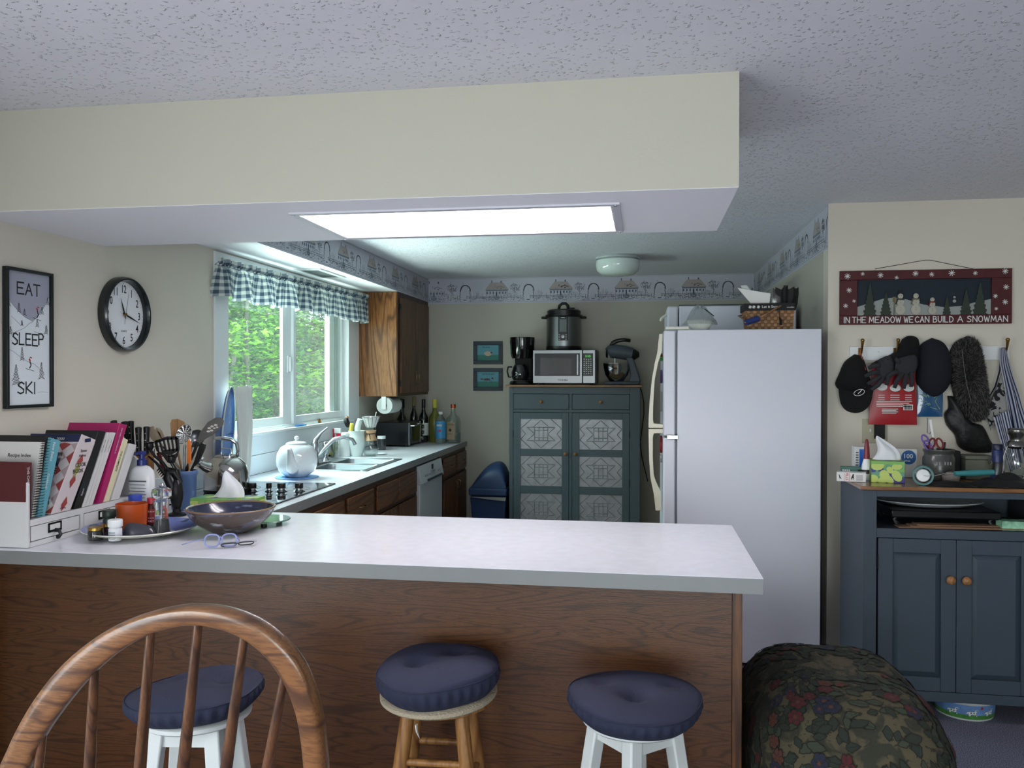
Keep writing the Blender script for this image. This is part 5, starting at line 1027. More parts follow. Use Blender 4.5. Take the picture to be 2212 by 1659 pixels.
# ---- things beyond the sink
def sp(u, v): return P(u, v, z=ZT)
t, p, r, h = prop('spray_bottle', 'white spray bottle with a red collar under the window', 'spray bottle', 731, 972, ZT+.001, 17, 42, [('body', WPL, [(0, 0), (1, 0), (1.05, .05), (1.0, .45), (.85, .6), (.5, .82), (.42, 1), (0, 1)]), ('collar', mat('red plastic', (206, 30, 62), .35), [(0, 1), (.5, 1), (.55, 1.16), (0, 1.16)])], x=-2.28)
b = MB(T(p.x, p.y, p.z+h*1.16)); b.box(-.03, .02, -.012, .012, .001, .04); b.m = 1; b.box(-.045, -.03, -.006, .006, -.035, .036); b.build('trigger_head', [WPL, mat('red plastic', (206, 30, 62), .35)], t, bevel=.003)
t, p, r, h = prop('hand_soap', 'white round pump bottle behind the faucet spout', 'bottle', 746, 985, ZT+.001, 22, 50, [('body', WPL, [(0, 0), (.95, 0), (1, .05), (1, .78), (.7, .84), (.68, .85)]), ('cap', WHITE, [(0, .85), (.8, .85), (.8, 1), (.7, 1.03), (0, 1.03)])], x=-2.22)
t, p, r, h = prop('dish_brush_pitcher', 'tall white pitcher holding brushes, beside the sink', 'pitcher', 771, 985, ZT+.001, 38, 55, [('body', mat('pitcher white', (205, 216, 214), .25), [(0, 0), (.62, 0), (.66, .05), (.78, .25), (1, .5), (.95, .75), (.88, .9), (.98, 1), (.93, 1), (.84, .9), (.6, .1), (0, .08)])], x=-2.14)
pz, pp = p.z+h, p
t = thing('scrub_brush', 'dish brush with a round black head standing in the white pitcher', 'brush', (p.x-.02, p.y, p.z+h*.2)); a = P(749, 913, y=p.y)
MB().tube([(p.x-.005, p.y, p.z+.03), (p.x-.03, p.y, pz), a+Vector((.018, 0, -.02))], .006, 8).build('handle', mat('blue grey handle', (96, 120, 140), .4), t)
MB(T(*a) @ RY(70)).lathe([(1e-7, -.012), (.034, -.010), (.038, .0), (.034, .014), (1e-7, .018)], 20, sy=.8).build('bristles', BLACKM, t)
t = thing('scrub_brush', 'white and yellow bottle brush standing at the right of the pitcher', 'brush', (p.x+.02, p.y, p.z+h*.2))
MB().tube([(p.x+.01, p.y, p.z+.03), P(772, 925, y=p.y), P(778, 905, y=p.y)], [.012, .024, .020], 12).build('sleeve', mat('crinkled white', (214, 222, 220), .6, bump=(80, 1)), t)
MB().tube([P(757, 940, y=p.y-.02), P(760, 915, y=p.y-.02)], [.016, .014], 10).build('sponge', mat('yellow sponge', (222, 200, 80), .9), t)
MB().ball(P(750, 903, y=p.y+.02), .012, 1, 1, 1.4).build('cork', mat('cork', (150, 104, 78), .8), t)
t, p, r, h = prop('pour_over_coffee_maker', 'glass hourglass coffee maker with a wooden collar and a filter cone on top', 'coffee maker', 801, 987, ZT+.001, 34, 62, [('flask', CLEAR, [(0, .02), (.75, 0), (.85, .05), (1, .28), (.9, .5), (.55, .72), (.5, .78), (.62, .92), (.68, 1)]), ('collar', mat('blond wood collar', (186, 148, 112), .5), [(.82, .55), (.60, .70), (.56, .76), (.70, .90), (.66, .90), (.5, .76), (.55, .68), (.78, .55)]), ('glass_base', CLEAR, [(0, .03), (.6, .02), (.7, .06), (0, .07)])], x=-2.04)
b = MB(T(p.x, p.y, p.z+h)); b.tube([(r*.62*cos(a), r*.62*sin(a), -h*.22) for a in [2*pi*k/20 for k in range(21)]], .003, 6, cap=False); b.tube([(.0, -r*.62, -h*.22), (.01, -r*.75, -h*.4)], .003, 6).build('tie', BLACK, t)
b = MB(T(p.x, p.y, p.z+h)); b.lathe([(r*.55, 0), (r*1.05, h*.36)], 28); b.build('paper_filter', PAPER, t)
b = MB(T(p.x, p.y, p.z+h)); 
for k in range(12): a = 2*pi*k/12; b.tube([(r*.62*cos(a), r*.62*sin(a), 0), (r*1.16*cos(a), r*1.16*sin(a), h*.37)], .0018, 5)
b.tube([(r*1.16*cos(a), r*1.16*sin(a), h*.37) for a in [2*pi*k/24 for k in range(25)]], .003, 6, cap=False); b.build('wire_cone', CHROME, t)
q = P(802, 938, y=p.y); MB().tube([Vector((p.x, p.y, p.z+h*1.38)), P(806, 918, y=p.y), P(813, 890, y=p.y-.02)], [.004, .0035, .003], 8).build('stirrer', PAPER, t)
t = thing('sponge', 'yellow and black sponge lying behind the sink', 'sponge', tuple(sp(727, 985))); q = sp(727, 984)
MB(T(q.x, q.y, ZT+.006) @ RZ(60)).grid(lambda u, v: (.075*(u-.5)*2, .04*(v-.5)*2, .008+.014*sin(u*3)), 8, 4).build('yellow_side', mat('yellow sponge', (222, 200, 80), .9), t, solid=.012)
MB(T(q.x, q.y, ZT+.0006) @ RZ(60)).box(-.09, .085, -.045, .045, 0, .007).build('black_scourer', BLACKM, t)
q = sp(752, 984); solo(MB(T(q.x-.02, q.y, ZT+.001) @ RZ(50)).box(-.045, .045, -.03, .03, 0, .035), 'soap_block', 'pale aqua block of soap beside the white pitcher', 'soap', mat('aqua soap', (150, 196, 206), .5), (q.x, q.y, ZT), bevel=.006)
t, p, r, h = prop('glass_tumbler', 'clear glass holding a green sprig behind the faucet', 'glass', 722, 972, ZT+.001, 18, 34, [('glass', CLEAR, [(0, 0), (.8, 0), (1, 1), (.95, 1), (.76, .06), (0, .06)])], x=-2.27)
b = MB(); R = random.Random(2)
for k in range(9): a = R.uniform(0, 6.28); b.tube([(p.x, p.y, p.z+.015), (p.x+.02*cos(a), p.y+.02*sin(a), p.z+.07), (p.x+.035*cos(a), p.y+.035*sin(a), p.z+.10+R.uniform(0, .04))], [.0015, .004, .0008], 5)
b.build('sprig', mat('olive sprig', (120, 120, 60), .7), t)
solo(MB(T(-2.0, 6.22, ZT+.001)).lathe([(1e-7, 0), (.03, 0), (.045, .008), (.043, .010), (.028, .004), (1e-7, .004)], 28), 'saucer', 'small white saucer in front of the glass coffee maker', 'saucer', PORC, (-2.0, 6.22, ZT))
q = P(598, 951, x=XW-.01); solo(MB().box(XW-.02, XW+.006, P(640, 917, x=XW-.01).y, P(658, 915, x=XW-.01).y, WZ0+.007, WZ0+.016), 'blue_clip', 'small blue plastic strip lying on the window sill', 'plastic strip', mat('sky blue plastic', (70, 150, 220), .4), (XW, 5.6, WZ0+.007), bevel=.002)
q = P(692, 912, x=XW-.01); b = MB()
for k in range(7): a = k*.9; b.tube([(q.x-.01+.015*cos(a), q.y+.02*sin(a), WZ0+.012), (q.x-.008, q.y+.01*cos(a), WZ0+.036), (q.x-.01-.012*cos(a), q.y-.02*sin(a), WZ0+.012)], .004, 6)
solo(b, 'brass_trinket', 'little tangled brass ornament on the window sill', 'ornament', BRASS, (q.x, q.y, WZ0+.007))
# toaster oven, storage jar and bottles in the far corner
to = thing('toaster', 'black and steel toaster oven on the worktop near the far wall', 'toaster', (-2.13, 7.12, ZT)); a0, a1 = sp(885, 966), sp(925, 955)
tx0, tx1, ty0, ty1 = -2.30, -1.985, 6.93, 7.40; zt2_ = P(885, 913, y=6.93).z
MB().prism([(tx0+.01, ZT+.012), (tx1-.01, ZT+.012), (tx1, ZT+.03), (tx1-.006, zt2_-.02), (tx1-.02, zt2_), (tx0+.03, zt2_), (tx0, zt2_-.03), (tx0, ZT+.03)], ty0, ty1, 'xz').build('body', mat('black gloss shell', (26, 26, 30), .2), to, bevel=.006)
MB().box(tx1-.004, tx1+.006, ty0, ty0+.03, ZT+.012, zt2_-.004).box(tx1-.004, tx1+.006, ty1-.11, ty1-.10, ZT+.012, zt2_-.004).build('steel_edge', STEEL, to, bevel=.002)
MB().box(tx1, tx1+.004, ty0+.035, ty1-.12, ZT+.04, zt2_-.02).build('glass_door', mat('dark oven glass', (24, 30, 34), .06, coat=1), to)
MB().tube([(tx1, ty0+.05, zt2_-.03), (tx1+.03, ty0+.055, zt2_-.03), (tx1+.03, ty1-.13, zt2_-.03), (tx1, ty1-.125, zt2_-.03)], .006, 8).build('door_handle', CHROME, to)
for z_ in (ZT+.05, ZT+.10, ZT+.15): MB(T(tx1, ty1-.05, z_) @ RY(90)).cyl(0, 0, 0, .02, .016, 16).build('knob', CHROME, to)
for x_, y_2 in ((tx0+.03, ty0+.03), (tx1-.03, ty0+.03), (tx0+.03, ty1-.03), (tx1-.03, ty1-.03)): MB().cyl(x_, y_2, ZT+.0005, ZT+.0125, .012, 10).build('foot', BLACK, to)
t, p, r, h = prop('storage_jar', 'dark glass jar with a pale lid left of the toaster', 'jar', 824, 962, ZT+.001, 20, 30, [('glass', mat('dark glass', (40, 42, 46), .1, coat=1), [(0, 0), (1, 0), (1, .8), (0, .8)]), ('lid', WPL, [(0, .8), (.9, .8), (.9, 1), (0, 1)])], y=6.62)
WINE = [(0, 0), (.9, 0), (1, .03), (1, .52), (.9, .60), (.45, .70), (.36, .76), (.34, 1), (0, 1)]
DG_ = mat('dark wine glass', (16, 20, 16), .1, coat=1)
def wine(u, vb, wpx, hpx, y, label, body, foil, lab=None, prof=WINE, name='wine_bottle', cat='bottle', extra=()):
    pr = [(a, b_) for a, b_ in prof]
    return prop(name, label, cat, u, vb, ZT+.001, wpx, hpx, [('glass', body, pr), ('foil', foil, [(.36*1.08, .80), (.36*1.08, .995), (.3, 1.005), (0, 1.005)])]+([('label', lab, [(1.012, .16), (1.012, .45)])] if lab else [])+list(extra), y=y, group='bottles in the far corner of the worktop')
FB = mat('black foil', (20, 20, 24), .35); 
wine(868, 965, 30, 92, 7.45, 'squat dark bottle behind the left end of the toaster', DG_, FB, prof=[(0, 0), (1, 0), (1, .35), (.9, .48), (.3, .66), (.26, .72), (.26, 1), (0, 1)])
wine(894, 964, 17, 96, 7.55, 'slim dark wine bottle with a gold neck label behind the toaster', DG_, mat('gold neck', (150, 128, 76), .4))
wine(915, 963, 21, 92, 7.48, 'black topped wine bottle with a white label right of the toaster', DG_, FB, PAPER)
wine(939, 961, 25, 92, 7.50, 'pale yellow wine bottle with a yellow foil neck', mat('yellow green wine', (150, 150, 70), .08, trans=.5, ior=1.3), mat('yellow foil', (206, 196, 70), .4))
t, p, r, h = prop('soda_bottle', 'clear plastic bottle with a blue label and white cap', 'bottle', 952, 959, ZT+.001, 23, 68, [('body', mat('clear pet', (205, 220, 225), .08, trans=.8, ior=1.2), [(0, 0), (.85, 0), (1, .06), (1, .62), (.85, .75), (.35, .88), (.32, .92), (0, .92)]), ('cap', WHITE, [(0, .92), (.38, .92), (.38, 1), (0, 1)]), ('label', mat('soda blue label', (64, 142, 190), .4), [(1.015, .17), (1.015, .70)])], y=7.36, group='bottles in the far corner of the worktop')
b = MB(); b.M = T(p.x, p.y-r*1.03, p.z); b.lathe([(1e-7, 0), (.012, 0)], 16) if False else b.box(-.014, .014, -.001, 0, h*.38, h*.44); b.build('label_mark', REDP, t); 
b = MB(); [b.box(p.x-.025+.004*i, p.x-.0225+.004*i+.001*(i % 2), p.y-r*1.035, p.y-r*1.025, p.z+h*.55, p.z+h*(.60+.01*(i % 3))) for i in range(12)]; b.build('label_lettering', WINK, t)
t, p, r, h = prop('vodka_bottle', 'clear glass spirits bottle with a copper cap and tan label, nearest the wall end', 'bottle', 979, 957, ZT+.001, 33, 82, [('glass', CLEAR, [(0, .01), (.9, 0), (1, .03), (1, .55), (.85, .66), (.36, .76), (.28, .85), (.28, .95)]), ('cap', mat('copper cap', (186, 88, 60), .35, .6), [(0, .92), (.34, .92), (.34, 1.02), (0, 1.02)]), ('contents', mat('clear spirit', (190, 200, 196), .1, trans=.7, ior=1.2), [(0, .03), (.93, .03), (.93, .27), (0, .27)])], y=7.42, group='bottles in the far corner of the worktop')
b = MB(T(*p)); b.lathe([(r*1.02, h*.10), (r*1.02, h*.55)], 14, a0=-2.6, a1=-1.15); b.build('label', mat('tan label', (150, 128, 104), .7), t)
b = MB(T(p.x, p.y, p.z)); b.text("TITO'S", T(-.036, -r*1.06, h*.47) @ RX(90), .020); b.text('Handmade', T(-.036, -r*1.06, h*.24) @ RX(90), .010); b.lathe([(1e-7, 0), (1e-7, 0)], 3) if False else b.prism([(-.012+.013*cos(a*pi/8), h*.35+.013*sin(a*pi/8)) for a in range(16)], -r*1.06, -r*1.055, 'xz'); b.build('label_print', INK, t)

# ================================================================ THE FAR WALL: PIE SAFE AND WHAT STANDS ON IT
PSX0, PSX1, PSY = -1.165, -.03, 7.25; PSH = 1.428
ps = thing('pie_safe', 'tall blue green pie safe with six punched tin panels against the far wall', 'cabinet', (-.6, 7.46, 0))
TOPW = wood('thin wooden top', (150, 112, 76), (120, 84, 52), 'x', 1.2, .45); KNOB = wood('turned wooden knob', (156, 112, 68), (126, 84, 46), 'z', 3, .4)
MB().box(PSX0-.03, PSX1+.02, PSY-.03, YB-.01, PSH, PSH+.018).build('top', TOPW, ps, bevel=.003)
q = lambda u, v: P(u, v, y=PSY)
m = MB(); y0 = PSY+.02
m.box(PSX0, PSX0+.02, y0, YB-.02, .0, PSH-.001).box(PSX1-.02, PSX1, y0, YB-.02, .0, PSH-.001).box(PSX0+.02, PSX1-.02, YB-.035, YB-.02, .06, PSH-.001).box(PSX0+.02, PSX1-.02, y0, YB-.036, .06, .08); m.build('carcass', BLUEP, ps)
xa, xb, xc, xd = P(1109, 880, y=PSY).x, P(1229, 880, y=PSY).x, P(1236, 880, y=PSY).x, P(1360, 880, y=PSY).x
zd0, zd1, zk0, zk1 = P(1170, 884, y=PSY).z, P(1170, 851, y=PSY).z, .11, P(1170, 891, y=PSY).z
m = MB(); m.box(PSX0, xa-.002, PSY, y0, 0, PSH-.001).box(xd+.002, PSX1, PSY, y0, 0, PSH-.001).box(xa-.002, xd+.002, PSY, y0, zd1+.002, PSH-.001).box(xa-.002, xd+.002, PSY, y0, zk1+.002, zd0-.002).box(xb+.002, xc-.002, PSY, y0, zk0, zk1).box(xb+.002, xc-.002, PSY, y0, zd0-.002, zd1+.002).box(xa-.002, xd+.002, PSY, y0, .06, zk0-.002); m.build('face_frame', BLUEP, ps, bevel=.0015)
def knob(parent, x, y, z, r=.016, mt=None):
    M = T(x, y, z) @ RX(90); MB(M).lathe([(1e-7, .0), (r*.5, .0), (r*.45, .008), (r, .014), (r, .022), (r*.7, .028), (1e-7, .030)], 18).build('knob', mt or KNOB, parent, smooth=180)
for a, b_ in ((xa, xb), (xc, xd)):
    d = MB().box(a+.001, b_-.001, PSY-.002, PSY+.25, zd0+.001, zd1-.001).build('drawer', BLUEP, ps, bevel=.003); knob(d, (a+b_)/2, PSY-.003, (zd0+zd1)/2)
TIN = mat('punched tin', (165, 165, 170), .45, .6, bump=(45, .5, .004), var=(20, .12))
for k, (a, b_) in enumerate(((xa, xb), (xc, xd))):
    s_ = .062 if True else 0; ia, ib = a+.062, b_-.062
    tops = [(P(1170, 905, y=PSY).z, P(1170, 970, y=PSY).z), (P(1170, 985, y=PSY).z, P(1170, 1050, y=PSY).z), (P(1170, 1066, y=PSY).z, P(1170, 1131, y=PSY).z)]
    m = MB(); m.box(a+.001, ia, PSY-.002, PSY+.018, zk0, zk1-.001).box(ib, b_-.001, PSY-.002, PSY+.018, zk0, zk1-.001); prev = zk1-.001
    for t1, t0 in tops: m.box(ia, ib, PSY-.002, PSY+.018, t1, prev); prev = t0
    m.box(ia, ib, PSY-.002, PSY+.018, zk0, prev); d = m.build('door', BLUEP, ps, bevel=.002)
    knob(d, b_-.028 if k == 0 else a+.028, PSY-.003, P(1220, 980, y=PSY).z)
    for zh in (1.02, .60):
        MB().box(a-.004 if k == 0 else b_-.002, a+.002 if k == 0 else b_+.004, PSY-.006, PSY-.001, zh-.03, zh+.03).build('hinge', BLACKM, d)
    for t1, t0 in tops:
        m = MB(); w_, h_ = ib-ia, t1-t0; cx_, cz_ = (ia+ib)/2, (t0+t1)/2; Y = PSY+.010
        m.face([(ia-.003, Y, t0-.003), (ib+.003, Y, t0-.003), (ib+.003, Y, t1+.003), (ia-.003, Y, t1+.003)])
        # raised quilt-block lines
        def ln(p0, p1, w2=.0035):
            p0 = Vector((cx_+p0[0]*w_, Y-.0005, cz_+p0[1]*h_)); p1 = Vector((cx_+p1[0]*w_, Y-.0005, cz_+p1[1]*h_)); dd = (p1-p0).normalized(); n_ = Vector((-dd.z, 0, dd.x))*w2; o_ = Vector((0, -.004, 0))
            m.add([p0+n_, p0-n_, p1-n_, p1+n_, p0+o_, p1+o_], [(0, 4, 5, 3), (4, 1, 2, 5), (0, 1, 4), (3, 5, 2)])
        for s1_ in (-1, 1):
            ln((s1_*.49, .18), (s1_*.24, .49)); ln((s1_*.49, -.18), (s1_*.24, -.49)); ln((s1_*.49, .18), (s1_*.38, 0)); ln((s1_*.49, -.18), (s1_*.38, 0))
            ln((s1_*.34, .22), (s1_*.16, 0)); ln((s1_*.34, -.22), (s1_*.16, 0)); ln((-.34, s1_*.22), (.34, s1_*.22)); ln((-.16, s1_*.12), (.16, s1_*.12)); ln((-.2, s1_*.22), (0, s1_*.46)); ln((.2, s1_*.22), (0, s1_*.46)); ln((s1_*.16, -.22), (s1_*.16, .22)); ln((s1_*.05, -.22), (s1_*.05, .22))
        m.build('tin_panel', TIN, d)
ZP_ = PSH+.019; yf = 7.30
# microwave
mwx0, mwx1 = P(1151, 800, y=yf).x, P(1286, 800, y=yf).x; mz1 = P(1200, 756, y=yf).z
mw = thing('microwave', 'stainless steel microwave in the middle of the pie safe top', 'microwave', ((mwx0+mwx1)/2, 7.48, ZP_))
MB().box(mwx0+.004, mwx1+.01, yf+.02, 7.66, ZP_+.012, mz1).build('body', mat('microwave dark shell', (36, 38, 40), .35), mw, bevel=.004)
W_ = mwx1-mwx0; fz0 = ZP_+.012
def mx_(f): return mwx0+W_*f
MB().box(mwx0, mx_(.795), yf-.004, yf+.02, fz0, mz1).build('door', STEEL, mw, bevel=.004)
d = bpy.data.objects['door'] if False else mw
MB().box(mx_(.03), mx_(.755), yf-.006, yf-.0035, fz0+.065, mz1-.03).build('window_surround', BLACK, mw, bevel=.002)
MB().box(mx_(.12), mx_(.62), yf-.0075, yf-.006, fz0+.075, mz1-.07).build('window_pane', mat('microwave window', (52, 54, 58), .15, coat=.5), mw)
MB().box(mx_(.70), mx_(.745), yf-.03, yf-.006, fz0+.07, mz1-.035).build('door_handle', STEEL, mw, bevel=.006)
MB().box(mx_(.80), mwx1, yf-.004, yf+.02, fz0, mz1).build('control_panel', STEEL, mw, bevel=.004)
MB().box(mx_(.805), mx_(.965), yf-.0065, yf-.0035, fz0+.065, mz1-.03).build('keypad', BLACK, mw, bevel=.002)
m = MB(); m.text('8:88', T(mx_(.84), yf-.0075, mz1-.065) @ RX(90), .028); m.build('clock_digits', mat('green display', (90, 190, 90), .5, emit=.35), mw, smooth=0)
m = MB(); R = random.Random(8)
for r_ in range(8):
    for c_ in range(4): m.box(mx_(.815+.035*c_), mx_(.815+.035*c_)+.010, yf-.0075, yf-.0065, mz1-.085-.018*r_, mz1-.085-.018*r_+.006*(1 if (r_+c_) % 3 else 1.5))
m.build('key_legends', WINK, mw, smooth=0)
m = MB(); m.text('TOSHIBA', T(mx_(.40), yf-.0045, fz0+.022) @ RX(90), .022); m.build('nameplate', INK, mw, smooth=0)
for x_ in (mwx0+.05, mwx1-.05):
    for y_ in (yf+.05, 7.62): MB().cyl(x_, y_, ZP_, ZP_+.0125, .012, 10).build('foot', BLACK, mw)
# electric pressure cooker on the microwave
pcx = P(1218, 750, y=7.46).x; pr = S((pcx, 7.46, 1.9), 76)/2; pz0 = mz1+.001; k = 1/1
pk = thing('pressure_cooker', 'black and steel electric pressure cooker on top of the microwave', 'pressure cooker', (pcx, 7.46, pz0))
hz = P(1218, 681, y=7.46).z-pz0
MB(T(pcx, 7.46, pz0)).lathe([(1e-7, 0), (pr*.97, 0), (pr, .006), (pr, .035), (1e-7, .035)], 48).build('base', BLACK, pk)
MB(T(pcx, 7.46, pz0)).lathe([(pr*.99, .035), (pr*.99, hz*.93)], 48).build('body', STEEL, pk)
MB(T(pcx, 7.46, pz0)).lathe([(pr*.99, hz*.93), (pr*1.06, hz*.95), (pr*1.06, hz), (1e-7, hz)], 48).build('collar', BLACK, pk)
MB(T(pcx, 7.46, pz0)).lathe([(pr*.95, hz+.001), (pr*.96, hz+.035), (pr*.85, hz+.048), (.02, hz+.056), (1e-7, hz+.056)], 48).build('lid', BLACK, pk)
for s_ in (-1, 1): MB(T(pcx, 7.46, pz0)).box(s_*pr*.95 if s_ > 0 else -pr*1.28, pr*1.28 if s_ > 0 else -pr*.95, -.04, .04, hz*.90, hz*.96).build('side_handle', BLACK, pk, bevel=.008)
MB(T(pcx, 7.46, pz0+hz)).tube([(-.045, 0, .05), (-.04, 0, .085), (-.015, 0, .105), (.015, 0, .105), (.035, 0, .085), (.04, 0, .05)], .013, 10).build('lid_handle', BLACK, pk, smooth=180)
MB(T(pcx, 7.46, pz0+hz)).cyl(.075, .0, .05, .066, .02, 12).build('valve', BLACK, pk)
MB(T(pcx, 7.46-pr*1.0, pz0)).prism([(-.035, hz*.26), (.05, hz*.26), (.05, hz*.93), (-.035, hz*.93)], -.012, .02, 'xz').build('control_panel', BLACK, pk, bevel=.003)
MB(T(pcx, 7.46-pr*1.0, pz0)).box(-.022, .038, -.0135, -.0122, hz*.50, hz*.85).build('screen', mat('grey screen', (88, 98, 98), .3), pk)
MB(T(pcx+.008, 7.46-pr-.0122, pz0+hz*.37) @ RX(90)).lathe([(1e-7, 0), (.016, 0), (.015, .012), (1e-7, .013)], 20).build('dial', STEEL, pk)
m = MB(T(pcx, 7.46-pr*1.0, pz0))
for i in range(3):
    for x_ in (-.03, .028): m.box(x_, x_+.014, -.0135, -.0122, hz*(.29+.06*i), hz*(.29+.06*i)+.004)
m.box(-.008, .024, -.0135, -.0122, hz*.885, hz*.90); m.build('panel_legends', WINK, pk, smooth=0)
# coffee maker
cx0, cx1 = P(1101, 800, y=7.36).x, P(1155, 800, y=7.36).x; cz = P(1128, 728, y=7.36).z; cm_ = (cx0+cx1)/2; GB = mat('gloss black', (12, 12, 14), .12, coat=.5)
cf = thing('coffee_maker', 'black drip coffee maker at the left end of the pie safe top', 'coffee maker', (cm_, 7.42, ZP_))
MB(T(cm_, 7.40, ZP_)).lathe([(1e-7, 0), (.115, 0), (.12, .01), (.11, .03), (.1, .035), (1e-7, .035)], 36, sx=1.0, sy=1.0).build('base', GB, cf)
MB().box(cx0+.035, cx1-.03, 7.44, 7.58, ZP_+.036, cz-.06).build('column', BLACKM, cf, bevel=.012)
hC = cz-ZP_
MB(T(cm_-.005, 7.40, ZP_)).lathe([(1e-7, hC-.19), (.092, hC-.19), (.104, hC-.15), (.112, hC-.02), (.112, hC-.002), (1e-7, hC)], 40).build('filter_housing', GB, cf)
MB(T(cm_-.02, 7.37, ZP_+.037)).lathe([(1e-7, 0), (.062, 0), (.075, .03), (.078, .07), (.062, .12), (.05, .14), (1e-7, .142)], 36).build('carafe', mat('smoky carafe', (22, 22, 26), .06, coat=1), cf)
MB(T(cm_-.02, 7.37, ZP_+.037)).tube([(-.07, -.03, .12), (-.10, -.045, .12), (-.108, -.05, .08), (-.095, -.045, .03), (-.075, -.035, .03)], .011, 10, flat=.6).build('carafe_handle', BLACK, cf, smooth=180)
# stand mixer
MG = mat('mixer grey', (74, 80, 90), .5); ymx = 7.42
mx = thing('stand_mixer', 'grey stand mixer with a steel bowl at the right end of the pie safe top', 'stand mixer', (P(1345, 830, y=ymx).x, ymx, ZP_))
c = P(1348, 828, y=ymx); MB().box(P(1306, 828, y=ymx).x, P(1382, 828, y=ymx).x, ymx-.09, ymx+.09, ZP_+.001, ZP_+.028).build('base', MG, mx, bevel=.012)
b = MB(); pxpoly(b, [(1352, 772), (1367, 772), (1374, 790), (1381, 812), (1384, 826), (1358, 826), (1362, 810), (1358, 790)], ymx, .09); b.build('pedestal', MG, mx, bevel=.01)
b = MB(); b.tube([P(u, v, y=ymx) for u, v in ((1313, 762), (1316, 760), (1330, 759), (1350, 762), (1366, 765))], [.042, .056, .062, .062, .056], 20, flat=1); b.build('motor_head', MG, mx, smooth=60)
b = MB(); b.tube([P(u, v, y=ymx) for u, v in ((1366, 765), (1372, 766), (1381, 766))], [.050, .046, .022], 18); b.build('speed_dial', BLACK, mx)
b = MB(); b.tube([P(u, v, y=ymx) for u, v in ((1309, 762), (1313, 762))], [.040, .050], 18); b.build('front_cap', BLACK, mx)
b = MB(); b.tube([P(u, v, y=ymx) for u, v in ((1319, 748), (1324, 741), (1334, 736), (1347, 734), (1362, 736))], [.010, .013, .012, .011, .010], 10, flat=1.5); b.build('handle', BLACK, mx, smooth=180)
bc = P(1332, 822, y=ymx); bt = P(1332, 782, y=ymx).z; br_ = S(bc, 57)/2; h_ = bt-bc.z
MB(T(bc.x, ymx-.01, ZP_+.03)).lathe([(1e-7, 0), (br_*.5, 0), (br_*.55, .008), (br_*.85, h_*.35), (br_*.97, h_*.7), (br_, h_*.95), (br_*1.03, h_*.97)], 40).build('bowl', CHROME, mx, solid=.001, smooth=180)
b = MB(); b.tube([P(1329, 772, y=ymx), P(1329, 800, y=ymx)], .006, 8); b.build('beater', CHROME, mx)
b = MB(); b.tube([P(u, v, y=7.60) for u, v in ((1380, 832), (1386, 845), (1391, 870), (1391, 895), (1387, 925), (1383, 955), (1386, 985), (1392, 1010), (1397, 1030), (1399, 1040))], .004, 6); solo(b, 'power_cord', 'black power cord hanging down between the pie safe and the refrigerator', 'power cord', BLACKM, (PSX1+.05, 7.60, .6), smooth=180)
# small framed animal pictures
FRB = mat('blue black frame', (38, 50, 60), .5); SKYP = mat('picture blue', (92, 150, 164), .6); GRASSP = mat('picture green', (50, 116, 104), .6)
for k, (a, b_) in enumerate((((1023, 737), (1086, 787)), ((1023, 795), (1086, 844)))):
    p0, p1 = P(a[0], b_[1], y=YB), P(b_[0], a[1], y=YB); x0_, x1_, z0_, z1_ = p0.x, p1.x, p0.z, p1.z
    t = thing('framed_picture', ('small blue framed picture of a sheep on the far wall, the upper one', 'small blue framed picture of a fox on the far wall, the lower one')[k], 'picture', ((x0_+x1_)/2, YB, z0_), group='pair of small pictures left of the pie safe')
    f_ = .036; m = MB(); Y0_ = YB-.018
    m.box(x0_, x1_, Y0_, YB-.001, z0_, z0_+f_).box(x0_, x1_, Y0_, YB-.001, z1_-f_, z1_).box(x0_, x0_+f_, Y0_, YB-.001, z0_+f_, z1_-f_).box(x1_-f_, x1_, Y0_, YB-.001, z0_+f_, z1_-f_); m.build('frame', FRB, t, bevel=.003)
    m = MB(); Yp = YB-.008; w_, h_ = x1_-x0_-2*f_, z1_-z0_-2*f_; X0, Z0_ = x0_+f_, z0_+f_
    m.m = 0; m.box(X0, X0+w_, Yp, Yp+.003, Z0_+h_*.35, Z0_+h_); m.m = 1; m.box(X0, X0+w_, Yp, Yp+.003, Z0_, Z0_+h_*.35)
    def el(cx_, cz_, rx, rz_, d_=.001): m.face([(X0+w_*cx_+rx*cos(j*pi/7), Yp-d_, Z0_+h_*cz_+rz_*sin(j*pi/7)) for j in range(14)])
    if k == 0:
        m.m = 2; el(.50, .42, .034, .020); el(.40, .46, .018, .014, .0012); el(.60, .46, .018, .014, .0013); el(.5, .52, .02, .012, .0014); m.m = 3; el(.66, .50, .010, .008, .0016); [m.box(X0+w_*q_, X0+w_*q_+.003, Yp-.001, Yp, Z0_+h_*.22, Z0_+h_*.3) for q_ in (.40, .48, .55, .62)]
    else:
        m.m = 3; el(.45, .50, .030, .011); el(.72, .58, .012, .009, .0012); el(.22, .52, .016, .007, .0013)
        for q_ in (.30, .38, .55, .62): m.face([(X0+w_*q_, Yp-.001, Z0_+h_*.48), (X0+w_*q_+.005, Yp-.001, Z0_+h_*.48), (X0+w_*(q_+.05)+.003, Yp-.001, Z0_+h_*.28), (X0+w_*(q_+.05), Yp-.001, Z0_+h_*.28)])
        m.m = 2; el(.77, .60, .005, .004, .0015)
    m.m = 4; m.text('the sheep' if k == 0 else 'the fox at dusk', T(X0+w_*.25, Yp-.001, Z0_+h_*.82) @ RX(90), .018)
    m.build('print', [SKYP, GRASSP, mat('picture cream', (196, 180, 160), .7), mat('picture brown', (96, 70, 72), .7), INK], t, smooth=0)
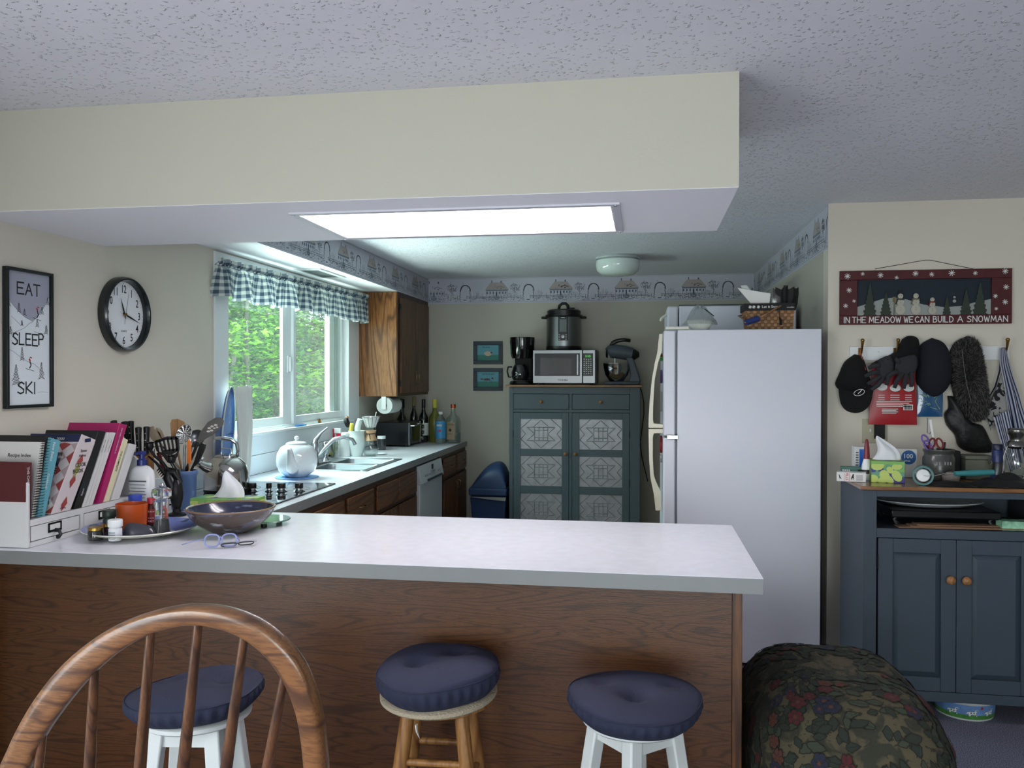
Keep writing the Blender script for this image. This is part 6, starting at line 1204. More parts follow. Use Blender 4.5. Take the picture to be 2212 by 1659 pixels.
# swing top bin
bx0, bx1 = P(1013, 1060, y=7.25).x, P(1095, 1060, y=7.25).x; bzr = P(1050, 1062, y=7.25).z; bzt = P(1070, 997, y=7.40).z
BIN = mat('navy bin plastic', (40, 62, 98), .42, bump=(90, .1)); bcx = (bx0+bx1)/2
t = thing('trash_can', 'navy blue swing top bin between the oak cabinets and the pie safe', 'trash can', (bcx, 7.40, 0)); w2 = (bx1-bx0)/2
MB(T(bcx, 7.41, 0)).taper(-w2*.78, w2*.78, -.13, .13, .001, bzr-.04, -w2*.96, w2*.96, -.17, .17).build('bin', BIN, t, bevel=.02)
MB(T(bcx, 7.41, 0)).box(-w2, w2, -.185, .185, bzr-.035, bzr+.03).build('rim', BIN, t, bevel=.012)
m = MB(T(bcx, 7.41, bzr+.031)); hh_ = bzt-bzr-.03
def dome(u, v):
    a = pi*u; x_ = -w2*.94+(2*w2*.94)*v; prof_h = (.30+.70*sin(min(1, .15+v*.85)*pi/2)**1.0)*(1 if v < .72 else sqrt(max(0.0, 1-((v-.72)/.28)**2)))
    prof_h = sin(min(1, v/.72)*pi/2)**.85 if v < .72 else max(0, 1-((v-.72)/.285)**2.4)**.5
    return (x_, -.165*cos(a), hh_*prof_h*sin(a)**.55)
m.grid(dome, 24, 24); m.build('swing_lid', BIN, t, smooth=180)
m = MB(); m.prism([(bx0+.01, bzr-.045), (bx1-.005, bzr-.045), (bx1-.01, bzr-.075), (bcx+.05, bzr-.068)], 7.218, 7.232, 'xz'); m.build('bag_edge', mat('bin bag white', (150, 150, 150), .6), t)

# ================================================================ FRIDGE SIDE
FRW = mat('refrigerator white', (205, 208, 218), .38, bump=(350, .12)); FRD = mat('refrigerator ivory', (206, 206, 196), .35); GASK = mat('gasket grey', (96, 100, 106), .6)
FY0, FY1 = 4.50, 5.32; FX0 = P(1463, 900, y=FY0).x; FX1 = P(1775, 720, y=FY0).x; FZ = 1.765
fr = thing('refrigerator', 'large white refrigerator with its side turned to the room', 'refrigerator', ((FX0+FX1)/2, 4.9, 0))
MB().box(FX0, FX1, FY0, FY1, .02, FZ).build('body', FRW, fr, bevel=.004)
zsp = P(1445, 944, y=FY0).z; xd0 = P(1433, 800, y=FY0).x; xd1 = FX0-.010
for nm, z0_, z1_ in (('door', .06, zsp-.006), ('freezer_door', zsp+.006, FZ-.003)):
    d = MB().box(xd0, xd1, FY0, FY1, z0_, z1_).build(nm, FRW, fr, bevel=.008)
    MB().box(xd1, FX0-.0005, FY0+.008, FY1-.008, z0_+.01, z1_-.01).build('gasket', GASK, d)
MB().box(xd0+.01, FX0+.06, FY0-.004, FY0+.06, FZ+.001, FZ+.018).build('top_hinge', FRD, fr, bevel=.004)
MB().box(xd0+.02, FX0+.004, FY0-.012, FY0+.02, zsp-.010, zsp+.010).build('middle_hinge', CHROME, fr, bevel=.002)
# bowed handles seen from the side
hy = FY1-.06
def hnd(outer, inner, zf, name='handle', y0=FY1-.09):
    b = MB(); n = len(outer)
    for i in range(n-1):
        for seg in ((outer[i], outer[i+1], inner[i+1], inner[i]),):
            pts = [P(u, v, y=FY0+.10) for u, v in seg]; b.prism([(p.x, p.z) for p in pts], FY0+.06, FY0+.11, 'xz')
    return b.build(name, mat('handle ivory', (206, 202, 182), .4), fr)
hnd([(1424, 722), (1420, 760), (1414, 785), (1408, 820), (1403, 870), (1401, 905)], [(1431, 722), (1429, 760), (1421, 785), (1414, 820), (1411, 870), (1410, 905)], 0)
b = MB(); pts = [P(u, v, y=FY0+.10) for u, v in ((1401, 905), (1401, 923), (1433, 923), (1433, 916), (1412, 914), (1410, 905))]; b.prism([(p.x, p.z) for p in pts], FY0+.06, FY0+.11, 'xz')
pts = [P(u, v, y=FY0+.10) for u, v in ((1401, 944), (1401, 926), (1433, 926), (1433, 934), (1412, 935), (1410, 944))]; b.prism([(p.x, p.z) for p in pts], FY0+.06, FY0+.11, 'xz'); b.build('handle_foot', mat('handle ivory', (206, 202, 182), .4), fr)
hnd([(1401, 944), (1402, 990), (1405, 1030), (1410, 1055), (1413, 1072), (1416, 1100)], [(1410, 944), (1410, 990), (1412, 1025), (1418, 1042), (1427, 1060), (1428, 1100)], 0)
for (u, v, rgb, lab, w_, h_) in ((1421, 775, (60, 170, 60), 'green clip magnet on the freezer door', 16, 10), (1423, 768, (130, 20, 30), 'dark red magnet above the green clip', 8, 7), (1421, 815, (96, 70, 140), 'purple butterfly magnet behind the freezer handle', 12, 26), (1428, 870, (150, 150, 150), 'strip of small white paper magnets on the freezer door', 5, 40), (1424, 918, (30, 60, 160), 'blue magnet at the foot of the freezer door', 12, 7), (1422, 960, (150, 24, 40), 'red magnet hanging on the refrigerator door', 16, 34), (1421, 990, (170, 172, 176), 'crumpled grey paper under a magnet on the refrigerator door', 14, 16)):
    p = P(u, v, y=FY0+.25); sw, sh = S(p, w_)/2, S(p, h_)/2; xx = xd0
    b = MB(T(xx-.001, FY0+.20, p.z) @ RY(-90)); R = random.Random(u)
    n_ = 12; pts = [(sh*(1+.25*sin(3*a+u))*cos(a), (sw*2.2)*(1+.25*cos(2*a+u))*sin(a)) for a in [j*2*pi/n_ for j in range(n_)]]
    b.prism(pts, .0, .012, 'xy'); solo(b, 'fridge_magnet', lab, 'magnet', mat('magnet '+str(u)+str(v), rgb, .5), (xx, FY0+.2, p.z), group='magnets and papers on the refrigerator doors', bevel=.002)
# second white appliance behind it
gy0 = 5.42; gx0 = P(1467, 700, y=gy0).x; gz = P(1600, 659, y=gy0).z
fz_ = thing('upright_freezer', 'second white appliance standing behind the refrigerator', 'freezer', (.5, 5.8, 0))
MB().box(gx0, XR-.03, gy0, 6.15, .01, gz).build('body', FRW, fz_, bevel=.008)
MB().box(gx0-.075, gx0-.006, gy0, 6.15, .03, gz-.002).build('door', FRW, fz_, bevel=.012)
MB().tube([(gx0-.075, gy0+.06, gz-.05), (gx0-.11, gy0+.05, gz-.075), (gx0-.115, gy0+.06, gz-.09)], .008, 8).build('handle', FRD, fz_)
MB().box(gx0+.0, XR-.03, gy0-.001, gy0+.01, gz+.0005, gz+.006).build('top_edge', mat('dark edge', (46, 58, 66), .5), fz_)
# coffee filters in a bag
p = P(1512, 706, y=4.66); r_ = S(p, 56)/2; t = thing('coffee_filters', 'stack of fluted white coffee filters in a clear bag on the refrigerator', 'coffee filters', (p.x, 4.66, FZ))
n_ = 44; m = MB(T(p.x, 4.66, FZ+.001)); h_ = S(p, 23)
m.grid(lambda u, v: ((r_*(.62+.38*v)*(1+.035*(1 if int(u*n_*2+.5) % 2 else -1)*v))*cos(2*pi*u), (r_*(.62+.38*v)*(1+.035*(1 if int(u*n_*2+.5) % 2 else -1)*v))*sin(2*pi*u), h_*v), n_*2, 5); m.build('filters', mat('filter paper', (214, 216, 208), .85), t, solid=.001, smooth=20)
m = MB(T(p.x, 4.66, FZ+.001+h_*.6)); R = random.Random(6)
m.grid(lambda u, v: ((r_*1.12*(1-v)**.7+.01)*cos(2*pi*u)*(1+.12*sin(5*pi*2*u+v*7)), (r_*1.12*(1-v)**.7+.01)*sin(2*pi*u), h_*1.75*v*(1+.10*sin(7*u*6.28))), 60, 16)
FILM = thin_glass('plastic film', (232, 236, 236), .16, dirt=.12, dirt_rgb=(225, 228, 228), rough=.25); m.build('bag', FILM, t, smooth=180)
m = MB(T(p.x, 4.66, FZ)); m.tube([(.02, -r_*.9, h_*2.0), (.045, -r_*.8, h_*1.7), (.07, -r_*.7, h_*1.35)], .003, 6); m.build('twist_tie', mat('green tie', (30, 60, 52), .5), t)
# basket
by0, by1 = 4.60, 4.78; bz1 = P(1660, 656, y=by0).z; bl, brr = P(1618, 700, y=by0).x, P(1713, 700, y=by0).x; tl, tr_ = P(1610, 660, y=by0).x, P(1716, 660, y=by0).x
WICK = mat('woven wicker', (152, 112, 72), .6, var=(30, .22)); WICK2 = mat('dark wicker weave', (112, 76, 46), .6, var=(30, .2))
bk = thing('basket', 'woven basket with a black snowflake band and wooden handle on the refrigerator', 'basket', ((bl+brr)/2, 4.69, FZ))
m = MB(); hb = bz1-FZ-.002; rows, n_ = 8, 14
def wallpt(s_, z_):   # s_ 0..4 round the basket
    f_ = z_/hb; x0_, x1_ = bl+(tl-bl)*f_, brr+(tr_-brr)*f_; ya, yb = by0+.012*(1-f_), by1-.012*(1-f_); k_ = int(s_) % 4; q_ = s_-int(s_)
    return {0: (x0_+(x1_-x0_)*q_, ya, (0, -1)), 1: (x1_, ya+(yb-ya)*q_, (1, 0)), 2: (x1_-(x1_-x0_)*q_, yb, (0, 1)), 3: (x0_, yb-(yb-ya)*q_, (-1, 0))}[k_]
for r_ in range(rows):
    for c_ in range(4*n_):
        z_a, z_b = hb*r_/rows+.0008, hb*(r_+1)/rows-.0008; s0_, s1_ = c_/n_+.001, (c_+1)/n_-.001; out = .004 if (r_+c_) % 2 else .0; m.m = 0 if (r_+c_) % 2 else 1
        a, b_ = wallpt(s0_, z_a), wallpt(s1_, z_a) if s1_ % 1 > 0 else wallpt(s1_-.001, z_a); c2, d2 = wallpt(s1_, z_b), wallpt(s0_, z_b); nx, ny = a[2]
        q_ = [(a[0], a[1], z_a), (b_[0], b_[1], z_a), (c2[0], c2[1], z_b), (d2[0], d2[1], z_b)]
        m.add([(x+nx*out, y+ny*out, FZ+.002+z) for x, y, z in q_]+[(x-nx*.003, y-ny*.003, FZ+.002+z) for x, y, z in q_], [(0, 1, 2, 3), (7, 6, 5, 4), (0, 4, 5, 1), (1, 5, 6, 2), (2, 6, 7, 3), (3, 7, 4, 0)])
m.m = 1; m.box(bl, brr, by0+.012, by1-.012, FZ+.001, FZ+.006); m.build('weave', [WICK, WICK2], bk)
m = MB(); z_a, z_b = P(1660, 671, y=by0).z, bz1+.002; e = .006
m.box(tl-e, tr_+e, by0-e-.002, by0-.001, z_a, z_b).box(tl-e, tr_+e, by1+.001, by1+e, z_a, z_b).box(tl-e, tl-.001, by0-.001, by1+.001, z_a, z_b).box(tr_+.001, tr_+e, by0-.001, by1+.001, z_a, z_b); band = m.build('band', BLACKM, bk)
def flake(m, x, z, y, r, n=8, w=.28):
    for k_ in range(n//2):
        a = pi*k_/(n//2)+.2; dx, dz = cos(a)*r, sin(a)*r; px, pz_ = -sin(a)*r*w*.5, cos(a)*r*w*.5
        m.face([(x-dx-px, y-.00005*k_, z-dz-pz_), (x+dx-px, y-.00005*k_, z+dz-pz_), (x+dx+px, y-.00005*k_, z+dz+pz_), (x-dx+px, y-.00005*k_, z-dz+pz_)])
m = MB(); zc = (z_a+z_b)/2
for u in (1620, 1628, 1638): flake(m, P(u, 662, y=by0).x, zc, by0-e-.0025, .009)
m.text('Let it Snow', T(P(1645, 662, y=by0).x, by0-e-.0025, zc-.006) @ RX(90), .020); m.text('snowflakes', T(P(1699, 662, y=by0).x, by0-e-.0025, zc-.006) @ RX(90), .010); m.build('band_print', WINK, band, smooth=0)
m = MB(); a, b_ = P(1687, 660, y=by0-.016), P(1636, 689, y=by0-.05); m.tube([a, a.lerp(b_, .5), b_], .009, 8, flat=.5); m.build('wooden_handle', TOPW, bk, smooth=180)
m = MB(); m.tube([b_+Vector((.004, -.0, .002)), P(1611, 697, y=by0-.09)], [.016, .016], 14); m.build('grip', mat('cobalt grip', (36, 52, 110), .35), bk)
m = MB(); m.tube([P(1611, 697, y=by0-.09), P(1607, 690, y=by0), (tl-.012, by1+.01, bz1-.05), (tl+.10, by1+.014, bz1-.015)], .008, 8, flat=.5); m.build('far_handle', TOPW, bk, smooth=180)
m = MB(); m.tube([P(1683, 672, y=by0-.012), P(1684, 684, y=by0-.012), P(1686, 690, y=by0-.012), P(1687, 702, y=by0-.012)], [.003, .003, .014, .016], 8, flat=.4); m.build('tassel', BLACKM, bk)
# what the basket holds
t = thing('paper_envelope', 'white papers in a plastic sleeve sticking out of the left of the basket', 'papers', tuple(P(1640, 660, y=4.66)), group='papers and bags in the basket')
m = MB(); pxpoly(m, [(1593, 622), (1622, 656), (1662, 656), (1664, 634), (1626, 628)], 4.645, .010); m.build('envelope', PAPER, t)
m = MB(); pxpoly(m, [(1600, 617), (1613, 616), (1626, 633), (1640, 656), (1620, 656)], 4.67, .004).m = 0; pxpoly(m, [(1624, 629), (1663, 634), (1664, 640), (1626, 634)], 4.665, .03); m.build('folded_sheet', mat('off white sheet', (196, 198, 196), .7), t)
m = MB(T(*P(1674, 660, y=4.71)+Vector((0, 0, -.02)))); m.grid(lambda u, v: (.055*sin(pi*v)**.6*cos(2*pi*u)*(1+.12*sin(9*u*6.28)), .035*sin(pi*v)**.6*sin(2*pi*u), .05+.06*(-cos(pi*v))), 40, 14); o = m.build('plastic_bag', FILM, None, smooth=180, loc=tuple(P(1674, 660, y=4.71))); tag(o, 'crumpled clear plastic bag in the middle of the basket', 'plastic bag', 'papers and bags in the basket')
t = thing('umbrella', 'folded black umbrella standing in the right of the basket', 'umbrella', tuple(P(1700, 660, y=4.70)))
m = MB(); uc_ = P(1697, 665, y=4.70); ut = P(1709, 617, y=4.70); ax = (ut-uc_)
m.M = planeM(uc_, (1, 0, 0), ax) ; L_ = ax.length
m.grid(lambda u, v: ((.028+.030*min(1, v*1.6))*(1+.16*sin(8*2*pi*u))*cos(2*pi*u), -.02+L_*v*(1+.05*sin(8*2*pi*u)), (.020+.018*v)*(1+.16*sin(8*2*pi*u))*sin(2*pi*u)), 96, 10); m.build('canopy_folds', BLACKM, t, smooth=180)
m = MB(); m.M = planeM(uc_, (1, 0, 0), ax); m.tube([(0, -.02, 0), (0, L_*.98, 0)], .012, 10); m.build('shaft', BLACK, t)
m = MB(); m.tube([P(1722, 640, y=4.685), P(1721, 655, y=4.585), P(1717, 668, y=4.575)], .006, 6, flat=.4); m.build('strap', BLACKM, t)

# ================================================================ RIGHT: HUTCH, HOOK RACK, SIGN
HY = 3.904; HX0 = 0.966; HB = 4.345; HX1 = 2.08; YRW = YR-.001
WTOP = wood('brown hutch top', (140, 96, 58), (112, 72, 40), 'x', 1.2, .22, coat=.5)
ht = thing('sideboard', 'dark blue sideboard with a brown wooden top under the hook rack', 'cabinet', (1.5, 4.25, 0))
zt0, zt1 = 1.017, 1.034
MB().prism([(P(1858, 1050, y=HY).x, HY-.01), (HX1+.03, HY-.01), (HX1+.03, HB+.02), (P(1807, 1034, y=HB+.02).x, HB+.02)], zt0, zt1, 'xy').build('top', WTOP, ht, bevel=.003)
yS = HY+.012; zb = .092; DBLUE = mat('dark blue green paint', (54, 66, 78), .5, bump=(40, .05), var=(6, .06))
def hz(v, u=1900): return P(u, v, y=HY).z
def hx(u, v=1200): return P(u, v, y=HY).x
ox0 = hx(1894); zo1, zo0 = hz(1073), hz(1141); zdt, zdb = hz(1162), hz(1487)
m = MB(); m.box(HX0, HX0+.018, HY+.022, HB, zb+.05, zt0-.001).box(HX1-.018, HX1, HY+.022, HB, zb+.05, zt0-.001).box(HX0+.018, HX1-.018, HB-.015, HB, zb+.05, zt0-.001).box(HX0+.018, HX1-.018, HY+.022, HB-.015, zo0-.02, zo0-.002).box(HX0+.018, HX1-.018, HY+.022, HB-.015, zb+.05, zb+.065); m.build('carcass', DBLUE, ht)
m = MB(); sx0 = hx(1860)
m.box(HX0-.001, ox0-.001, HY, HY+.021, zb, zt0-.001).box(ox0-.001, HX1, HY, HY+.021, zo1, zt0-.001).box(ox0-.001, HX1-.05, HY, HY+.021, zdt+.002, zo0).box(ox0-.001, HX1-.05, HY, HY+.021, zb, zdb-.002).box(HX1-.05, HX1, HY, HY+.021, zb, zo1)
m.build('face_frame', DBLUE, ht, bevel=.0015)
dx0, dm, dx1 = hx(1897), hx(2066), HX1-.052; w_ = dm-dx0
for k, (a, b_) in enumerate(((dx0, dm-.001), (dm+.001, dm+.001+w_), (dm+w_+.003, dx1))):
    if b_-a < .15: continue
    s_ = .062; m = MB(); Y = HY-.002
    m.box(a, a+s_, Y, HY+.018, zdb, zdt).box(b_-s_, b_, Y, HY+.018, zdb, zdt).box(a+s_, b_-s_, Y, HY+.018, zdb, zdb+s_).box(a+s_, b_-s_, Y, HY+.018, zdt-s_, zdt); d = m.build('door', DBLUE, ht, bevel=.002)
    ia, ib, ja, jb = a+s_, b_-s_, zdb+s_, zdt-s_; f_ = .022
    MB().add([(ia, HY+.012, ja), (ib, HY+.012, ja), (ib, HY+.012, jb), (ia, HY+.012, jb), (ia+f_, HY+.002, ja+f_), (ib-f_, HY+.002, ja+f_), (ib-f_, HY+.002, jb-f_), (ia+f_, HY+.002, jb-f_)], [(4, 5, 6, 7), (0, 1, 5, 4), (1, 2, 6, 5), (2, 3, 7, 6), (3, 0, 4, 7)]).build('raised_panel', DBLUE, d, smooth=0)
    if k < 2: knob(d, b_-.027 if k == 0 else a+.035, Y-.001, hz(1252, 2060), .019)
    if k == 0:
        for zh in (.70, .22): MB().box(a-.004, a+.001, Y-.005, Y, zh-.03, zh+.03).build('hinge', BLACKM, d)
for x_, y_ in ((HX0, HY), (HX1-.05, HY), (HX0, HB-.05), (HX1-.05, HB-.05)):
    MB().taper(x_+(.012 if x_ < 1.5 else .012), x_+.038, y_+.005, y_+.035, 0, zb+.049 if y_ > HY+.1 else zb-.001, x_, x_+.05, y_, y_+.045).build('leg', DBLUE, ht)
def side_prism(): pass
MB().prism([(HY+.022, zb), (HY+.06, zb+.05), (HB-.06, zb+.05), (HB, zb), (HB, zb+.051), (HY+.022, zb+.051)], HX0, HX0+.018, 'yz').build('side_skirt', DBLUE, ht)
# inside the open shelf
zs_ = zo0-.001
o = thing('serving_platter', 'white oval platter on the dark stand in the open shelf of the sideboard', 'platter', (1.3, 4.15, zo1-.06)); c = P(1980, 1086, y=4.12)
MB(T(1.30, 4.13, c.z-.012)).lathe([(1e-7, 0), (.12, 0), (.20, .012), (.24, .026), (.235, .029), (.19, .016), (1e-7, .006)], 44, sy=.75).build('dish', PORC, o)
t = thing('serving_stand', 'black flat topped metal stand in the open shelf of the sideboard', 'stand', (1.3, 4.18, zs_))
zst = c.z-.0135; MB().box(1.10, 1.56, 3.97, 4.29, zst-.035, zst).build('top', IRON, t, bevel=.006)
for x_, y_ in ((1.13, 4.0), (1.53, 4.0), (1.13, 4.26), (1.53, 4.26)): MB().tube([(x_, y_, zst-.036), (x_-.01, y_, zs_+.03), (x_+.005, y_, zs_+.0015)], [.012, .010, .014], 8).build('leg', IRON, t)
CARD = mat('brown cardboard', (128, 98, 74), .8)
for i, (x0_, x1_, y0_, z_, rz_, lab) in enumerate(((1.12, 1.60, 3.93, .0012, 1, 'brown cardboard sheet on the floor of the open shelf, lowest of three'), (1.17, 1.63, 3.935, .0062, -2, 'brown cardboard sheet lying between the lowest and the top sheet'), (1.20, 1.62, 3.94, .0112, 2, 'top brown cardboard sheet of the three in the open shelf'))):
    solo(MB(T(x0_, y0_, zs_+z_) @ RZ(rz_)).box(0, x1_-x0_, 0, .07 if i < 3 else .2, 0, .004), 'cardboard_sheet', lab, 'cardboard', CARD, (x0_, y0_, zs_+z_), group='cardboard sheets in the sideboard shelf')
p = P(2165, 1140, y=3.93); solo(MB().box(p.x, p.x+.13, 3.93, 4.00, zs_+.001, zs_+.042), 'small_carton', 'small green and white carton at the right of the open shelf', 'carton', [mat('green white carton', (130, 180, 150), .5, var=(30, .5))], (p.x, 3.95, zs_), bevel=.003)
solo(MB().box(1.72, 1.85, 4.12, 4.30, zs_+.001, zs_+.11), 'dark_box', 'dark box deep in the open shelf of the sideboard', 'box', mat('dark grey box', (40, 44, 50), .6), (1.8, 4.2, zs_), bevel=.003)
# dog dish on the carpet
DW = mat('enamel white', (200, 204, 202), .3); db = (1.44, 4.06)
t = thing('dog_bowl', 'round dog food bowl with a painted band of dogs under the sideboard', 'pet bowl', (db[0], db[1], 0)); DR = .128; DH = .088
m = MB(T(db[0], db[1], .001)); m.m = 0; m.lathe([(1e-7, 0), (DR*.92, 0), (DR*.94, .008)], 44); m.m = 1; m.lathe([(DR*.94, .008), (DR*.965, .028)], 44); m.m = 2; m.lathe([(DR*.965, .028), (DR*.99, DH*.80)], 44); m.m = 0; m.lathe([(DR*.99, DH*.80), (DR*1.03, DH*.86), (DR*1.04, DH), (DR*.96, DH), (DR*.88, .02), (1e-7, .015)], 44)
m.build('dish', [DW, mat('painted grass', (70, 130, 60), .5, var=(40, .2)), mat('painted sky', (100, 136, 186), .5, var=(30, .15))], t)
m = MB(T(db[0], db[1], .001))
def onbowl(m, a, z_, pts, d_=.002, sc=1):
    f_ = []
    for x_, y_ in pts: aa = a+x_*sc/DR; rr = DR*(.95+.04*(z_+y_*sc)/DH)+d_; f_.append((rr*cos(aa), rr*sin(aa), z_+y_*sc))
    m.face(f_)
dog = [(-.022, .012), (-.028, .004), (-.018, .006), (-.016, -.006), (-.010, -.004), (-.008, .002), (.006, .002), (.014, -.006), (.018, -.004), (.012, .006), (.016, .016), (.022, .018), (.020, .024), (.012, .024), (.006, .014), (-.012, .014)]
for a in (-2.25, -1.62, -1.0): m.m = 0; onbowl(m, a, .030, dog); m.m = 1; [onbowl(m, a+dx/DR, .030+dz, [(.003*cos(j), .003*sin(j)) for j in range(6)], .0026) for dx, dz in ((-.008, .009), (.004, .008), (.016, .020), (.012, -.001))]
m.m = 2; onbowl(m, -1.32, .060, [(.006*cos(j), .006*sin(j)) for j in range(6)], .0026)
m.build('dog_paintings', [WINK, INK, REDP], t, smooth=0)

# ---- on the sideboard top
zT = zt1+.001
def onT(u, v): return P(u, v, z=zT)
p = P(1843, 1035, y=3.98); M = T(P(1803, 1030, y=4.10).x, 4.06, zT) @ RZ(-14); bw, bh = .125, .042
t = thing('medicine_carton', 'white carton with red lettering and a leaping animal at the left end of the sideboard', 'carton', (p.x, 4.06, zT)); MB(M).box(0, bw, 0, .06, 0, bh).build('carton', mat('carton white', (214, 214, 212), .5), t, bevel=.001)
m = MB(M); m.box(bw*.26, bw*.27, -.0006, 0, .002, bh-.002).box(bw*.43, bw*.44, -.0006, 0, .002, bh-.002)
m.M = M @ T(bw*.36, -.0008, bh*.96) @ RX(90) @ RZ(-90); m.text('PILLS', Matrix.Identity(4) @ T(0, -.006, 0), .017, sx=.9); m.build('red_print', REDP, t, smooth=0)
m = MB(M); m.prism([(bw*.52, .006), (bw*.50, .018), (bw*.53, .026), (bw*.56, .036), (bw*.60, .034), (bw*.585, .028), (bw*.60, .014), (bw*.57, .006), (bw*.58, .016), (bw*.55, .018)], -.0008, 0, 'xz').prism([(bw*.07, .032), (bw*.10, .030), (bw*.12, .022), (bw*.18, .010), (bw*.14, .012), (bw*.11, .016), (bw*.10, .010), (bw*.09, .022)], -.0008, 0, 'xz')
for k in range(7): m.box(bw*.67, bw*.90, -.0006, 0, .006+.004*k, .0072+.004*k)
m.build('black_print', INK, t, smooth=0)
M = T(P(1817, 1012, y=4.16).x, 4.17, zT) @ RZ(-10); t = thing('teal_carton', 'teal and black carton behind the white medicine carton', 'carton', (1.06, 4.17, zT)); MB(M).box(0, .13, 0, .05, 0, .055).build('carton', mat('teal carton', (66, 110, 100), .5), t, bevel=.001)
MB(M).box(.075, .1303, -.0006, .02, .012, .045).build('black_panel', INK, t, smooth=0); m = MB(M); [m.box(.008+.009*k, .014+.009*k, -.0007, 0, .034, .044) for k in range(4)]; [m.box(.01, .06, -.0007, 0, .008+.006*k, .011+.006*k) for k in range(3)]; m.build('print', WINK, t, smooth=0)
x0_ = P(1846, 1000, y=4.25).x; t = thing('blue_carton', 'tall blue and white carton standing against the wall behind the glue bottle', 'carton', (x0_, 4.25, zT)); hb_ = P(1850, 965, y=4.25).z-zT
MB().box(x0_, x0_+.06, 4.25, 4.31, zT, zT+hb_).build('carton', mat('carton white', (214, 214, 212), .5), t, bevel=.001); MB().box(x0_+.022, x0_+.0606, 4.249, 4.251, zT+.02, zT+hb_-.012).build('blue_panel', mat('strong blue', (36, 100, 190), .4), t); m = MB(); [m.box(x0_+.005, x0_+.018, 4.249, 4.25, zT+.03+k*.012, zT+.036+k*.012) for k in range(8)]; m.build('print', GREYINK, t, smooth=0)
t, p, r, h = prop('glue_bottle', 'white squeeze bottle with a long dark red nozzle cap beside the tissue box', 'bottle', 1872, 1022, zT, 22, 88, [('body', WPL, [(0, 0), (.95, .0), (1, .04), (.95, .35), (.62, .5), (.55, .52)]), ('nozzle_cap', mat('dark red cap', (112, 24, 36), .35), [(.58, .52), (.6, .54), (.5, .80), (.3, .96), (.18, 1), (0, 1.02)]), ('label', mat('black label band', (30, 34, 38), .4), [(1.03, .16), (1.03, .26)])], y=4.12, sy=.7)
tb0, tb1 = P(1907, 1000, y=4.02), P(1973, 1000, y=4.02)
tissue_box('green patterned tissue box standing on the sideboard', tb0.x-.035, tb0.x+.105, 4.03, 4.17, zT, zT+.098, 9, -8, .050, .110, -.03)
# box of 100 bags
x0_, x1_ = P(1905, 1000, y=4.26).x, P(1981, 1000, y=4.26).x; hb_ = P(1960, 970, y=4.26).z-zT; t = thing('bag_box', 'white box with a blue circle reading 100 behind the tissue box', 'box', ((x0_+x1_)/2, 4.3, zT))
MB().box(x0_, x1_, 4.26, 4.34, zT, zT+hb_).build('carton', mat('carton cream', (206, 208, 202), .5), t, bevel=.002)
m = MB(); cx_, cz_ = x1_-.038, zT+hb_-.040; m.prism([(min(x1_-.001, cx_+.034*cos(j*pi/12)), cz_+.034*sin(j*pi/12)) for j in range(24)], 4.2585, 4.2595, 'xz'); m.build('blue_disc', mat('deep print blue', (24, 84, 140), .5), t, smooth=0)
m = MB(); m.text('100', T(cx_-.026, 4.2580, cz_-.004) @ RX(90), .030); m.text('BAGS', T(cx_-.020, 4.2580, cz_-.02) @ RX(90), .011); m.build('print', WINK, t, smooth=0)
# cutter, tapes, tumbler lying down
q0_ = onT(1885, 1038)
for k, (u, v, rz_, lab) in enumerate(((1874, 1033, -18, 'yellow and grey small packet on the left, near the white carton'), (1893, 1042, -10, 'yellow topped dark packet at the front edge of the sideboard'))):
    c = onT(u, v); t = thing('battery_pack', lab, 'packet', tuple(c)); M = T(c.x, c.y, zT) @ RZ(rz_); MB(M).box(0, .055, 0, .035, 0, .018).build('pack', mat('dark packet', (52, 50, 46), .5), t, bevel=.002); MB(M).box(.002, .053, .002, .033, .0185, .0205).build('yellow_top', mat('packet yellow', (196, 176, 50), .5), t)
    MB(M).box(-.0015, -.0003, .002, .033, .001, .017).build('white_end', PAPER, t)
c = P(1994, 1025, y=3.96); rr = S(c, 42)/2; t = thing('lying_tumbler', 'teal rimmed clear tumbler lying on its side, open end toward the room', 'tumbler', (c.x, 4.0, zT)); M = T(c.x, 3.96, zT+rr) @ RZ(-18) @ RX(-90)
MB(M).lathe([(rr, 0), (rr, .002), (rr*.92, .12), (rr*.9, .13), (1e-7, .13)], 36).build('cup', CLEAR, t); MB(M).lathe([(rr*1.0, -.003), (rr*1.0, .05), (rr*.9, .05), (rr*.8, -.003), (rr*1.0, -.003)], 36).build('teal_band', mat('teal band', (50, 104, 104), .35), t); MB(M).lathe([(1e-7, .015), (rr*.62, .015), (rr*.66, .01), (rr*.60, .006), (1e-7, .008)], 30).build('white_disc', WPL, t)
t = thing('knife_tool', 'long tool with a teal handle and thin metal blade lying across the sideboard', 'tool', tuple(P(2050, 1018, y=3.96))); a, b_, c2 = P(2146, 1020, y=3.99), P(2062, 1023, y=3.97), P(1995, 1028, y=3.95); 
MB().tube([a, a.lerp(b_, .5), b_], [.012, .014, .011], 10).build('handle', mat('teal handle', (56, 128, 132), .4), t); MB().tube([b_, b_.lerp(c2, .35)+Vector((0, 0, .004)), c2.lerp(b_, .3)+Vector((0, 0, -.004)), c2], [.004, .003, .003, .003], 6, flat=.4).build('blade', CHROME, t)
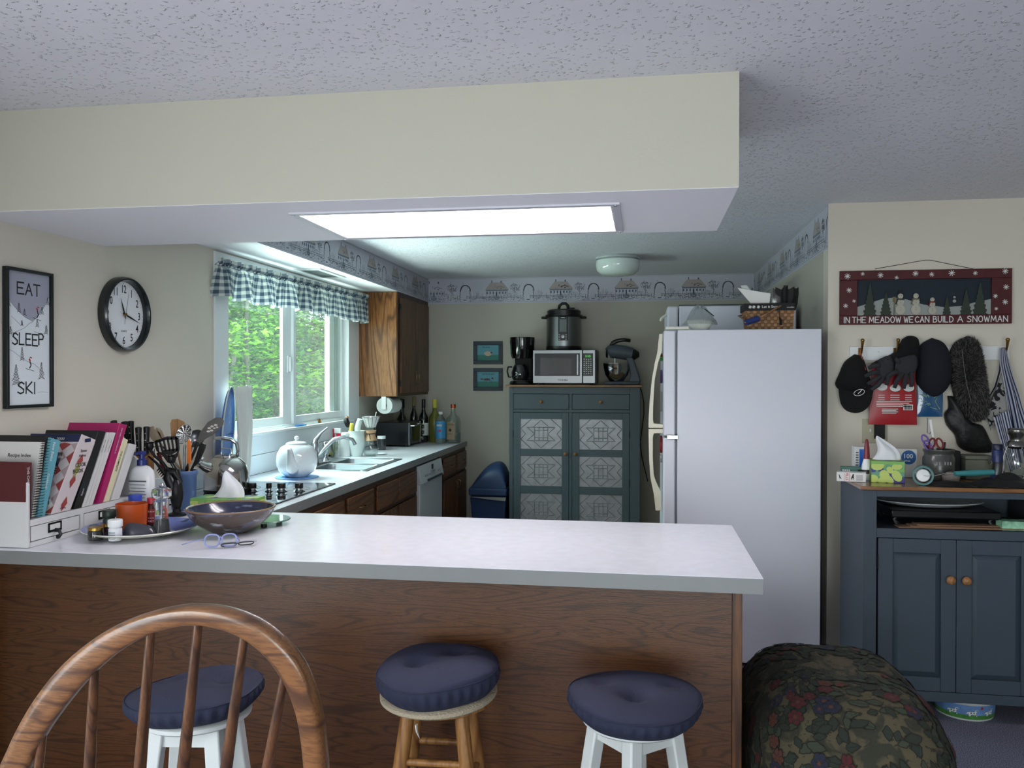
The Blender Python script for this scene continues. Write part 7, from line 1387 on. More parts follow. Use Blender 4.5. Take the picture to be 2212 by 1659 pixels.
# stoneware crock with scissors
cx_ = P(2028, 960, y=4.21).x; zc_ = P(2028, 970, y=4.21).z; h_ = zc_-zT; r_ = S((cx_, 4.21, 1.1), 64)/2; CRK = mat('dark stoneware glaze', (66, 68, 66), .35, coat=.3)
t = thing('pencil_crock', 'dark grey stoneware crock holding scissors and pens', 'crock', (cx_, 4.21, zT)); MB(T(cx_, 4.21, zT)).lathe([(1e-7, 0), (r_*.95, 0), (r_, .006), (r_, h_*.72), (r_*.9, h_*.80), (r_*.9, h_*.88), (r_*.98, h_*.93), (r_*.98, h_), (r_*.86, h_), (r_*.86, .01), (1e-7, .008)], 40).build('body', CRK, t)
m = MB(); [m.box(cx_-.034+.012*k, cx_-.028+.012*k, 4.21-r_-.0015, 4.21-r_-.0005, zT+h_*.52, zT+h_*.62) for k in (0, 1, 3, 4, 5)]; m.build('stamped_letters', mat('pale stamp', (140, 142, 140), .6), t, smooth=0)
def loop(b, c, w, h, ang, r): b.M = T(*c) @ RY(ang); b.tube([(w*cos(2*pi*k/20), 0, h*sin(2*pi*k/20)) for k in range(21)], r, 6, cap=False); b.M = Matrix.Identity(4)
for nm, lab, col, cs, foot in (('scissors', 'scissors with dark red ring handles in the stoneware crock', (112, 26, 34), ((2013, 958, 14), (2030, 958, -20)), (2022, 985)), ('scissors', 'scissors with purple handles leaning left in the crock', (110, 88, 160), ((1999, 950, -28), (2004, 962, -28)), (2016, 985))):
    t = thing(nm, lab, 'scissors', tuple(P(*foot, y=4.20)), group='scissors in the stoneware crock'); b = MB()
    for u, v, an in cs: loop(b, P(u, v, y=4.18), .013, .024, an, .0045)
    b.build('handles', mat(nm+str(col), col, .4), t); b = MB(); [b.tube([P(u, v+9, y=4.18), P(*foot, y=4.20)], .004, 6) for u, v, an in cs]; b.build('blades', STEEL, t)
solo(MB().tube([P(2020, 975, y=4.22), P(2015, 940, y=4.23), P(2010, 906, y=4.23)], .007, 10), 'white_tube', 'long white wrapped stick standing in the stoneware crock', 'stick', PAPER, tuple(P(2020, 975, y=4.22)))
solo(MB().tube([P(2038, 975, y=4.20), P(2040, 960, y=4.20), P(2041, 955, y=4.20)], [.009, .011, .008], 10, flat=.5), 'marker_pen', 'short black pen top showing at the right of the crock', 'pen', BLACK, tuple(P(2038, 975, y=4.20)))
# grey green metal box, dark pouch
x0_, x1_ = P(2086, 1000, y=4.22).x, P(2148, 1000, y=4.22).x; z_ = P(2110, 985, y=4.22).z; t = thing('tin_box', 'grey green metal box with a hanging ring latch', 'box', ((x0_+x1_)/2, 4.28, zT)); MB().box(x0_, x1_, 4.22, 4.34, zT, z_-.018).build('box', mat('olive grey metal', (98, 100, 86), .5), t, bevel=.003)
MB().box(x0_-.001, x1_+.001, 4.218, 4.341, z_-.017, z_).build('lid', mat('olive grey metal', (98, 100, 86), .5), t, bevel=.003); b = MB(); loop(b, (x1_-.022, 4.214, z_-.028), .008, .010, 0, .0015); b.build('ring', CHROME, t)
solo(MB().box(P(2056, 1000, y=4.27).x, x0_-.003, 4.27, 4.33, zT, P(2060, 974, y=4.27).z), 'black_case', 'black case between the stoneware crock and the metal box', 'case', BLACKM, (x0_-.03, 4.45, zT), bevel=.006)
# blue flask and metal lantern
t, p, r, h = prop('flask', 'navy vacuum flask with a steel middle standing left of the lantern', 'flask', 2155, 1008, zT, 24, 70, [('base', mat('navy flask', (30, 44, 92), .35), [(0, 0), (1.35, 0), (1.4, .08), (1.1, .2), (.9, .24)]), ('steel_band', STEEL, [(.9, .24), (.85, .60), (.9, .62)]), ('top', mat('navy flask', (30, 44, 92), .35), [(.95, .62), (.98, .98), (.9, 1), (0, 1)])], y=4.14)
MB(T(p.x, p.y, p.z+h)).lathe([(1e-7, .001), (r*.9, .001), (r*.95, .02), (r*.8, .026), (1e-7, .026)], 28).build('cap', mat('dark navy cap', (22, 30, 58), .4), t)
lx = P(2196, 1030, y=4.06).x; t = thing('lantern', 'silver hurricane lantern at the right end of the sideboard', 'lantern', (lx, 4.06, zT)); LS = mat('lantern metal', (128, 128, 124), .25, 1); q_ = S((lx, 4.06, 1.1), 1)
H_ = P(2196, 925, y=4.06).z-zT
MB(T(lx, 4.06, zT)).lathe([(1e-7, 0), (q_*30, 0), (q_*31, .004), (q_*20, .02), (q_*14, .028), (q_*14, .04), (1e-7, .04)], 36).build('font', LS, t)
MB(T(lx, 4.06, zT)).lathe([(q_*12, .04), (q_*20, H_*.28), (q_*21, H_*.42), (q_*14, H_*.62), (q_*13, H_*.64)], 36).build('globe', CLEAR, t, smooth=180)
MB(T(lx, 4.06, zT)).lathe([(q_*15, H_*.64), (q_*20, H_*.68), (q_*19, H_*.74), (q_*14, H_*.78), (q_*14, H_*.86), (q_*18, H_*.90), (q_*18, H_*.97), (q_*14, H_), (1e-7, H_)], 36).build('chimney', LS, t)
for s_ in (-1, 1): MB(T(lx, 4.06, zT)).tube([(s_*q_*16, 0, .02), (s_*q_*25, 0, H_*.2), (s_*q_*26, 0, H_*.5), (s_*q_*17, 0, H_*.72)], .004, 8).build('side_tube', LS, t)
MB(T(lx, 4.06, zT)).tube([(-q_*26, -.005, H_*.45), (-q_*34, -.03, H_*.15), (-q_*10, -.05, H_*.10), (q_*20, -.04, H_*.18), (q_*26, -.005, H_*.45)], .0016, 6).build('bail', CHROME, t)
# heap of black cloth along the front
m = MB(); R = random.Random(12); xa_, xb_ = P(2010, 1035, y=3.98).x, HX1-.02
def heap(u, v):
    x = xa_+(xb_-xa_)*u; e_ = sin(pi*min(1, u*3.2)/2) if u < .31 else 1; w_ = sin(pi*v); hgt = (.018+.014*sin(u*17+1)+.010*sin(u*41+v*5)+.018*u)*e_
    return (x, 3.925+.16*v, zT+.0008+max(0, hgt*w_**.8*(1+.25*sin(v*13+u*30))))
m.grid(heap, 90, 20); solo(m, 'black_cloth', 'rumpled black cloth lying along the front of the sideboard top', 'cloth', mat('black satin cloth', (20, 20, 22), .45), (1.6, 4.0, zT), smooth=180)
c = P(2063, 1012, y=4.05); solo(MB(T(c.x, 4.10, zT)).lathe([(1e-7, 0), (.035, .0), (.04, .03), (.02, .045), (1e-7, .05)], 16, sy=.7), 'white_knot', 'small white and black knotted band in front of the metal box', 'band', mat('grey white band', (130, 122, 116), .7), (c.x, 4.10, zT))

# ---- light switch behind the glue bottle
x0_, x1_, z0_, z1_ = P(1862, 958, y=YR).x, P(1916, 958, y=YR).x, P(1880, 957, y=YR).z, P(1880, 905, y=YR).z
t = thing('light_switch', 'cream double switch plate on the wall below the black cap', 'light switch', ((x0_+x1_)/2, YR, z0_)); MB().box(x0_, x1_, YR-.006, YR-.0005, z0_, z1_).build('plate', mat('switch cream', (176, 172, 148), .4), t, bevel=.002)
for f_ in (.30, .72): xc_ = x0_+(x1_-x0_)*f_; MB().box(xc_-.004, xc_+.004, YR-.018, YR-.006, (z0_+z1_)/2-.004, (z0_+z1_)/2+.012).build('toggle', WPL, t, bevel=.001)
solo(MB().box(P(1889, 930, y=YR-.03).x, P(1912, 930, y=YR-.03).x, YR-.03, YR-.022, P(1900, 948, y=YR-.03).z, P(1900, 905, y=YR-.03).z), 'black_strap', 'short black strap end hanging in front of the switch plate', 'strap', BLACKM, (1.2, YR-.03, 1.4), bevel=.002)

# ---- painted snowman sign
sx0, sx1 = P(1815, 640, y=YR-.03).x, P(2188, 640, y=YR-.03).x; sz0, sz1 = P(2000, 700, y=YR-.03).z, P(2000, 582, y=YR-.03).z
DR_ = mat('dark red paint', (74, 20, 24), .6, var=(20, .12)); NIGHT = mat('night blue paint', (20, 34, 46), .7); SNOW = mat('painted snow', (150, 156, 152), .7); PINEG = mat('painted pine', (46, 56, 46), .7); SNM = mat('snowman cream', (176, 174, 158), .7)
sg = thing('wall_sign', 'dark red wooden sign with snowmen, reading In the meadow we can build a snowman', 'sign', ((sx0+sx1)/2, YR, sz0)); W, H = sx1-sx0, sz1-sz0; YS_ = YR-.022
def su(f): return sx0+W*f
def sv(f): return sz0+H*f
MB().box(su(.02), su(.98), YR-.008, YR-.001, sv(.05), sv(.95)).build('backboard', NIGHT, sg)
MB().box(su(0), su(1), YS_, YR-.008, sv(0), sv(.17)).box(su(0), su(1), YS_, YR-.008, sv(.83), sv(1)).box(su(0), su(.105), YS_, YR-.008, sv(.17), sv(.83)).box(su(.885), su(1), YS_, YR-.008, sv(.17), sv(.83)).build('frame', DR_, sg, bevel=.002)
Y1_ = YR-.0085; m = MB(); m.prism([(su(.105), sv(.17)), (su(.885), sv(.17)), (su(.885), sv(.45)), (su(.80), sv(.40)), (su(.72), sv(.33)), (su(.62), sv(.31)), (su(.50), sv(.36)), (su(.40), sv(.46)), (su(.33), sv(.50)), (su(.26), sv(.48)), (su(.18), sv(.40)), (su(.105), sv(.33))], Y1_-.003, Y1_, 'xz'); m.build('snow_hills', SNOW, sg, smooth=0)
def pine(cx_, base, h_, w_):
    pts = []; n_ = 7
    for k in range(n_+1): f_ = k/n_; ww = w_*(1-f_)*.5; pts.append((su(cx_)+ww, sv(base)+H*h_*f_)); pts.append((su(cx_)+ww*.68, sv(base)+H*h_*(f_+.5/n_*.6))) if k < n_ else None
    left = [(2*su(cx_)-x, z) for x, z in reversed(pts)]; return pts+left[1:]
for cx_, h_, w_ in ((.18, .62, .075), (.275, .45, .065), (.63, .36, .045), (.74, .48, .065), (.82, .60, .08)):
    MB().prism(pine(cx_, .17, h_, w_), Y1_-.010, Y1_-.004, 'xz').build('pine_tree', PINEG, sg, smooth=0)
for k, (cx_, s_) in enumerate(((.36, 1.0), (.45, 1.0), (.545, .80))):
    m = MB(); R_ = [(.030, .10), (.022, .24), (.016, .35)]
    for r_, zc in R_: m.prism([(su(cx_)+r_*W*s_*cos(j*pi/10)*.95, sv(.17)+H*zc*s_+r_*W*s_*sin(j*pi/10)) for j in range(20)], Y1_-.009-.0005*k-.001*zc*10, Y1_-.0045, 'xz')
    sm = m.build('snowman', SNM, sg, smooth=0)
    m = MB()
    for dx, zc in ((0, .09), (0, .13), (0, .22), (0, .26)): m.box(su(cx_)-.0012, su(cx_)+.0012, Y1_-.0135, Y1_-.0125, sv(.17)+H*zc*s_, sv(.17)+H*zc*s_+.0025)
    for dx in (-.005, .005): m.box(su(cx_)+dx-.001, su(cx_)+dx+.001, Y1_-.0145, Y1_-.0135, sv(.17)+H*.36*s_, sv(.17)+H*.36*s_+.002)
    m.build('buttons', INK, sm, smooth=0)
    m = MB(); m.tube([(su(cx_)-.02*s_, Y1_-.013, sv(.17)+H*.30*s_), (su(cx_)+.018*s_, Y1_-.0135, sv(.17)+H*.29*s_)], .0035, 6); m.tube([(su(cx_)-.014*s_, Y1_-.013, sv(.17)+H*.30*s_), (su(cx_)-.024*s_, Y1_-.013, sv(.17)+H*.20*s_)], .0035, 6); m.build('scarf', mat('scarf'+str(k), ((60, 62, 60), (110, 100, 80), (110, 40, 42))[k], .8), sm)
m = MB(); m.box(su(.36)-.016, su(.36)+.016, Y1_-.0145, Y1_-.009, sv(.17)+H*.405, sv(.17)+H*.42).box(su(.36)-.010, su(.36)+.010, Y1_-.0145, Y1_-.009, sv(.17)+H*.42, sv(.17)+H*.47); m.build('top_hat', INK, bpy.data.objects['snowman'])
m = MB(); m.box(su(.322), su(.326), Y1_-.009, Y1_-.005, sv(.17), sv(.46)).box(su(.316), su(.331), Y1_-.0095, Y1_-.005, sv(.42), sv(.51)); m.build('broom', mat('broom straw', (120, 104, 70), .8), sg)
m = MB(); [m.prism([(su(.675)+r_*cos(j*pi/6), sv(z_)+r_*sin(j*pi/6)) for j in range(12)], Y1_-.006, Y1_-.004, 'xz') for r_, z_ in ((.0085, .42), (.006, .49))]; m.build('distant_snowman', SNOW, sg, smooth=0)
m = MB(); yfl = YS_-.0006
for fx, fz, r_ in ((.045, .90, .014), (.135, .94, .009), (.24, .91, .013), (.335, .86, .009), (.445, .93, .013), (.54, .91, .011), (.655, .93, .014), (.79, .92, .010), (.96, .945, .013), (.055, .64, .012), (.085, .44, .008), (.035, .35, .011), (.965, .66, .012), (.905, .50, .010), (.96, .39, .012), (.91, .27, .008)): flake(m, su(fx), sv(fz), yfl, r_*1.15, 8, .2)
m.build('snowflakes', WINK, sg, smooth=0)
STROKE = {'I': [[(.5, 0), (.5, 1)]], 'N': [[(0, 0), (0, 1), (1, 0), (1, 1)]], 'T': [[(0, 1), (1, 1)], [(.5, 1), (.5, 0)]], 'H': [[(0, 0), (0, 1)], [(1, 0), (1, 1)], [(0, .52), (1, .52)]], 'E': [[(1, 1), (0, 1), (0, 0), (1, 0)], [(0, .52), (.8, .52)]], 'M': [[(0, 0), (.12, 1), (.5, .25), (.88, 1), (1, 0)]], 'A': [[(0, 0), (.5, 1), (1, 0)], [(.2, .38), (.8, .38)]], 'D': [[(0, 0), (0, 1), (.6, .92), (1, .55), (.85, .15), (.4, 0), (0, 0)]], 'O': [[(.5+.5*cos(k*pi/8), .5+.5*sin(k*pi/8)) for k in range(17)]], 'W': [[(0, 1), (.25, 0), (.5, .8), (.75, 0), (1, 1)]], 'C': [[(1, .85), (.6, 1), (.15, .8), (0, .45), (.2, .1), (.6, 0), (1, .15)]], 'B': [[(0, 0), (0, 1), (.7, .95), (.8, .7), (.5, .55), (0, .53)], [(.5, .55), (.95, .4), (.9, .1), (.5, 0), (0, 0)]], 'U': [[(0, 1), (.03, .3), (.3, .02), (.7, .02), (.97, .3), (1, 1)]], 'L': [[(0, 1), (0, 0), (.9, 0)]], 'S': [[(.95, .85), (.6, 1), (.2, .92), (.1, .7), (.5, .54), (.9, .35), (.85, .1), (.4, 0), (0, .12)]], 'P': [[(0, 0), (0, 1), (.6, 1), (.95, .8), (.8, .52), (0, .48)]], 'K': [[(0, 0), (0, 1)], [(.9, 1), (.05, .45), (.95, 0)]]}
def letters(m, word, x, z, w_, h_, gap, th, M=Matrix.Identity(4), pt=None, jit=0, rnd=random.Random(1)):
    """hand lettering: flat brush strokes"""
    for ch_ in word:
        if ch_ == ' ': x += w_*.55; continue
        ww = w_*(.15 if ch_ == 'I' else 1.25 if ch_ in 'MW' else 1); dz = rnd.uniform(-jit, jit)*h_
        for li, line in enumerate(STROKE[ch_]):
            P_ = [(x+(a*ww if ch_ != 'I' else ww*.5), z+dz+b_*h_) for a, b_ in line]
            for i in range(len(P_)-1):
                (ax_, az), (bx_, bz) = P_[i], P_[i+1]; L_ = math.hypot(bx_-ax_, bz-az) or 1; nx, nz = -(bz-az)/L_*th/2, (bx_-ax_)/L_*th/2; ex, ez = (bx_-ax_)/L_*th*.4, (bz-az)/L_*th*.4
                y_ = -.00005*((i+li*3) % 7)
                m.face([tuple(M @ Vector(q)) for q in ((ax_-ex+nx, y_, az-ez+nz), (ax_-ex-nx, y_, az-ez-nz), (bx_+ex-nx, y_, bz+ez-nz), (bx_+ex+nx, y_, bz+ez+nz))])
        x += ww+gap
    return x
m = MB(); hL = H*.105
for wd, f0, f1 in (('IN', .025, .058), ('THE', .075, .155), ('MEADOW', .175, .36), ('WE', .38, .432), ('CAN', .445, .525), ('BUILD', .55, .665), ('A', .69, .72), ('SNOWMAN', .745, .975)):
    units = sum(.15 if c_ == 'I' else 1.25 if c_ in 'MW' else 1 for c_ in wd)+.35*(len(wd)-1); wl = W*(f1-f0)/units
    letters(m, wd, su(f0), sv(.035), wl, hL, wl*.35, .0042, T(0, YS_-.0006, 0))
m.build('lettering', WINK, sg, smooth=0)
MB().tube([P(1890, 581, y=YR-.012), P(1998, 562, y=YR-.006), P(2010, 562, y=YR-.006), P(2103, 581, y=YR-.012)], .0015, 6).build('hanging_wire', BLACK, sg)

# ---- hook rack
rx0, rx1 = P(1834, 760, y=YR).x, P(2178, 760, y=YR).x; rz0, rz1 = P(2000, 778, y=YR).z, P(2000, 748, y=YR).z
rk = thing('coat_rack', 'white wall rack with brass coat hooks below the snowman sign', 'coat rack', ((rx0+rx1)/2, YR, rz0))
m = MB(); m.box(rx0, rx1, YR-.016, YR-.0005, rz0, rz1); m.build('board', WHITE, rk, bevel=.003)
HOOKS = [1858, 1934, 2013, 2092, 2168]
for u in HOOKS:
    if u in (2013, 2092): continue   # covered by the hats
    x = P(u, 760, y=YR-.02).x; zc = (rz0+rz1)/2; b = MB(); b.box(x-.009, x+.009, YR-.020, YR-.0165, zc-.028, zc+.028)
    b.tube([(x, YR-.020, zc+.005), (x, YR-.045, zc+.0), (x, YR-.062, zc+.03), (x, YR-.070, zc+.062)], [.006, .005, .006, .0085], 8).ball((x, YR-.070, zc+.066), .010)
    b.tube([(x, YR-.020, zc-.012), (x, YR-.040, zc-.03), (x, YR-.052, zc-.022)], [.005, .005, .007], 8); b.build('hook', BRASS, rk)
for u in (1896, 2050): x = P(u, 760, y=YR).x; MB(T(x, YR-.016, (rz0+rz1)/2+.005) @ RX(90)).lathe([(.006, 0), (.005, .003), (1e-7, .004)], 12).build('screw_cover', WHITE, rk)
HC = (rz0+rz1)/2; BLK = mat('black felt', (9, 9, 10), .95); GLV = mat('charcoal glove knit', (46, 46, 50), .95, bump=(300, .4)); NVF = mat('navy felt', (22, 24, 34), .95)
def outline_body(px, y0, bulge, cen=None, n=9, flat_back=True):
    """a rounded soft body from a silhouette: rings shrink toward the middle as they come forward"""
    pts = [P(u, v, y=y0) for u, v in px]; c = Vector((sum(p.x for p in pts)/len(pts), y0, sum(p.z for p in pts)/len(pts))) if cen is None else P(*cen, y=y0)
    vs = []; k = len(pts)
    for i in range(n):
        a = pi/2*i/(n-1); s_ = cos(a)**.75 if i < n-1 else .02; yy = y0-bulge*sin(a)
        for p in pts: vs.append((c.x+(p.x-c.x)*s_, yy, c.z+(p.z-c.z)*s_))
    fs = [(i*k+j, i*k+(j+1) % k, (i+1)*k+(j+1) % k, (i+1)*k+j) for i in range(n-1) for j in range(k)]; fs.append([(n-1)*k+j for j in range(k)]); fs.append([j for j in range(k)][::-1])
    return MB().add(vs, fs)
def smooth_px(px, k=4): q = cr(px+[px[0]], k); return q[:-1]
grp = 'hats and bags on the coat rack'
# baseball cap
t = thing('baseball_cap', 'black baseball cap with an oval white badge hanging on the leftmost hook', 'cap', tuple(P(1845, 820, y=YR-.06)), group=grp)
outline_body(smooth_px([(1846, 765), (1862, 772), (1872, 800), (1880, 830), (1872, 848), (1835, 850), (1813, 842), (1804, 829), (1812, 808), (1824, 782)]), YR-.025, .085).build('crown', BLK, t, smooth=180)
b = MB(); pv = [P(u, v, y=YR-.075) for u, v in smooth_px([(1813, 838), (1880, 832), (1884, 855), (1875, 878), (1855, 891), (1832, 889), (1818, 872)])]
vs = [(p.x, YR-.055-.035*sin(pi*min(1, max(0, (p.x-1.02)/.2))), p.z) for p in pv]; b.add(vs, [tuple(range(len(vs)))]); b.build('brim', BLK, t, solid=.008, smooth=0)
b = MB(); c = P(1856, 848, y=YR-.113); b.M = T(*c) @ RY(-18); b.tube([(.027*cos(k*pi/12), 0, .015*sin(k*pi/12)) for k in range(25)], .0016, 6, cap=False); b.tube([(-.008, 0, -.004), (.008, 0, .003), (.016, 0, .010)], .0018, 6); b.build('badge', WINK, t)
b = MB(); b.tube([P(1858, 757, y=YR-.06), P(1862, 775, y=YR-.07), P(1870, 800, y=YR-.085)], .006, 6, flat=.5); b.build('orange_strap', mat('orange strap', (150, 66, 56), .7), t)
# black hat and gloves on the second hook
t = thing('knit_hat', 'black knitted hat bunched over the second hook', 'hat', tuple(P(1955, 760, y=YR-.06)), group=grp)
outline_body(smooth_px([(1948, 733), (1964, 725), (1983, 733), (1985, 770), (1978, 800), (1950, 812), (1905, 800), (1880, 790), (1895, 778), (1925, 765), (1938, 752)]), YR-.030, .07).build('knit', BLK, t, smooth=180)
def glove(label, palm, fingers, y, bulge=.02):
    t = thing('glove', label, 'glove', tuple(P(*palm[0], y=y)), group='pair of charcoal gloves on the second hook')
    outline_body(smooth_px(palm, 3), y, bulge).build('palm', GLV, t, smooth=180)
    for f in fingers: b = MB(); pts = [P(u, v, y=y-.008) for u, v in f]; b.tube(pts, [.0125]*(len(pts)-1)+[.009], 10, flat=1); b.build('finger', GLV, t, smooth=180)
glove('charcoal glove hanging at the left, fingers pointing down and left', [(1899, 776), (1922, 768), (1931, 790), (1925, 812), (1905, 820), (1892, 805)], [[(1902, 790), (1887, 790), (1876, 795)], [(1900, 803), (1882, 806), (1868, 813)], [(1902, 812), (1888, 821), (1874, 830)], [(1908, 816), (1896, 832), (1882, 842)], [(1912, 790), (1900, 776)]], YR-.095)
glove('charcoal glove hanging at the right, fingers pointing straight down', [(1938, 775), (1975, 766), (1982, 785), (1975, 805), (1945, 812), (1932, 800)], [[(1940, 800), (1920, 812), (1915, 832)], [(1950, 805), (1938, 822), (1932, 838)], [(1958, 806), (1955, 825), (1952, 840)], [(1968, 803), (1970, 820), (1968, 836)], [(1945, 785), (1934, 774)]], YR-.11)
# red pouch, blue pouch
t = thing('treat_bag', 'red plastic pouch with white print and a barcode hanging below the gloves', 'pouch', tuple(P(1932, 880, y=YR-.03)), group=grp)
b = MB(); px = [(1882, 770), (1890, 768), (1976, 836), (1981, 917), (1876, 916), (1884, 850)]
def pouch(b, c4, y, bul, n=14):
    A_, B_, C_, D_ = [P(*q, y=y) for q in c4]
    for s_ in (1, -1):
        b.grid(lambda u, v: (lambda p: (p.x, y-s_*(.0015+bul*(sin(pi*u)*sin(pi*v))**.6), p.z))(A_.lerp(B_, u).lerp(D_.lerp(C_, u), v)), n, n)
    return A_, B_, C_, D_
pouch(b, [(1876, 917), (1981, 918), (1976, 790), (1884, 790)], YR-.035, .014); b.build('pouch', mat('red pouch', (158, 30, 38), .35), t, smooth=180)
m = MB(); yb_ = YR-.0515
def pr(u0, v0, u1, v1): a, b_ = P(u0, v1, y=yb_), P(u1, v0, y=yb_); m.box(a.x, b_.x, yb_-.0012, yb_-.0008, a.z, b_.z)
for v in (853, 858, 863): [pr(u, v, u+w, v+1.2) for u, w in ((1897, 14), (1923, 20), (1955, 14))]
for k in range(4): pr(1893, 867+k*3.4, 1970-6*(k % 3), 868+k*3.4)
for k in range(4): pr(1905, 883+k*3, 1940-4*(k % 2), 884.2+k*3)
pr(1951, 874, 1972, 886); [m.prism([(P(u+12*cos(j*pi/6), v+10*sin(j*pi/6), y=yb_).x, P(u+12*cos(j*pi/6), v+8*sin(j*pi/6), y=yb_).z) for j in range(12)], yb_-.0012, yb_-.0008, 'xz') for u, v in ((1905, 836), (1934, 838), (1963, 838))]
m.build('print', WINK, t, smooth=0); m = MB(); [m.box(P(1953+k*1.6, 880, y=yb_).x, P(1953.8+k*1.6+.3*(k % 2), 880, y=yb_).x, yb_-.0018, yb_-.0014, P(1960, 885, y=yb_).z, P(1960, 875.5, y=yb_).z) for k in range(11)]; m.build('barcode', INK, t, smooth=0)
t = thing('blue_pouch', 'clear blue zip pouch hanging beside the red pouch', 'pouch', tuple(P(2010, 870, y=YR-.03)), group=grp)
b = MB(); pouch(b, [(1981, 900), (2036, 900), (2037, 820), (1982, 820)], YR-.03, .008); b.build('pouch', mat('blue vinyl', (28, 78, 122), .15, coat=.6), t, smooth=180)
m = MB(); yb_ = YR-.042; R = random.Random(4)
for k in range(16): a, c_ = P(1983+R.uniform(0, 22), 850+R.uniform(0, 28), y=yb_), 0; m.tube([a, a+Vector((.012, 0, .004)), a+Vector((.015, 0, -.006))], .0012, 5)
m.tube([P(2018, 860, y=yb_), P(2026, 852, y=yb_), P(2020, 868, y=yb_), P(2030, 884, y=yb_)], .0016, 6).tube([P(2009, 880, y=yb_), P(2024, 884, y=yb_)], .0016, 6); m.build('squiggles', mat('pale green print', (140, 180, 150), .6), t)
b = MB(); b.tube([P(2004, 902, y=YR-.03), P(2003, 935, y=YR-.035), P(2008, 938, y=YR-.035), P(2012, 930, y=YR-.035)], .003, 6, flat=.5); b.build('wrist_loop', mat('blue strap', (30, 84, 120), .6), t)
# navy beret, fur hat, scarf
t = thing('beret', 'large navy felt hat hanging at the middle of the coat rack', 'hat', tuple(P(2015, 790, y=YR-.06)), group=grp)
outline_body(smooth_px([(2012, 730), (2036, 740), (2050, 768), (2052, 810), (2045, 838), (2022, 857), (2000, 852), (1980, 830), (1978, 800), (1980, 770), (1988, 745)]), YR-.022, .10, n=12).build('felt', NVF, t, smooth=180)
FUR = mat('dark fur', (26, 25, 26), .95); FURT = mat('frosted fur tips', (104, 100, 98), .95)
t = thing('fur_hat', 'long dark fur hat with frosted tips hanging right of the navy hat', 'hat', tuple(P(2090, 820, y=YR-.06)), group=grp)
fpx = smooth_px([(2088, 726), (2108, 735), (2118, 770), (2124, 810), (2133, 860), (2130, 895), (2112, 911), (2090, 905), (2068, 880), (2056, 840), (2050, 800), (2050, 765), (2062, 740)])
o = outline_body(fpx, YR-.024, .085, n=14); o.build('hide', FUR, t, smooth=180)
for mi, (mt_, N_) in enumerate(((FUR, 6500), (FURT, 3200))):
    b = MB(); R = random.Random(20+mi); k = len(fpx)
    rings = 14
    for i in range(N_):
        r_ = R.random()**.6*.98; j = R.uniform(0, k); p0, p1 = fpx[int(j) % k], fpx[(int(j)+1) % k]; fr_ = j-int(j); u, v = p0[0]+(p1[0]-p0[0])*fr_, p0[1]+(p1[1]-p0[1])*fr_
        cu, cv = 2090, 822; q = P(cu+(u-cu)*r_, cv+(v-cv)*r_, y=YR-.024); dep = .085*sqrt(max(0, 1-r_**2.6)); base = Vector((q.x, YR-.024-dep, q.z)); e_ = P(u, v, y=YR-.024); od = Vector((e_.x-P(cu, cv, y=YR-.024).x, 0, e_.z-P(cu, cv, y=YR-.024).z)).normalized()
        d = (od*(.4+r_)+Vector((R.uniform(-.5, .5), -.75*(1-r_)-.15, -.45+R.uniform(-.5, .5)))).normalized()*R.uniform(.010, .022); sd = d.cross(Vector((0, 1, .3))).normalized()*.0008
        b.face([base-sd, base+sd, base+d])
    o = b.build('fur' if mi == 0 else 'fur_tips', mt_, t, smooth=0)
b = MB(); b.tube([P(2078, 755, y=YR-.112), P(2082, 790, y=YR-.116), P(2088, 830, y=YR-.116), P(2098, 870, y=YR-.105)], .004, 6, flat=.4); b.build('seam', FURT, t)
t = thing('scarf', 'shiny black scarf drooping below the fur hat', 'scarf', tuple(P(2100, 920, y=YR-.05)), group=grp)
outline_body(smooth_px([(2046, 855), (2062, 858), (2072, 885), (2100, 912), (2122, 920), (2138, 950), (2148, 975), (2100, 978), (2070, 965), (2062, 940), (2044, 918), (2040, 895), (2048, 880)], 3), YR-.02, .045).build('cloth', mat('black satin', (20, 20, 22), .5, bump=(12, .8, .02)), t, smooth=180)
# striped apron
STR = mat('navy striped cotton', (170, 172, 180), .85); n = STR.node_tree.nodes; l = STR.node_tree.links
uv = n.new('ShaderNodeUVMap'); sxx = n.new('ShaderNodeSeparateXYZ'); l.new(uv.outputs[0], sxx.inputs[0]); fr_ = n.new('ShaderNodeMath'); fr_.operation = 'FRACT'; l.new(sxx.outputs['X'], fr_.inputs[0]); gt = n.new('ShaderNodeMath'); gt.operation = 'GREATER_THAN'; gt.inputs[1].default_value = .55; l.new(fr_.outputs[0], gt.inputs[0])
mxx = n.new('ShaderNodeMix'); mxx.data_type = 'RGBA'; l.new(gt.outputs[0], mxx.inputs['Factor']); mxx.inputs[6].default_value = lin((176, 178, 188))+(1,); mxx.inputs[7].default_value = lin((24, 34, 78))+(1,); l.new(mxx.outputs[2], n['Principled BSDF'].inputs['Base Color'])
t = thing('apron', 'navy and white striped apron with a patterned white panel on the rightmost hook', 'apron', tuple(P(2170, 820, y=YR-.06)), group=grp)
LE = cr([(2160, 752), (2159, 785), (2165, 820), (2170, 850), (2176, 890), (2180, 940), (2190, 1000)], 5); RE = cr([(2172, 752), (2180, 790), (2190, 830), (2200, 860), (2212, 900), (2232, 950), (2250, 1010)], 5); nE = len(LE)-1
def apf(u, v):
    i = v*nE; a, b_ = LE[min(nE, int(round(i)))], RE[min(nE, int(round(i)))]; p = P(a[0]+(b_[0]-a[0])*u, a[1], y=YR-.05); return (p.x, YR-.05-.012*sin(u*14+v*3)*min(1, v*2+.3)-.02*sin(pi*u), p.z)
cloth('striped_cloth', apf, lambda u, v: (u*8, v), 40, nE, STR, t)
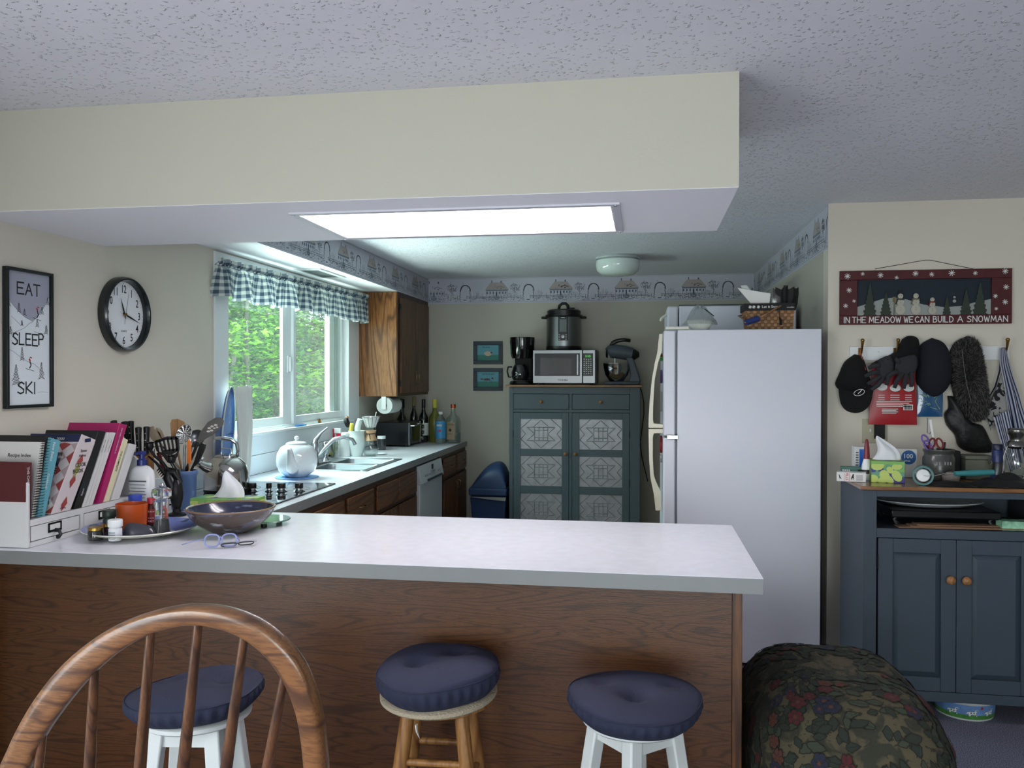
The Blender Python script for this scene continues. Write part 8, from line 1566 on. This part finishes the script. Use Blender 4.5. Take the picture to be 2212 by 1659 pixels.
AA, BB, CC_, DD = (2146, 902), (2180, 885), (2205, 1010), (2180, 1020)
def apk(u, v):
    p = P(AA[0]+(BB[0]-AA[0])*u+((DD[0]-AA[0])+(CC_[0]-BB[0]-DD[0]+AA[0])*u)*v, AA[1]+(BB[1]-AA[1])*u+((DD[1]-AA[1])+(CC_[1]-BB[1]-DD[1]+AA[1])*u)*v, y=YR-.085); return (p.x, YR-.085-.006*sin(u*9), p.z)
cloth('striped_pocket', apk, lambda u, v: (u*7, v), 20, 10, STR, t)
FLOR = mat('black floral print on white', (150, 150, 146), .85); noise_mix(FLOR, 26, (150, 150, 146), (26, 28, 34), .56, .59, detail=2, dist=1)
AP = [(2164, 805), (2170, 805), (2182, 890), (2150, 905), (2140, 930), (2132, 900), (2140, 870), (2152, 840)]
b = MB(); b.prism([(P(u, v, y=YR-.04).x, P(u, v, y=YR-.04).z) for u, v in AP], YR-.044, YR-.038, 'xz'); b.build('patterned_panel', FLOR, t, smooth=0)
b = MB(); b.tube([P(2162, 760, y=YR-.05), P(2160, 800, y=YR-.05), P(2150, 835, y=YR-.05), P(2134, 862, y=YR-.045)], [.006, .007, .006, .005], 8, flat=.5); b.build('tie', mat('navy tie', (18, 24, 54), .8), t)

# ================================================================ LEFT WALL: PRINT AND CLOCK
# framed EAT SLEEP SKI print: x is along the wall (into the room's depth), y is up
py0, py1, pz0, pz1 = 2.775, 3.024, 1.394, 1.925
t = thing('framed_print', 'tall narrow black framed print lettered Eat Sleep Ski on the left wall', 'picture', (XW, (py0+py1)/2, pz0))
F_ = .012; m = MB(); xa_ = XW+.022
m.box(XW+.001, xa_, py0, py1, pz0, pz0+F_).box(XW+.001, xa_, py0, py1, pz1-F_, pz1).box(XW+.001, xa_, py0, py0+F_, pz0+F_, pz1-F_).box(XW+.001, xa_, py1-F_, py1, pz0+F_, pz1-F_); m.build('frame', mat('black frame', (18, 24, 24), .35), t, bevel=.0015)
PW, PH = py1-py0-2*F_, pz1-pz0-2*F_; M = T(XW+.010, py0+F_, pz0+F_) @ RZ(90)     # local x along wall, -y out of the wall
m = MB(M); m.m = 0; m.box(0, PW, 0, .003, 0, PH)
m.m = 1; m.face([(0, -.0003, PH), (0, -.0003, PH*.81), (PW*.10, -.0003, PH*.76), (PW*.26, -.0003, PH*.70), (PW*.42, -.0003, PH*.66), (PW*.60, -.0003, PH*.64), (PW*.72, -.0003, PH*.68), (PW*.88, -.0003, PH*.76), (PW, -.0003, PH*.84), (PW, -.0003, PH)])
m.m = 2
for wd, cx_, cz_, lw, lh in (('EAT', .50, .835, .15, .085), ('SLEEP', .49, .455, .12, .085), ('SKI', .44, .085, .15, .085)):
    units = sum(.15 if c_ == 'I' else 1 for c_ in wd)+.28*(len(wd)-1); wl = PW*lw; x = PW*cx_-units*wl/2
    letters(m, wd, x, PH*cz_, wl, PH*lh, wl*.28, .0058, T(0, -.0008, 0), jit=.06)
def skline(pts, th=.0012): 
    for (ax_, az), (bx_, bz) in zip(pts, pts[1:]):
        L_ = math.hypot((bx_-ax_)*PW, (bz-az)*PH) or 1; nx, nz = -(bz-az)*PH/L_*th/2, (bx_-ax_)*PW/L_*th/2
        m.face([(ax_*PW+nx, -.0006, az*PH+nz), (ax_*PW-nx, -.0006, az*PH-nz), (bx_*PW-nx, -.0006, bz*PH-nz), (bx_*PW+nx, -.0006, bz*PH+nz)])
m.m = 3
skline([(0, .81), (.10, .76), (.26, .70), (.42, .66), (.60, .635), (.52, .62), (.40, .58), (.28, .56), (.12, .535)]); skline([(.60, .635), (.72, .68), (.88, .76), (1, .84)]); skline([(0, .42), (.14, .40), (.30, .36), (.50, .32), (.62, .31), (.76, .27), (.85, .25)]); skline([(.10, .66), (.24, .62), (.30, .60)]); skline([(.62, .56), (.80, .54), (.9, .55)]); skline([(.70, .09), (.80, .095), (.97, .09)], .0008)
R = random.Random(9); m.m = 2
for cx_, z0_, z1_, w_ in ((.20, .155, .31, .24), (.80, .20, .33, .17), (.34, .34, .44, .13), (.04, .74, .80, .10), (.27, .70, .77, .10), (.40, .68, .73, .09), (.70, .60, .66, .10), (.08, .53, .59, .09), (.92, .55, .62, .10), (.96, .78, .84, .08), (.82, .70, .76, .09), (.34, .60, .64, .06)):
    n_ = max(4, int((z1_-z0_)*90))
    for k in range(n_):
        f_ = k/n_; zz_ = z0_+(z1_-z0_)*f_; ww = w_*(1-f_)*.5+.008
        for s_ in (-1, 1): skline([(cx_, zz_+.006), (cx_+s_*ww*R.uniform(.6, 1), zz_-.006)], .0022); 
for cx_, cz_ in ((.70, .72), (.52, .33)):
    m.m = 2; skline([(cx_, cz_), (cx_+.03, cz_-.03), (cx_-.01, cz_-.055)], .005); skline([(cx_-.10, cz_-.055), (cx_+.10, cz_-.075)], .0018); m.m = 4; skline([(cx_-.01, cz_+.02), (cx_+.01, cz_)], .007); skline([(cx_+.0, cz_+.03), (cx_+.05, cz_+.025)], .004)
m.build('print', [mat('print paper', (226, 233, 238), .6), mat('print grey sky', (162, 165, 180), .6), INK, GREYINK, REDP], t, smooth=0)
# round wall clock
cy_, cz_, R_ = 3.495, 1.797, .172
t = thing('wall_clock', 'round black rimmed quartz wall clock on the left wall, right of the ski print', 'clock', (XW, cy_, cz_)); M = T(XW+.002, cy_, cz_) @ RZ(90) @ RX(90)  # local x along wall, y up, z out
MB(M).lathe([(R_, 0), (R_, .018), (R_*.985, .034), (R_*.95, .042), (R_*.91, .040), (R_*.875, .026), (R_*.86, .010)], 80).build('rim', mat('clock rim black', (18, 26, 28), .25, coat=.4), t)
MB(M).lathe([(1e-7, .009), (R_*.87, .009)], 64).build('dial', mat('clock face', (240, 242, 246), .5), t)
m = MB(M)
for h_ in range(1, 13):
    a = pi/2-h_*pi/6; s_ = str(h_); rr = R_*.68; sz = .050
    m.text(s_, T(rr*cos(a), rr*sin(a)-sz*.36, .0095), sz, align='CENTER', sx=.82)
for k in range(60):
    a = k*pi/30; rr = R_*.825; w_ = .0024 if k % 5 == 0 else .0013; m.face([(rr*cos(a)+w_*cos(a+q), rr*sin(a)+w_*sin(a+q), .0096) for q in [j*pi/3 for j in range(6)]])
m.text('QUARTZ', T(0, -R_*.46, .0095), .011, align='CENTER'); m.build('numerals', INK, t, smooth=0)
def hand(name, ang, L_, w_, z_, tail=.02, mt=INK):
    a = radians(90-ang); d = Vector((cos(a), sin(a), 0)); nn = Vector((-sin(a), cos(a), 0)); b = MB(M)
    pts = [-d*tail+nn*w_*.6, -d*tail-nn*w_*.6, d*L_*.35-nn*w_, d*L_, d*L_*.35+nn*w_]; b.prism([(p.x, p.y) for p in pts], z_, z_+.001, 'xy'); b.build(name, mt, t, smooth=0)
hand('hour_hand', 338, .078, .0045, .014); hand('minute_hand', 107, .118, .0042, .017); hand('second_hand', 12, .105, .0012, .020, .045, GREYINK)
MB(M).lathe([(1e-7, .024), (.006, .024), (.007, .010)], 16).build('hub', BRASS, t)
